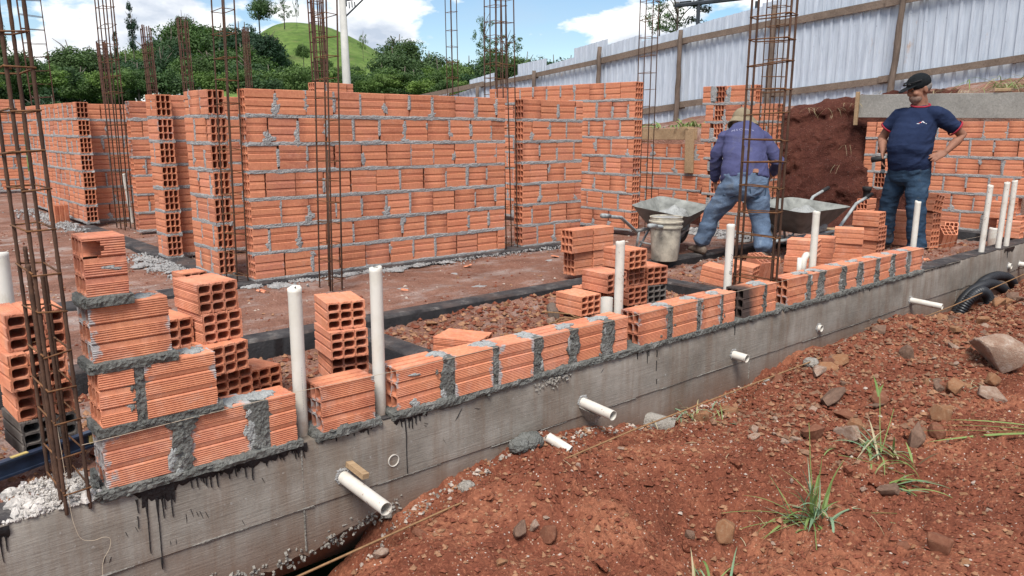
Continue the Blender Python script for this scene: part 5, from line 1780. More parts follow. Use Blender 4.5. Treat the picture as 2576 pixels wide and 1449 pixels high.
M['leaf_mid'] = leaf_material('mid foliage', (.050, .095, .032), (.075, .128, .038), (.115, .175, .050))
M['leaf_light'] = leaf_material('light foliage', (.085, .14, .035), (.10, .165, .04), (.125, .19, .045))
M['bark'] = simple('grey bark', (.13, .11, .09), .9, .1, .35, 3)
def crown_mesh(name, seed, nblob, nleaf, shape, size, mat):
    r = np.random.default_rng(seed)
    V = np.zeros((0, 3))
    blobs = []
    for i in range(nblob):
        if shape == 'round':
            d = r.normal(size=3); d /= np.linalg.norm(d)
            q = d * r.uniform(.35, .82) * np.array([1, 1, .82]); rad = r.uniform(.22, .42)
            q[2] = abs(q[2]) * (1 if r.random() < .75 else -.6)
        elif shape == 'tall':
            z = r.uniform(-.9, 1.0)
            wdt = .42 * (1 - .55 * max(z, 0)) * (1 if z > -.4 else .6)
            a = r.uniform(0, 6.28)
            q = np.array([math.cos(a) * wdt * r.uniform(.3, 1), math.sin(a) * wdt * r.uniform(.3, 1), z]); rad = r.uniform(.14, .26)
        elif shape == 'airy':
            d = r.normal(size=3); d /= np.linalg.norm(d)
            q = d * r.uniform(.55, 1.0) * np.array([1, 1, .8]); rad = r.uniform(.12, .24)
        else:   # shrub
            a = r.uniform(0, 6.28)
            q = np.array([math.cos(a) * r.uniform(0, .8), math.sin(a) * r.uniform(0, .8), r.uniform(-.3, .5)]); rad = r.uniform(.25, .42)
        blobs.append((q, rad))
    allq = []
    for q, rad in blobs:
        n = int(nleaf / nblob)
        d = r.normal(size=(n, 3)); d /= np.linalg.norm(d, axis=1)[:, None]
        c = q + d * rad * r.uniform(.45, 1.08, (n, 1)) * np.array([1, 1, .8])
        nr = d + r.normal(size=(n, 3)) * .55 + np.array([0, 0, .25])
        nr /= np.linalg.norm(nr, axis=1)[:, None]
        t = np.cross(nr, r.normal(size=(n, 3))); t /= np.linalg.norm(t, axis=1)[:, None]
        b = np.cross(nr, t)
        s = size * r.uniform(.55, 1.25, (n, 1))
        quad = np.stack([c - t * s, c - b * s * .55, c + t * s, c + b * s * .55], 1)
        allq.append(quad)
    V = np.concatenate(allq).reshape(-1, 3)
    F = np.arange(len(V)).reshape(-1, 4)
    return mesh(name, V, F, M[mat])
CR = {}
def crown(kind, mat, v):
    k = (kind, mat, v)
    if k not in CR:
        spec = {'round': (34, 5200, .050), 'tall': (26, 2600, .05), 'airy': (30, 1800, .042), 'shrub': (20, 2600, .062)}[kind]
        base = ('b', kind, v)
        if base not in CR:
            CR[base] = crown_mesh('crown', 100 + v * 7 + len(kind), spec[0], spec[1], kind, spec[2], mat)
        me = CR[base].copy(); me.materials.clear(); me.materials.append(M[mat])
        CR[k] = me
    return CR[k]
def trunk_mesh(v):
    k = ('trunk', v)
    if k not in CR:
        r = random.Random(v)
        mb = MB()
        mb.tube([(0, 0, -1.0), (.02, 0, -.4), (r.uniform(-.05, .05), r.uniform(-.05, .05), 0), (r.uniform(-.1, .1), r.uniform(-.1, .1), .6)], [.055, .045, .038, .015], 8)
        for i in range(6):
            a = r.uniform(0, 6.28); z = r.uniform(-.25, .25)
            mb.tube([(0, 0, z), (.3 * math.cos(a), .3 * math.sin(a), z + .22), (.6 * math.cos(a), .6 * math.sin(a), z + .36)], [.024, .016, .006], 6)
        CR[k] = mb.mesh('trunk', M['bark'], True)
    return CR[k]
TN = [0]
def tree(label, px, d, ztop, w, h, kind='round', mat='leaf_dark', group='forest trees behind the site', ybase=None):
    """crown centred at pixel column px, distance d; ztop world height of the crown top"""
    TN[0] += 1
    v = TN[0]
    x, y = az_pos(px, d)
    zc = ztop - h / 2
    t = thing('shrub' if kind == 'shrub' else 'tree', label, 'shrub' if kind == 'shrub' else 'tree', (x, y, zc - h * .9), (0, 0, v * 1.7), group)
    link('crown', crown(kind, mat, v % 4), t, (0, 0, h * .9), None, (w / 2, w / 2, h / 2))
    if kind != 'shrub':
        link('trunk', trunk_mesh(v % 3), t, (0, 0, h * .9), None, (w / 2 * .8, w / 2 * .8, h * .75))
    return t
def zt(py, d, px=1288):
    dep = d * math.cos(math.atan((px - 1288) / 1980))
    return 1.18 + (325.7 - py) * dep / 1980 * 1.0
def T(label, px, py, d, wpx, hpx, kind='round', mat='leaf_dark', group='forest trees behind the site'):
    dep = d * math.cos(math.atan((px - 1288) / 1980))
    s = dep / 1980
    return tree(label, px, d, zt(py, d, px), wpx * s, hpx * s, kind, mat, group)
# landmark trees on the skyline
T('dense rounded tree standing highest on the ridge above the green hill', 678, 8, 118, 82, 82, 'round', 'leaf_dark')
T('slim feathery tree rising above the forest left of the ridge', 370, 36, 70, 56, 105, 'tall', 'leaf_dark')
T('airy pale tree right of the highest one on the hilltop', 738, 14, 118, 62, 62, 'airy', 'leaf_mid')
T('wispy thin tree on the hilltop skyline', 768, -4, 120, 16, 76, 'airy', 'leaf_mid')
T('small wispy tree on the right slope of the hill', 925, 90, 116, 26, 60, 'airy', 'leaf_light')
T('thin wispy tree beside the power pole on the hill slope', 880, 40, 116, 16, 90, 'airy', 'leaf_light')
T('broad domed tree at the right foot of the hill', 1012, 96, 72, 128, 118, 'round', 'leaf_dark')
T('tall loose tree behind the cages right of the middle', 1218, 46, 46, 60, 120, 'airy', 'leaf_mid')
T('tall loose crown right behind the paired cages', 1272, 78, 47, 92, 110, 'airy', 'leaf_mid')
T('leafy tree rising behind the fence beside the canopy', 1682, -26, 26, 155, 150, 'airy', 'leaf_mid')
T('leafy branch mass of the tree behind the fence, lower left part', 1640, 22, 27, 90, 84, 'airy', 'leaf_mid')
T('dark tree at the left edge of the picture', 12, 46, 34, 96, 150, 'round', 'leaf_dark')
T('drooping tree low at the left edge behind the cages', 88, 128, 40, 120, 120, 'round', 'leaf_dark')
T('tree standing left in the forest edge with a spreading top', 215, 112, 62, 150, 120, 'round', 'leaf_dark')
T('small leaning tree top left of the feathery tree', 327, 98, 66, 34, 60, 'tall', 'leaf_dark')
T('dark tree with raised top left of the ridge', 492, 42, 92, 66, 110, 'round', 'leaf_dark')
r = random.Random(21)
ZN = [(90, 'at the left picture edge'), (230, 'left of the wide rebar cage'), (320, 'behind the wide rebar cage'), (400, 'between the wide cage and the open-ended pier'), (480, 'above the open-ended pier'), (560, 'above the narrow wall end'), (640, 'left of the green hill'), (760, 'under the green hill'), (880, 'by the power pole'), (1000, 'right of the power pole'), (1100, 'under the broad domed tree'), (1190, 'behind the thin middle cage'), (1300, 'behind the paired cages'), (1420, 'over the far fence end'), (9999, 'behind the climbing fence top')]
def form(w, h):
    q = w / h
    return 'broad low ' if q > 1.18 else 'narrow tall ' if q < .85 else 'full round ' if w > 140 else 'compact '
def zone(px):
    return next(t for q, t in ZN if px < q)
lab = {'leaf_dark': 'dark tree', 'leaf_mid': 'mid green tree', 'leaf_light': 'pale tree'}
sky_px = [-60, 0, 60, 130, 170, 240, 300, 345, 400, 440, 480, 520, 570, 610, 650, 690, 720, 900, 960, 1010, 1060, 1110, 1160, 1220, 1280, 1340, 1400, 1450, 1500, 1560]
sky_y = [95, 60, 120, 205, 140, 120, 125, 132, 92, 85, 60, 55, 55, 50, 55, 100, 130, 175, 160, 118, 125, 140, 132, 122, 118, 130, 126, 118, 118, 120]
# upper forest line, then lower bands
for px in list(range(-40, 700, 30)) + list(range(975, 1600, 34)):
    py = float(np.interp(px, sky_px, sky_y)) + r.uniform(2, 20)
    d = r.uniform(88, 100) if 380 < px < 690 else r.uniform(62, 84)
    mt = 'leaf_dark' if r.random() < .75 else 'leaf_mid'
    wpx, hpx = r.uniform(110, 165), r.uniform(115, 165)
    T(form(wpx, hpx) + lab[mt] + ' on the skyline ' + zone(px), px + r.uniform(-12, 12), py, d, wpx, hpx, 'round', mt)
for px in list(range(-30, 1180, 36)):
    base = float(np.interp(px, sky_px, sky_y))
    py = max(base + 45, 120) + r.uniform(-5, 25)
    if 690 < px < 900:
        py = 188 + r.uniform(0, 12)
    mt = r.choice(['leaf_dark', 'leaf_dark', 'leaf_mid'])
    dd, wpx, hpx = r.uniform(54, 64), r.uniform(115, 160), r.uniform(105, 150)
    T(form(wpx, hpx) + lab[mt] + ' mid-wood ' + zone(px), px + r.uniform(-15, 15), py, dd, wpx, hpx, 'round', mt)
for px in list(range(-20, 1190, 36)):
    py = r.uniform(158, 190)
    mt = r.choice(['leaf_mid', 'leaf_mid', 'leaf_light', 'leaf_dark'])
    T({'leaf_light': 'pale green shrub at the wood edge ' + zone(px), 'leaf_mid': 'mid green shrub at the wood edge ' + zone(px), 'leaf_dark': 'dark shrub at the wood edge ' + zone(px)}[mt], px + r.uniform(-15, 15), py, r.uniform(40, 50), r.uniform(95, 140), r.uniform(75, 105), 'shrub', mt, 'shrubs at the forest edge')
for px, py, d in ((780, 120, 108), (700, 95, 118), (640, 118, 100), (725, 150, 95), (830, 150, 95), (760, 175, 80), (860, 172, 85), (905, 165, 84)):
    T('green bush on the hill slope ' + zone(px) + (', higher up' if py < 130 else ', lower down'), px, py, d, r.uniform(46, 80), r.uniform(44, 64), 'round', 'leaf_dark' if px in (640, 700, 725) else 'leaf_mid', 'bushes on the green hill')
for i in range(8):
    px = 900 + i * 36
    T(('pale' if i % 2 else 'mid') + ' green shrub close behind the walls ' + zone(px), px, r.uniform(178, 200), r.uniform(34, 40), r.uniform(80, 120), r.uniform(60, 80), 'shrub', 'leaf_light' if i % 2 else 'leaf_mid', 'shrubs at the forest edge')
# ------------------------------------------------------------------ stones
def rock_material(name, stops, sc=3.0):
    m = MT(name, .92, .15)
    v = m.vec('Object', rnd=6.0)
    c = m.ramp(m.noise(v, sc, 7, .65, .4), stops)
    c = m.mix(m.ramp(m.noise(v, sc * 6, 4, .7), [(.4, 0.0), (.75, .5)]), c, (.22, .085, .05))
    m.col(c)
    m.bump(m.noise(v, sc * 7, 6, .7), .5, .03)
    return m.m
M['rock_red'] = rock_material('red brown stone', [(.3, (.16, .062, .038)), (.55, (.21, .092, .056)), (.75, (.29, .16, .105))])
M['rock_orange'] = rock_material('ochre stone', [(.3, (.26, .115, .055)), (.55, (.30, .165, .09)), (.75, (.38, .25, .16))])
M['rock_grey'] = rock_material('grey brown stone', [(.3, (.105, .072, .055)), (.55, (.18, .12, .088)), (.75, (.26, .175, .125))])
M['rock_pale'] = rock_material('pale stone', [(.3, (.24, .15, .105)), (.55, (.36, .27, .21)), (.75, (.48, .42, .37))])
def rock_mesh(seed, sub=3):
    r = np.random.default_rng(seed)
    bmx = bmesh.new()
    for k in range(22 if sub > 2 else 15):
        d = r.normal(size=3); d /= np.linalg.norm(d)
        d = np.sign(d) * np.abs(d) ** .8
        bmx.verts.new(d * r.uniform(.72, 1.05))
    h = bmesh.ops.convex_hull(bmx, input=bmx.verts[:])
    bmesh.ops.delete(bmx, geom=[v for v in bmx.verts if not v.link_faces], context='VERTS')
    bmesh.ops.dissolve_limit(bmx, angle_limit=R(9), verts=bmx.verts[:], edges=bmx.edges[:])
    bmesh.ops.bevel(bmx, geom=bmx.edges[:], offset=.075, segments=1, affect='EDGES', clamp_overlap=True)
    bmesh.ops.triangulate(bmx, faces=bmx.faces[:])
    if sub > 2:
        bmesh.ops.subdivide_edges(bmx, edges=bmx.edges[:], cuts=2, use_grid_fill=True)
        for v in bmx.verts:
            d = v.co
            v.co *= 1 + .045 * float(fbm(d.x * 2 + seed, d.y * 2 + d.z * 1.7, 2.2, 3))
    me = bpy.data.meshes.new('stone')
    bmx.to_mesh(me)
    return me
RK = {}
def rock_data(v, mat, sub=3):
    k = (v, mat, sub)
    if k not in RK:
        me = rock_mesh(v * 13 + 1, sub)
        me.materials.append(M[mat])
        auto_smooth(me, 14)
        RK[k] = me
    return RK[k]
RN = [0]
LM = [((5.52, 1.60), 'the big boulder'), ((5.22, 2.0), 'the smooth grey stone'), ((4.07, 1.47), 'the dark upright slab'), ((2.92, 1.42), 'the largest grass tuft'), ((3.50, 2.38), 'the wide pipe end'), ((1.92, 2.02), 'the stone trio in the hollow'),
      ((4.38, 2.07), 'the long grey rubble slab'), ((4.95, 1.60), 'the orange brown block'), ((2.52, 2.45), 'the dirty pipe offcut'), ((2.2, 1.42), 'the bottom edge grass'), ((3.4, 1.32), 'the bent grass stalk'), ((6.85, 2.4), 'the thin long drain stub'), ((4.2, 2.5), 'the short drain stub'),
      ((3.66, 3.72), 'the timber stub'), ((2.33, 3.0), 'the lone brick'), ((2.5, 3.9), 'the cross beam'), ((3.9, 3.6), 'the loose brick cluster'), ((1.3, 3.5), 'the leaning pile'), ((1.86, 3.39), 'the three-brick stack'), ((7.9, 2.45), 'the black hose'), ((3.2, 4.1), 'the far side of the pit')]
def near(x, y):
    return 'near ' + min(LM, key=lambda q: (q[0][0] - x) ** 2 + (q[0][1] - y) ** 2)[1]
def rock(label, x, y, sx, sy, sz, mat, sink=.3, rot=None, group=None, fn=front_h, v=None, sub=3):
    RN[0] += 1
    r = random.Random(RN[0] * 3)
    o = link('stone', rock_data(RN[0] % 7 if v is None else v, mat, sub), None, (x, y, float(fn(x, y)) + sz * (1 - 2 * sink)), rot if rot is not None else (r.uniform(-.4, .4), r.uniform(-.4, .4), r.uniform(0, 6.28)), (sx, sy, sz))
    return tag(o, label, 'stone', group)
rock('big pale boulder at the right picture edge', 5.52, 1.60, .25, .19, .150, 'rock_pale', .22, (0, .1, .7), v=3)
rock('smooth grey stone left of the big boulder', 5.22, 2.0, .075, .065, .060, 'rock_grey', .3)
rock('dark upright slab of stone between the two right grass tufts', 4.07, 1.47, .085, .05, .085, 'rock_grey', .15, (.2, .2, .4), v=5)
rock('round red stone beside the dark upright slab', 4.24, 1.44, .055, .05, .05, 'rock_red', .3)
rock('brown triangular stone left of the main grass tuft', 2.56, 1.60, .055, .045, .055, 'rock_orange', .2, (.1, .3, .5), v=1)
rock('small grey stone leaning next to the brown triangular one', 2.50, 1.72, .030, .02, .03, 'rock_grey', .25)
rock('left stone of the trio in the hollow of the dirt', 1.865, 2.06, .032, .062, .036, 'rock_grey', .3, (.1, .2, -.75), v=2)
rock('right stone of the trio in the hollow of the dirt', 1.955, 1.995, .05, .042, .045, 'rock_red', .3, v=4)
rock('small yellowish stone between the trio in the hollow', 1.925, 2.045, .022, .022, .03, 'rock_pale', .2)
rock('pale ochre stone lying at the edge of the trench', 1.39, 2.295, .036, .028, .026, 'rock_pale', .25, v=6)
rock('flat reddish stone near the trench edge', 1.56, 2.29, .035, .024, .015, 'rock_red', .3)
rock('orange stone right of the dark upright slab', 4.45, 1.50, .075, .06, .055, 'rock_orange', .25, v=1)
rock('orange brown block behind the long grass blade', 4.95, 1.60, .08, .06, .05, 'rock_orange', .25)
rock('whitish split stone at the right, below the boulder', 5.02, 1.42, .095, .07, .06, 'rock_pale', .3, v=5)
rock('mottled stone above the two right grass tufts', 4.05, 1.78, .075, .05, .05, 'rock_orange', .3)
rock('dark stone under the tip of the bent grass stalk', 3.40, 1.32, .060, .05, .035, 'rock_grey', .3)
rock('reddish block near the bottom right corner', 2.98, .96, .055, .05, .055, 'rock_red', .25, v=2)
rock('small brown stone left of the reddish block', 2.96, 1.07, .03, .03, .025, 'rock_red', .3)
rock('brown stone below the wide pipe end', 3.50, 2.38, .055, .045, .05, 'rock_orange', .25, v=6)
rock('pale stone lower right of the wide pipe end', 3.50, 2.05, .032, .03, .03, 'rock_pale', .25)
rock('second pale stone below the wide pipe end', 3.36, 1.97, .04, .028, .025, 'rock_pale', .3)
rock('long grey slab of rubble at the rope line', 4.38, 2.07, .20, .05, .045, 'rock_grey', .35, (0, 0, .15), v=0)
rock('flat pale concrete scrap at the rope line', 4.62, 2.30, .13, .05, .03, 'rock_pale', .3, (.1, 0, .35), v=4)
rock('grey flat stone below the long rubble slab', 4.48, 1.86, .085, .05, .018, 'rock_grey', .3)
rock('reddish round stone by the cement lump', 4.78, 2.33, .055, .05, .045, 'rock_red', .25)
rock('brown stone left of the grey cement lump', 4.26, 2.38, .05, .04, .04, 'rock_red', .25)
r = random.Random(77)
for i in range(125):
    # stony spread along the rope and up to the right
    x = r.uniform(3.5, 8.2); y = r.uniform(1.45, 2.48)
    s = .018 + .05 * r.random() ** 1.8
    mt = r.choice(['rock_red', 'rock_red', 'rock_orange', 'rock_grey', 'rock_pale', 'rock_orange'])
    rock({'rock_red': 'reddish stone', 'rock_orange': 'ochre stone', 'rock_grey': 'grey brown stone', 'rock_pale': 'pale stone'}[mt] + ' among the rubble ' + near(x, y), x, y, s * r.uniform(.8, 1.5), s * r.uniform(.7, 1.2), s * r.uniform(.5, .9), mt, r.uniform(.2, .4), group='stones among the rubble on the right', sub=2)
for i in range(140):
    x = r.uniform(1.5, 4.8); y = r.uniform(.8, 2.45)
    mt = r.choice(['rock_red', 'rock_red', 'rock_red', 'rock_red', 'rock_orange', 'rock_pale'])
    s = .010 + .034 * r.random() ** 2 if mt == 'rock_red' else r.uniform(.009, .022)
    rock({'rock_red': 'small reddish clod', 'rock_orange': 'small ochre pebble', 'rock_pale': 'small pale pebble'}[mt] + ' on the red dirt ' + near(x, y), x, y, s * r.uniform(.8, 1.4), s, s * r.uniform(.5, .9), 'dirt' if mt == 'rock_red' else mt, r.uniform(.25, .45), group='small stones on the red dirt', sub=2)
for i in range(75):
    k = r.random()
    if k < .7:
        x, y = r.uniform(2.5, 4.8), r.uniform(2.95, 4.15)
    else:
        x, y = r.uniform(1.1, 2.2), r.uniform(3.5, 4.15)
    s = r.uniform(.016, .048)
    mt = r.choice(['rock_red', 'rock_orange', 'rock_orange', 'rock_pale'])
    rock({'rock_red': 'reddish stone', 'rock_orange': 'ochre stone', 'rock_pale': 'pale stone'}[mt] + ' in the pit ' + near(x, y), x, y, s * r.uniform(.8, 1.4), s, s * r.uniform(.5, .9), mt, r.uniform(.2, .4), group='stones in the dirt pit', fn=inner_h, sub=2)
def gravel(name, n, fn, hfn, smin, smax, mats, seed):
    r = np.random.default_rng(seed)
    x, y = fn(r, n)
    z = hfn(x, y)
    s = smin + (smax - smin) * r.random(n) ** 3
    base = np.array([[1, 0, 0], [-1, 0, 0], [0, 1, 0], [0, -1, 0], [0, 0, 1], [0, 0, -1]], float)
    fc = np.array([[0, 2, 4], [2, 1, 4], [1, 3, 4], [3, 0, 4], [2, 0, 5], [1, 2, 5], [3, 1, 5], [0, 3, 5]])
    d = base[None] * (1 + r.uniform(-.35, .35, (n, 6, 1))) + r.uniform(-.28, .28, (n, 6, 3))
    a = r.uniform(0, 6.28, n)
    ca, sa = np.cos(a)[:, None], np.sin(a)[:, None]
    d = np.stack([d[..., 0] * ca - d[..., 1] * sa, d[..., 0] * sa + d[..., 1] * ca, d[..., 2] * .75], -1)
    V = d * s[:, None, None] + np.stack([x, y, z + s * .25], -1)[:, None, :]
    F = (fc[None] + 6 * np.arange(n)[:, None, None]).reshape(-1, 3)
    me = mesh(name, V.reshape(-1, 3), F)
    for q in mats:
        me.materials.append(M[q])
    me.polygons.foreach_set('material_index', np.repeat(r.integers(0, len(mats), n), 8).tolist())
    o = stuff(link(name, me))
    return o
M['grit_red'] = simple('red grit', (.165, .056, .034), .97, .1, .4, 30, 0, 0)
M['grit_ochre'] = simple('ochre grit', (.27, .145, .085), .97, .1, .4, 30, 0, 0)
M['grit_brown'] = simple('brown grit', (.20, .115, .075), .97, .1, .4, 30, 0, 0)
M['grit_pale'] = simple('pale grit', (.40, .33, .28), .95, .1, .25, 30, 0, 0)
def f_front(r, n):
    x = np.concatenate([r.uniform(.8, 5, int(n * .65)), r.uniform(3.2, 9.5, n - int(n * .65))])
    y = np.concatenate([r.uniform(.7, 2.6, int(n * .65)), r.uniform(1.2, 2.62, n - int(n * .65))])
    return x, y
o = gravel('red_clods', 20000, f_front, front_h, .0035, .016, ['grit_red', 'grit_red', 'grit_red', 'grit_red', 'grit_ochre'], 1)
o['label'] = 'crumbs of red earth over the front dirt'
o = gravel('gravel', 2000, f_front, front_h, .003, .014, ['grit_ochre', 'grit_pale', 'grit_red', 'grit_ochre'], 2)
o['label'] = 'scattered pale and ochre grit on the front dirt'
o = gravel('gravel', 12000, lambda r, n: (r.uniform(3.4, 9.5, n), r.uniform(1.5, 2.6, n)), front_h, .005, .024, ['grit_red', 'grit_ochre', 'grit_red', 'grit_brown', 'grit_brown'], 3)
o['label'] = 'stony rubble on the right'
def f_pit(r, n):
    return np.concatenate([r.uniform(2.45, 4.95, n // 2), r.uniform(.2, 2.2, n // 4), r.uniform(5.2, 9.8, n - n // 2 - n // 4)]), np.concatenate([r.uniform(2.85, 4.2, n // 2), r.uniform(2.85, 4.2, n // 4), r.uniform(2.85, 4.4, n - n // 2 - n // 4)])
o = gravel('gravel', 9000, f_pit, inner_h, .005, .026, ['grit_red', 'grit_ochre', 'grit_red', 'grit_ochre', 'grit_red'], 4)
o['label'] = 'clods and stones in the pits behind the low wall'
o = gravel('gravel', 4500, lambda r, n: (r.uniform(.5, 9, n), r.uniform(4.4, 11, n)), inner_h, .004, .017, ['grit_red', 'grit_pale', 'grit_red', 'grit_ochre'], 5)
o['label'] = 'crumbs on the trodden floor'
def f_trench(r, n):
    x = r.uniform(.8, 4.5, n)
    return x, 2.635 - np.abs(r.normal(0, .035, n))
o = gravel('gravel', 900, f_trench, front_h, .004, .016, ['grit_pale', 'grit_red', 'grit_pale', 'grit_ochre'], 6)
o['label'] = 'pale cement chips along the foot of the beam'

# ------------------------------------------------------------------ corrugated drain coil
cz = thing('drain_coil', 'black corrugated drain hose coiled in the trench at the right end of the beam', 'drain hose', (0, 0, 0))
def hose(pts, r0):
    P_ = [Vector(p) for p in pts]
    dense = []
    for i in range(len(P_) - 1):
        p0, p1, p2, p3 = P_[max(i - 1, 0)], P_[i], P_[i + 1], P_[min(i + 2, len(P_) - 1)]
        n = max(2, int((p2 - p1).length / .0055))
        for k in range(n):
            t = k / n
            dense.append(.5 * ((2 * p1) + (p2 - p0) * t + (2 * p0 - 5 * p1 + 4 * p2 - p3) * t * t + (3 * p1 - p0 - 3 * p2 + p3) * t ** 3))
    rr = [r0 * (1.0 if k % 4 < 2 else .86) for k in range(len(dense))]
    return MB().tube(dense, rr, 12)
hose([(7.62, 2.55, -.66), (7.66, 2.52, -.44), (7.72, 2.47, -.30), (7.84, 2.43, -.245), (7.94, 2.40, -.30), (7.96, 2.38, -.42), (7.9, 2.36, -.60)], .050).build('hose_loop', M['black_pipe'], cz, True)
hose([(7.72, 2.59, -.52), (7.86, 2.58, -.36), (8.12, 2.56, -.275), (8.42, 2.53, -.265), (8.66, 2.49, -.34), (8.72, 2.46, -.43), (8.55, 2.43, -.47), (8.2, 2.42, -.45), (7.95, 2.44, -.46)], .048).build('hose_loop', M['black_pipe'], cz, True)
hose([(8.18, 2.60, -.33), (8.42, 2.595, -.25), (8.75, 2.59, -.235), (9.05, 2.57, -.29), (9.2, 2.55, -.40), (9.25, 2.53, -.6)], .047).build('hose_loop', M['black_pipe'], cz, True)

# ------------------------------------------------------------------ grass
def blade_material(name, a, b):
    m = MT(name, .55, .3)
    c = m.ramp(m.oi.outputs['Random'], [(0, a), (1, b)])
    v = m.vec('Object')
    c = m.mix(m.ramp(m.noise(m.vec('Object', (1, 1, 1)), 30, 3, .6), [(.4, 0.0), (.8, .35)]), c, (.30, .27, .12))
    m.col(c)
    tr = m.n.new('ShaderNodeBsdfTranslucent')
    m.l.new(c, tr.inputs['Color'])
    mx = m.n.new('ShaderNodeMixShader'); mx.inputs[0].default_value = .25
    m.l.new(m.b.outputs[0], mx.inputs[1]); m.l.new(tr.outputs[0], mx.inputs[2])
    m.l.new(mx.outputs[0], m.out.inputs['Surface'])
    return m.m
M['blade'] = blade_material('grass blade', (.12, .20, .05), (.24, .33, .11))
M['blade_dry'] = blade_material('dry blade', (.36, .29, .15), (.48, .42, .28))
M['blade_blue'] = blade_material('blue green blade', (.13, .24, .13), (.24, .36, .24))
def blade(par, base, direction, length, width, droop, mat, seed=0, stalk=False):
    r = random.Random(seed)
    d = Vector(direction).normalized()
    side = d.cross(Vector((0, 0, 1)))
    side = side.normalized() if side.length > .05 else Vector((1, 0, 0))
    n = 9
    V, F = [], []
    p = Vector(base)
    cur = d.copy()
    tw = r.uniform(-.5, .5)
    for i in range(n + 1):
        f = i / n
        w = .82 * width * (.5 + 1.1 * f * 2 if f < .25 else 1.05) * (1 - max(0, (f - .35) / .65) ** 1.6) + .0006
        if stalk:
            w = width * (1 - .5 * f)
        up = side.cross(cur).normalized()
        a = tw * f
        sd = side * math.cos(a) + up * math.sin(a)
        V += [tuple(p - sd * w / 2 + up * w * .18), tuple(p), tuple(p + sd * w / 2 + up * w * .18)]
        p = p + cur * length / n
        cur = (cur + Vector((r.uniform(-.03, .03), r.uniform(-.03, .03), -droop / n * (1 + f))) ).normalized()
    for i in range(n):
        for k in range(2):
            F.append((i * 3 + k, i * 3 + k + 1, i * 3 + 4 + k, i * 3 + 3 + k))
    return link('stalk' if stalk else 'blade', mesh('blade', V, F, M[mat], True), par)
def clump(label, x, y, n, lmin, lmax, width, seed, fn=front_h, spread=.03, up=(.35, 1.1), mats=('blade', 'blade', 'blade_blue', 'blade_dry'), droop=(.5, 1.6), z=None, cat='grass tuft', az=None, azs=1.0):
    t = thing('grass_tuft', label, cat, (x, y, float(fn(x, y)) - .008 if z is None else z), (0, 0, 0), 'grass tufts on the site')
    r = random.Random(seed)
    for i in range(n):
        a = r.uniform(0, 6.28) if az is None else r.gauss(az, azs)
        e = r.uniform(*up)
        b = (r.gauss(0, spread), r.gauss(0, spread), 0)
        blade(t, b, (math.cos(a) * math.cos(e), math.sin(a) * math.cos(e), math.sin(e)), r.uniform(lmin, lmax), width * r.uniform(.6, 1.2), r.uniform(*droop), r.choice(mats), seed * 100 + i)
    return t
g = clump('largest grass tuft on the red dirt, upright pale blades in the middle', 2.92, 1.42, 54, .09, .30, .0115, 3, spread=.045, droop=(.2, 2.8), up=(.2, 1.5), mats=('blade', 'blade_blue', 'blade_blue', 'blade', 'blade_dry'))
for (dr, L) in (((-.75, .35, .12), .34), ((-.6, .1, .1), .32), ((-.72, .45, .28), .42), ((.55, -.35, .06), .48), ((.1, .2, 1), .40), ((.5, -.5, .08), .34), ((-.45, -.25, .12), .30)):
    blade(g, (0, 0, .02), dr, L, .0060, .25, 'blade', int(L * 100), True)
for (dr, L, w, mt) in (((-.2, .1, 1), .24, .016, 'blade_blue'), ((.05, 0, 1), .27, .015, 'blade'), ((-.5, .2, .75), .2, .015, 'blade'), ((-.4, -.15, .15), .17, .018, 'blade_blue'), ((.6, -.1, .15), .2, .02, 'blade_blue'), ((.3, -.3, .5), .13, .014, 'blade'), ((-.5, .25, .5), .15, .016, 'blade_dry')):
    blade(g, (.01, 0, .03), dr, L, w, .5, mt, int(w * 9000))
g = clump('grass tuft sprawling left of the dark upright stone slab', 3.72, 1.50, 34, .12, .28, .011, 5, spread=.07, droop=(.1, 2.6), up=(.1, .9), mats=('blade', 'blade_blue', 'blade', 'blade_dry'))
for (dr, L) in (((.72, .40, .75), .40), ((.5, .1, .35), .30), ((-.4, .2, .4), .22)):
    blade(g, (0, 0, .02), dr, L, .005, .2, 'blade', int(L * 300), True)
blade(g, (.22, .13, .22), (.35, .3, .55), .13, .016, .5, 'blade', 4)
blade(g, (.22, .13, .22), (.55, .15, .35), .13, .014, .5, 'blade', 6)
g = clump('bent grass stalk crossing the dirt below the dark slab', 3.52, 1.36, 18, .12, .26, .012, 6, up=(-.05, .5), mats=('blade', 'blade_blue'), az=-.9, azs=.7)
blade(g, (-.12, .2, .13), (.55, -.75, -.12), .42, .007, .3, 'blade', 9, True)
blade(g, (.06, -.06, .04), (.45, -.6, .0), .20, .011, .3, 'blade_blue', 12)
clump('small grass tuft at the bottom edge of the picture', 2.20, 1.42, 18, .10, .22, .009, 8, up=(.3, 1.3), droop=(.2, 2.6))
clump('thin dry runner with a few leaves near the bottom edge', 2.58, 1.16, 9, .08, .20, .006, 9, up=(.0, .4), mats=('blade', 'blade_dry'))
clump('grass patch growing at the foot of the beam beside the wide pipe end', 3.60, 2.42, 90, .07, .17, .009, 10, spread=.10, up=(.2, 1.2), mats=('blade_blue', 'blade', 'blade_dry'))
g = clump('long flat grass blades reaching in from the right picture edge', 4.38, 1.22, 4, .1, .2, .01, 11, up=(.1, .4))
for (dr, L, w, z0) in (((-.80, .62, .02), .70, .022, .03), ((-.78, .70, .10), .66, .012, .04), ((-.72, .75, .14), .55, .014, .05), ((-.75, .72, .06), .75, .006, .03)):
    blade(g, (.25, -.22, z0), dr, L, w, .1, 'blade', int(w * 5000))
clump('dry grass thatch lying on the rubble left of the boulder', 5.15, 1.70, 40, .10, .25, .004, 12, spread=.10, up=(-.05, .25), mats=('blade_dry', 'blade_dry', 'blade_blue'))
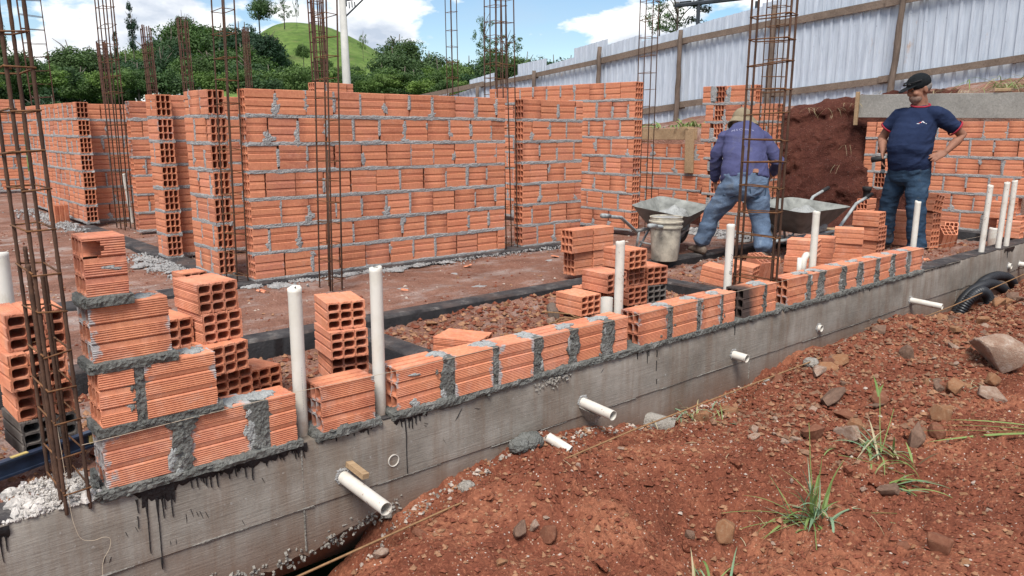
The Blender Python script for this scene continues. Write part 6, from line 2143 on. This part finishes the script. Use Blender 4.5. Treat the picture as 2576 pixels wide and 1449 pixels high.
clump('pale straw lying behind the orange stones', 4.9, 1.82, 4, .2, .3, .012, 13, up=(.0, .1), mats=('blade_dry',), az=-.6, azs=.3)
r = random.Random(9)
for i in range(16):
    x, y = r.uniform(1.5, 4.2), r.uniform(1.0, 2.45)
    a = r.uniform(0, 6.28)
    z = float(front_h(x, y))
    t = thing('dry_root', 'thin dry root or straw lying on the red dirt', 'straw', (x, y, z + .006), (0, 0, a), 'dry straws on the red dirt')
    blade(t, (0, 0, 0), (1, .1, .12), r.uniform(.06, .13), .0035, .5, 'blade_dry', i, True)
# weeds on top of the bank
clump('green weeds on the earth above the low retaining wall', 9.25, 6.75, 60, .10, .24, .030, 20, fn=inner_h, spread=.16, mats=('blade', 'blade'), z=1.22)
clump('smaller green weeds left of them above the retaining wall', 9.25, 7.45, 40, .08, .17, .03, 21, fn=inner_h, spread=.14, mats=('blade', 'blade_blue'), z=1.21)
clump('long grass arching over the bank top at the right edge', 10.9, 3.25, 120, .25, .55, .014, 22, fn=inner_h, spread=.22, mats=('blade', 'blade_dry', 'blade'), up=(.2, .9), droop=(.6, 1.5), z=1.68)
clump('dry thatch hanging on the top of the red bank', 10.6, 5.0, 90, .12, .34, .007, 23, fn=inner_h, spread=.22, mats=('blade_dry',), up=(-.3, .3), z=1.53)
clump('dry thatch on the bank above the grey board', 10.9, 4.0, 90, .12, .34, .007, 24, fn=inner_h, spread=.3, mats=('blade_dry',), up=(-.1, .3), z=1.68)
clump('dry roots on the bank top nearer the toothed wall', 10.1, 5.35, 60, .10, .3, .006, 25, fn=inner_h, spread=.18, mats=('blade_dry',), up=(-.5, .3), z=1.47)
for i, (y, z) in enumerate(((4.95, .75), (4.85, 1.0))):
    t = thing('dry_root', 'thin dry roots hanging from the face of the red bank', 'root', (9.98 - .25 * (y - 4.8), y, z), (0, 0, 0), 'roots in the red bank')
    for k in range(3):
        blade(t, (0, .03 * k - .06, 0), (-.5, random.uniform(-.6, .6), random.uniform(-1, .3)), .16, .003, .8, 'blade_dry', i * 9 + k, True)
# ------------------------------------------------------------------ people
from mathutils.bvhtree import BVHTree
def etube(mb, pts, ra, rb, ref, n=18):
    """elliptical tube: ra along ref (made square to the axis), rb along the third direction; rounded ends"""
    pts = [Vector(p) for p in pts]
    ref = Vector(ref).normalized()
    d0 = (pts[0] - pts[1]).normalized(); d1 = (pts[-1] - pts[-2]).normalized()
    P_ = [pts[0] + d0 * min(ra[0], rb[0]) * .45] + pts + [pts[-1] + d1 * min(ra[-1], rb[-1]) * .45]
    A = [ra[0] * .55] + list(ra) + [ra[-1] * .55]
    B = [rb[0] * .55] + list(rb) + [rb[-1] * .55]
    base = len(mb.v)
    for i, p in enumerate(P_):
        d = (P_[min(i + 1, len(P_) - 1)] - P_[max(i - 1, 0)]).normalized()
        a = ref - d * ref.dot(d)
        a = a.normalized() if a.length > .05 else d.orthogonal().normalized()
        b = d.cross(a)
        for k in range(n):
            t = 2 * math.pi * k / n
            mb.v.append(tuple(p + a * (A[i] * math.cos(t)) + b * (B[i] * math.sin(t))))
    for i in range(len(P_) - 1):
        for k in range(n):
            k2 = (k + 1) % n
            mb.f.append((base + i * n + k, base + i * n + k2, base + (i + 1) * n + k2, base + (i + 1) * n + k))
    mb.f.append(tuple(base + k for k in reversed(range(n))))
    mb.f.append(tuple(base + (len(P_) - 1) * n + k for k in range(n)))
def ball(mb, c, r, rot=None, n=14):
    c = Vector(c)
    m = rot if rot is not None else Matrix.Identity(3)
    base = len(mb.v)
    h = n // 2 + 1
    for i in range(h + 1):
        th = math.pi * i / h
        for k in range(n):
            ph = 2 * math.pi * k / n
            p = Vector((r[0] * math.sin(th) * math.cos(ph), r[1] * math.sin(th) * math.sin(ph), r[2] * math.cos(th)))
            mb.v.append(tuple(c + m @ p))
    for i in range(h):
        for k in range(n):
            k2 = (k + 1) % n
            mb.f.append((base + i * n + k, base + (i + 1) * n + k, base + (i + 1) * n + k2, base + i * n + k2))
def fuse(name, mb, mat, parent, voxel=.010, smooth=6, folds=None):
    me = mb.mesh('tmp')
    o = link('tmp', me)
    bmx = bmesh.new(); bmx.from_mesh(me)
    bmesh.ops.remove_doubles(bmx, verts=bmx.verts[:], dist=1e-5)
    bmx.to_mesh(me)
    md = o.modifiers.new('r', 'REMESH'); md.mode = 'VOXEL'; md.voxel_size = voxel
    sm = o.modifiers.new('s', 'SMOOTH'); sm.iterations = smooth; sm.factor = .5
    dg = bpy.context.evaluated_depsgraph_get()
    out = bpy.data.meshes.new_from_object(o.evaluated_get(dg))
    bpy.data.objects.remove(o)
    out.name = name
    if folds:
        co = np.empty(len(out.vertices) * 3); out.vertices.foreach_get('co', co)
        no = np.empty(len(out.vertices) * 3); out.vertices.foreach_get('normal', no)
        co = co.reshape(-1, 3); no = no.reshape(-1, 3)
        co += no * folds(co)[:, None]
        out.vertices.foreach_set('co', co.reshape(-1))
    out.materials.clear()
    out.materials.append(M[mat])
    out.polygons.foreach_set('use_smooth', [True] * len(out.polygons))
    out.update()
    return link(name, out, parent)
def hand(mb, wrist, direction, palm_n, curl=.35, s=1.0, thumb=1, spread=.16):
    """palm with five separate fingers; palm_n points out of the palm"""
    w = Vector(wrist); d = Vector(direction).normalized()
    pn = Vector(palm_n); pn = (pn - d * pn.dot(d)).normalized()
    sd = d.cross(pn).normalized() * thumb       # towards the thumb
    etube(mb, [w - d * .01, w + d * .035 * s, w + d * .085 * s], [.026 * s, .038 * s, .040 * s], [.020 * s, .016 * s, .013 * s], sd, 12)
    for i, (o, L, a) in enumerate(((.028, .072, 1), (.010, .080, .35), (-.009, .075, -.3), (-.027, .060, -1))):
        b = w + d * .080 * s + sd * o * s
        cur = (d + sd * spread * a).normalized()
        pts = [b]
        for seg in range(3):
            pts.append(pts[-1] + cur * L * s * (.45, .32, .23)[seg])
            cur = (cur + pn * curl * (.5 + .3 * seg)).normalized()
        mb.tube(pts, [.0098 * s, .0094 * s, .0086 * s, .0066 * s], 8)
    b = w + d * .022 * s + sd * .026 * s
    cur = (d * .7 + sd * .65 + pn * .35).normalized()
    p1 = b + cur * .042 * s
    p2 = p1 + (cur + d * .5).normalized() * .032 * s
    mb.tube([b, p1, p2, p2 + (cur + d).normalized() * .018 * s], [.014 * s, .0115 * s, .0105 * s, .007 * s], 8)
def cloth_material(name, lo, hi, fade, sc=5, stain=None):
    m = MT(name, .95, .1)
    v = m.vec('Object')
    n = m.noise(v, sc, 6, .6, .4)
    c = m.ramp(n, [(.3, lo), (.6, hi), (.8, fade)])
    if stain:
        c = m.mix(m.ramp(m.noise(m.vec('Object', loc=(3, 1, 2)), 5.5, 5, .65), [(.57, 0.0), (.72, .75)]), c, stain)
    w = m.noise(v, 240, 2, .5)
    c = m.mix(.25, c, m.ramp(w, [(.3, lo), (.7, fade)]))
    m.col(c)
    m.bump(m.noise(m.vec('Object', (1, 1, 1.6)), 26, 5, .6, .6), .35, .012)
    return m.m
M['skin'] = stained('weathered tan skin', (.27, .130, .085), (.20, .092, .06), .52)
M['shirt_navy'] = cloth_material('navy t-shirt', (.012, .020, .050), (.018, .028, .066), (.032, .045, .09))
M['trim_red'] = simple('red trim', (.30, .030, .048), .9, .1, .15, 20)
M['jeans_dark'] = cloth_material('dark dirty jeans', (.016, .032, .060), (.028, .055, .095), (.070, .105, .15), 5, (.13, .125, .11))
M['jeans_blue'] = cloth_material('faded blue jeans', (.050, .078, .130), (.105, .155, .235), (.26, .32, .40), 8, (.11, .115, .125))
M['shirt_purple'] = cloth_material('faded purple blue long sleeved shirt', (.046, .050, .118), (.068, .072, .158), (.115, .118, .205), 5, (.13, .125, .14))
M['cap'] = simple('black cap cloth', (.010, .012, .014), .9, .15, .3, 30)
M['hat'] = simple('sun bleached khaki hat', (.22, .18, .12), .95, .1, .2, 9, .2)
M['hair'] = simple('greying hair', (.20, .18, .17), .9, .2, .3, 40)
M['beard'] = simple('grey stubble', (.22, .145, .115), .95, .1, .25, 60)
M['shoe'] = simple('dusty work shoe', (.16, .125, .10), .9, .15, .35, 14, .3)
M['eye'] = simple('eye', (.02, .015, .012), .3, .5, .1)
M['logo_white'] = simple('white print', (.55, .55, .58), .9, .1, .1)
M['logo_red'] = simple('red print', (.45, .06, .05), .9, .1, .1)
M['print_pale'] = simple('worn pale print', (.30, .30, .42), .9, .1, .2, 60)
def folds_fn(amp, k, stretch=(1, 1, 3)):
    def f(co):
        u = co[:, 0] + .6 * co[:, 1]
        w = fbm(u, co[:, 2], 3.0, 2, .5, k + 2) * .12
        a = fbm(u * .8 + co[:, 2] * .7 + w, co[:, 2] * 2.0 - u * .6 + w, 6.5, 3, .5, k)
        b = np.abs(fbm(u * 1.2 - co[:, 2] * 1.5 + w, co[:, 2] * 1.2 + u, 5, 2, .5, k + 1))
        return amp * (.7 * a + .9 * (.3 - b))
    return f
def project_print(name, polys, par, target, origin, right, up, look, mat, off=.0035):
    """flat print laid on a cloth surface; polys in metres in the (right, up) plane, cast along look"""
    bvh = BVHTree.FromPolygons([v.co.copy() for v in target.data.vertices], [tuple(p.vertices) for p in target.data.polygons])
    o, r_, u_, l_ = Vector(origin), Vector(right).normalized(), Vector(up).normalized(), Vector(look).normalized()
    V, F = [], []
    for (vs, fs) in polys:
        b = len(V)
        for (x, y) in vs:
            p = o + r_ * x + u_ * y - l_ * .4
            hit = bvh.ray_cast(p, l_)
            q = hit[0] + (-l_) * off if hit[0] is not None else p + l_ * .4
            V.append(tuple(q))
        F += [tuple(i + b for i in f) for f in fs]
    link(name, mesh(name, V, F, M[mat]), par)
def text_polys(body, size):
    c = bpy.data.curves.new('print', 'FONT')
    c.body = body; c.size = size; c.align_x = 'CENTER'
    o = bpy.data.objects.new('tmp', c); COL.objects.link(o)
    dg = bpy.context.evaluated_depsgraph_get()
    me = bpy.data.meshes.new_from_object(o.evaluated_get(dg))
    bpy.data.objects.remove(o)
    bmx = bmesh.new(); bmx.from_mesh(me); bmesh.ops.triangulate(bmx, faces=bmx.faces[:])
    bmx.verts.index_update()
    return [([(v.co.x, v.co.y) for v in bmx.verts], [tuple(q.index for q in f.verts) for f in bmx.faces])]
def face_frame(look):
    f = Vector(look).normalized()
    r_ = f.cross(Vector((0, 0, 1))).normalized()
    u_ = r_.cross(f)
    return Matrix((r_, f, u_)).transposed()   # columns: right, front, up
def head(mb, c, look, s=1.0):
    m = face_frame(look)
    c = Vector(c)
    P_ = lambda x, y, z: c + m @ Vector((x * s, y * s, z * s))
    ball(mb, P_(0, -.012, .025), (.075 * s, .096 * s, .092 * s), m)
    ball(mb, P_(0, .030, -.030), (.063 * s, .062 * s, .085 * s), m)
    ball(mb, P_(0, .052, -.085), (.036 * s, .034 * s, .030 * s), m)       # chin
    ball(mb, P_(0, .084, .030), (.050 * s, .016 * s, .016 * s), m, 10)    # brow
    ball(mb, P_(0, .098, -.010), (.015 * s, .020 * s, .024 * s), m, 10)   # nose
    ball(mb, P_(0, .090, .012), (.010 * s, .016 * s, .026 * s), m, 10)
    for q in (-1, 1):
        ball(mb, P_(.040 * q, .062, -.018), (.024 * s, .024 * s, .022 * s), m, 10)  # cheeks
        ball(mb, P_(.077 * q, -.010, -.005), (.010 * s, .020 * s, .032 * s), m, 10)  # ears
    ball(mb, P_(0, .090, -.052), (.024 * s, .012 * s, .008 * s), m, 10)   # lips
    return m, P_
def shoe(mb, ankle, toe_dir, s=1.0):
    a = Vector(ankle); t = Vector(toe_dir); t.z = 0; t.normalize()
    sd = Vector((-t.y, t.x, 0))
    z0 = Vector((a.x, a.y, 0))
    etube(mb, [z0 - t * .06 + EZ * .04, z0 + t * .02 + EZ * .045, z0 + t * .11 + EZ * .036, z0 + t * .19 + EZ * .028], [.036 * s, .042 * s, .046 * s, .034 * s], [.040, .045, .034, .022], sd, 14)
    etube(mb, [a + EZ * .03, z0 + EZ * .05], [.042, .045], [.045, .05], sd, 12)

# --- the standing man
az2 = R(68.0)
m2 = thing('person', 'standing man in navy t-shirt, black cap and dirty jeans, one hand on his hip', 'person', (8.45, 3.42, -.055), (0, 0, -az2), 'people')
m2.scale = (.985, .985, .985)
del m2['group']
bd = MB()
lookd = (-.80, -.52, -.30)
HC = (.022, .0, 1.668)
hm, HP = head(bd, HC, lookd, 1.17)
etube(bd, [(.055, .03, 1.46), (.045, .02, 1.54), (.03, .005, 1.60)], [.078, .070, .068], [.075, .068, .068], (1, 0, 0))
etube(bd, [(.0, 0, .86), (-.01, -.02, 1.05), (.02, 0, 1.28), (.04, .02, 1.42)], [.18, .19, .19, .17], [.13, .15, .12, .09], (.9, -.45, 0))
for s_, sh, el, wr in ((1, (.245, -.06, 1.405), (.455, .06, 1.215), (.315, -.10, 1.045)), (-1, (-.165, .09, 1.40), (-.285, .15, 1.175), (-.262, .02, 1.03))):
    sh, el, wr = Vector(sh), Vector(el), Vector(wr)
    etube(bd, [sh, sh.lerp(el, .5), el, el.lerp(wr, .35), el.lerp(wr, .75), wr], [.050, .052, .047, .050, .038, .030], [.050, .050, .047, .047, .034, .026], (0, 1, 0), 14)
hand(bd, (.315, -.10, 1.045), (-.80, -.35, -.42), (.25, .75, -.2), .22, 1.08, thumb=-1, spread=.2)
hand(bd, (-.262, .02, 1.03), (.10, -.35, -.9), (.75, -.25, .1), .75, 1.08, thumb=1)
for hip, kn, an in (((-.10, .06, .86), (-.165, .14, .47), (-.165, .27, .09)), ((.10, -.04, .86), (.105, -.09, .47), (.15, -.06, .08))):
    etube(bd, [hip, Vector(hip).lerp(Vector(kn), .5), kn, Vector(kn).lerp(Vector(an), .4), an], [.09, .08, .06, .06, .042], [.09, .08, .06, .06, .042], (1, 0, 0), 12)
fuse('body', bd, 'skin', m2, .0062, 3)
sh_ = MB()
etube(sh_, [(.002, 0, .885), (-.008, -.025, .98), (-.014, -.04, 1.08), (0, -.025, 1.19), (.022, 0, 1.31), (.036, .015, 1.41), (.046, .022, 1.475)], [.205, .215, .220, .214, .212, .192, .115], [.165, .185, .198, .182, .150, .118, .090], (.93, -.36, 0), 24)
for sh, el in (((.215, -.05, 1.415), (.375, .02, 1.290)), ((-.145, .08, 1.41), (-.225, .125, 1.295))):
    etube(sh_, [Vector(sh) * .6 + Vector((.04, .02, 1.42)) * .4, sh, Vector(sh).lerp(Vector(el), .55), el], [.085, .090, .086, .082], [.085, .092, .084, .080], (0, 1, 0), 16)
shirt = fuse('t_shirt', sh_, 'shirt_navy', m2, .0085, 5, folds_fn(.016, 1))
tr = MB()
for c_, dr, ra, rb in (((.375, .02, 1.290), (.78, .34, -.61), .086, .084), ((-.225, .125, 1.295), (-.55, .3, -.78), .086, .084)):
    c_, dr = Vector(c_), Vector(dr).normalized()
    n = 22
    u_ = dr.orthogonal().normalized(); w_ = dr.cross(u_)
    b0 = len(tr.v)
    for off, rr_ in ((.002, .083), (.002, .0865), (.020, .0865), (.022, .076)):
        for k in range(n):
            t_ = 2 * math.pi * k / n
            tr.v.append(tuple(c_ + dr * off + (u_ * math.cos(t_) + w_ * math.sin(t_)) * rr_))
    for i_ in range(3):
        for k in range(n):
            k2 = (k + 1) % n
            tr.f.append((b0 + i_ * n + k, b0 + i_ * n + k2, b0 + (i_ + 1) * n + k2, b0 + (i_ + 1) * n + k))
tr.build('sleeve_trim', M['trim_red'], m2, True)
cl = MB()
ring = [(.048 + .088 * math.cos(a_) , .015 + .080 * math.sin(a_), 1.515 + .022 * math.sin(a_)) for a_ in [2 * math.pi * k / 24 for k in range(25)]]
cl.tube(ring, .0095, 8)
cl.build('collar_trim', M['trim_red'], m2, True)
pn = MB()
etube(pn, [(.002, .0, .955), (.0, .0, .86), (.0, .02, .77)], [.200, .205, .195], [.155, .160, .150], (.93, -.36, 0), 24)
etube(pn, [(-.085, .06, .84), (-.125, .09, .66), (-.165, .14, .47), (-.167, .20, .28), (-.168, .26, .08)], [.115, .105, .086, .082, .088], [.115, .108, .090, .085, .09], (1, 0, 0), 18)
etube(pn, [(.085, -.03, .84), (.098, -.06, .66), (.108, -.09, .47), (.128, -.085, .28), (.15, -.07, .06)], [.122, .115, .096, .090, .098], [.120, .112, .098, .092, .10], (1, 0, 0), 18)
fuse('jeans', pn, 'jeans_dark', m2, .0085, 4, folds_fn(.021, 4))
so = MB()
shoe(so, (.15, -.06, .08), (-.62, -.75, 0))
fuse('shoe', so, 'shoe', m2, .008, 3)
so = MB(); shoe(so, (-.165, .27, .09), (-.75, -.55, 0))
fuse('shoe', so, 'shoe', m2, .008, 3)
for q in (-1, 1):
    e = MB(); ball(e, HP(.031 * q, .083, .012), tuple(1.1 * q_ for q_ in (.011, .010, .006)), hm, 10)
    e.build('eye', M['eye'], m2, True)
be = MB()
ball(be, HP(0, .040, -.060), tuple(1.1 * q_ for q_ in (.064, .064, .055)), hm, 18); ball(be, HP(0, .052, -.088), tuple(1.1 * q_ for q_ in (.040, .040, .034)), hm, 14)
fuse('beard', be, 'beard', m2, .006, 3)
ha = MB()
ball(ha, HP(0, -.026, .018), tuple(1.1 * q_ for q_ in (.082, .090, .070)), hm, 18)
fuse('hair', ha, 'hair', m2, .007, 3)
cp = MB()
ball(cp, HP(0, -.006, .060), tuple(1.1 * q_ for q_ in (.092, .112, .088)), hm, 20)
etube(cp, [HP(0, .06, .048), HP(0, .125, .040), HP(0, .175, .026)], [.078, .074, .050], [.010, .008, .007], hm @ Vector((1, 0, 0)), 16)
capo = fuse('cap', cp, 'cap', m2, .006, 3)
gl = MB()
for q in (-1, 1):
    ball(gl, HP(.034 * q, .104, .072), (.030, .008, .012), hm, 12)
gl.tube([HP(-.09, .02, .088), HP(-.06, .092, .084), HP(.06, .092, .084), HP(.09, .02, .088)], .005, 6)
gl.build('sunglasses', M['rubber'], m2, True)
ld = Vector((.36, .93, 0))
rt = (.93, -.36, 0)
project_print('chest_emblem', [([(-.030, 0), (-.004, .014), (-.008, .0)], [(0, 1, 2)])], m2, shirt, (.075, -.15, 1.335), rt, EZ, ld, 'logo_red')
project_print('chest_emblem', [([(-.010, .001), (.004, .020), (.030, 0), (.018, 0), (.004, .011), (-.004, .001)], [(0, 1, 4, 5), (1, 2, 3, 4)]), ([(-.04, -.004), (.042, -.004), (.042, -.009), (-.04, -.009)], [(0, 1, 2, 3)])], m2, shirt, (.075, -.15, 1.335), rt, EZ, ld, 'logo_white')
dr_ = thing('power_tool', 'small dark hand tool held low in the right hand of the standing man', 'hand tool', (0, 0, 0))
mw = Matrix.Translation((8.45, 3.42, -.055)) @ Matrix.Rotation(-az2, 4, 'Z') @ Matrix.Scale(.985, 4)
tp = lambda x, y, z: mw @ Vector((x, y, z))
MB().tube([tp(-.36, -.03, .955), tp(-.24, -.06, .975)], [.030, .026], 12).build('tool_barrel', M['rubber'], dr_, True)
MB().tube([tp(-.25, -.06, .975), tp(-.215, -.055, .99)], [.017, .015], 10).build('tool_nose', M['tube'], dr_, True)
MB().tube([tp(-.25, -.02, .97), tp(-.245, -.01, .86)], [.018, .020], 10).build('tool_grip', M['rubber'], dr_, True)
pl = MB().box(tp(-.245, -.03, .835), (.05, .04, .035), (.2, .3, .4)).build('tool_battery', M['dark_steel'], dr_)

# --- the bending man, seen from behind
az1 = R(57.5)
m1 = thing('person', 'man in purple-blue shirt, khaki hat and faded jeans bending over, seen from behind', 'person', (6.49, 4.14, .0), (0, 0, -az1))
bd = MB()
hm1, HP1 = head(bd, (.0, .46, 1.215), (-.05, .80, -.6), 1.0)
etube(bd, [(.005, .32, 1.14), (.0, .40, 1.19), (.0, .44, 1.21)], [.075, .066, .064], [.07, .066, .064], (1, 0, 0))
etube(bd, [(.045, 0, .70), (.035, .10, .92), (.02, .25, 1.10), (.01, .33, 1.17)], [.17, .17, .18, .15], [.12, .12, .12, .09], (1, 0, 0))
armsd = (((-.150, .29, 1.10), (-.235, .29, .92), (-.232, .42, .68), (.05, .55, -.85)), ((.180, .29, 1.10), (.345, .25, .88), (.305, .43, .78), (-.35, .7, -.4)))
for sh, el, wr, hd in armsd:
    sh, el, wr = Vector(sh), Vector(el), Vector(wr)
    etube(bd, [sh, sh.lerp(el, .5), el, el.lerp(wr, .4), wr], [.056, .050, .042, .042, .028], [.056, .05, .042, .042, .026], (0, 1, 0), 12)
hand(bd, armsd[0][2], armsd[0][3], (.9, .1, .1), .6, 1.0, thumb=1)
hand(bd, armsd[1][2], armsd[1][3], (-.5, -.3, -.7), .6, 1.0, thumb=1)
for hip, kn, an in (((-.08, .0, .66), (-.235, .08, .38), (-.325, .10, .09)), ((.165, .0, .66), (.205, .0, .36), (.255, -.10, .08))):
    etube(bd, [hip, kn, an], [.085, .06, .042], [.085, .06, .042], (1, 0, 0), 12)
fuse('body', bd, 'skin', m1, .0065, 3)
sh_ = MB()
etube(sh_, [(.045, -.015, .735), (.040, .015, .82), (.032, .08, .94), (.022, .18, 1.06), (.014, .27, 1.14), (.008, .335, 1.195)], [.222, .214, .202, .196, .176, .105], [.165, .168, .165, .155, .135, .10], (1, 0, 0), 26)
for sh, el, wr in (((-.150, .28, 1.105), (-.235, .29, .93), (-.232, .41, .70)), ((.180, .28, 1.105), (.345, .25, .885), (.308, .42, .785))):
    sh, el, wr = Vector(sh), Vector(el), Vector(wr)
    etube(sh_, [sh.lerp(Vector((.01, .28, 1.13)), .4), sh, sh.lerp(el, .5), el, el.lerp(wr, .5), wr], [.082, .080, .070, .062, .054, .045], [.086, .080, .070, .062, .054, .043], (0, 1, 0), 16)
shirt1 = fuse('long_sleeved_shirt', sh_, 'shirt_purple', m1, .0085, 5, folds_fn(.019, 2))
pn = MB()
etube(pn, [(.045, -.015, .79), (.045, -.025, .70), (.045, -.01, .62)], [.205, .215, .205], [.152, .168, .155], (1, 0, 0), 24)
etube(pn, [(-.055, -.01, .66), (-.145, .03, .52), (-.238, .075, .38), (-.285, .09, .22), (-.326, .10, .115)], [.120, .102, .084, .078, .082], [.124, .106, .088, .082, .088], (1, 0, 0), 18)
etube(pn, [(.145, -.01, .66), (.175, -.005, .52), (.208, -.0, .37), (.232, -.05, .22), (.256, -.10, .105)], [.120, .105, .086, .080, .086], [.124, .108, .090, .084, .090], (1, 0, 0), 18)
jeans1 = fuse('jeans', pn, 'jeans_blue', m1, .0085, 4, folds_fn(.021, 5))
# back pockets and seam
pk = [([(-.075, .07), (.075, .085), (.070, -.05), (.0, -.085), (-.065, -.06)], [(0, 1, 2, 3, 4)])]
for cx_ in (-.075, .165):
    for (inset, mat) in ((1.0, 'jeans_dark'), (.90, 'jeans_blue')):
        project_print('back_pocket', [([(x * inset, y * inset) for x, y in pk[0][0]], pk[0][1])], m1, jeans1, (cx_, -.2, .645), EX, EZ, EY, mat, .003 + .002 * (inset < 1))
project_print('seam', [([(-.004, .12), (.004, .12), (.004, -.10), (-.004, -.10)], [(0, 1, 2, 3)])], m1, jeans1, (.045, -.2, .66), EX, EZ, EY, 'jeans_dark', .003)
project_print('bare_skin', [([(-.026, -.008), (-.024, .018), (-.012, .024), (.018, .023), (.027, .012), (.024, -.010)], [(0, 1, 2, 3, 4, 5)])], m1, shirt1, (.135, -.2, .815), EX, EZ, EY, 'skin', .004)
project_print('dark_waistband', [([(-.022, -.028), (-.026, -.008), (.024, -.010), (.022, -.026)], [(0, 1, 2, 3)])], m1, shirt1, (.135, -.2, .815), EX, EZ, EY, 'cap', .004)
project_print('back_print', text_polys('M.S Constru', .040), m1, shirt1, (.0, .10, 1.175), EX, (0, .55, .83), (0, .85, -.5), 'print_pale', .004)
so = MB()
shoe(so, (-.325, .10, .09), (-.55, .80, 0))
fuse('shoe', so, 'shoe', m1, .008, 3)
so = MB(); shoe(so, (.255, -.10, .08), (.25, .95, 0))
fuse('shoe', so, 'shoe', m1, .008, 3)
ht = MB()
ball(ht, (-.01, .455, 1.292), (.100, .120, .105), Matrix.Rotation(R(-24), 3, 'X'), 22)
n = 40
b0 = len(ht.v)
for rad, dz in ((.09, .012), (.120, -.022), (.142, -.062), (.148, -.068), (.142, -.075), (.115, -.036), (.08, -.006)):
    for k in range(n):
        a_ = 2 * math.pi * k / n
        p = Vector((rad * math.cos(a_), rad * 1.12 * math.sin(a_), dz + .018 * math.sin(2 * a_ + .8)))
        p = Matrix.Rotation(R(-20), 3, 'X') @ p
        ht.v.append(tuple(p + Vector((.0, .455, 1.285))))
for i_ in range(6):
    for k in range(n):
        k2 = (k + 1) % n
        ht.f.append((b0 + i_ * n + k, b0 + i_ * n + k2, b0 + (i_ + 1) * n + k2, b0 + (i_ + 1) * n + k))
for k in range(n):
    k2 = (k + 1) % n
    ht.f.append((b0 + 6 * n + k, b0 + 6 * n + k2, b0 + k2, b0 + k))
link('bucket_hat', auto_smooth(ht.mesh('bucket_hat', M['hat']), 60), m1)
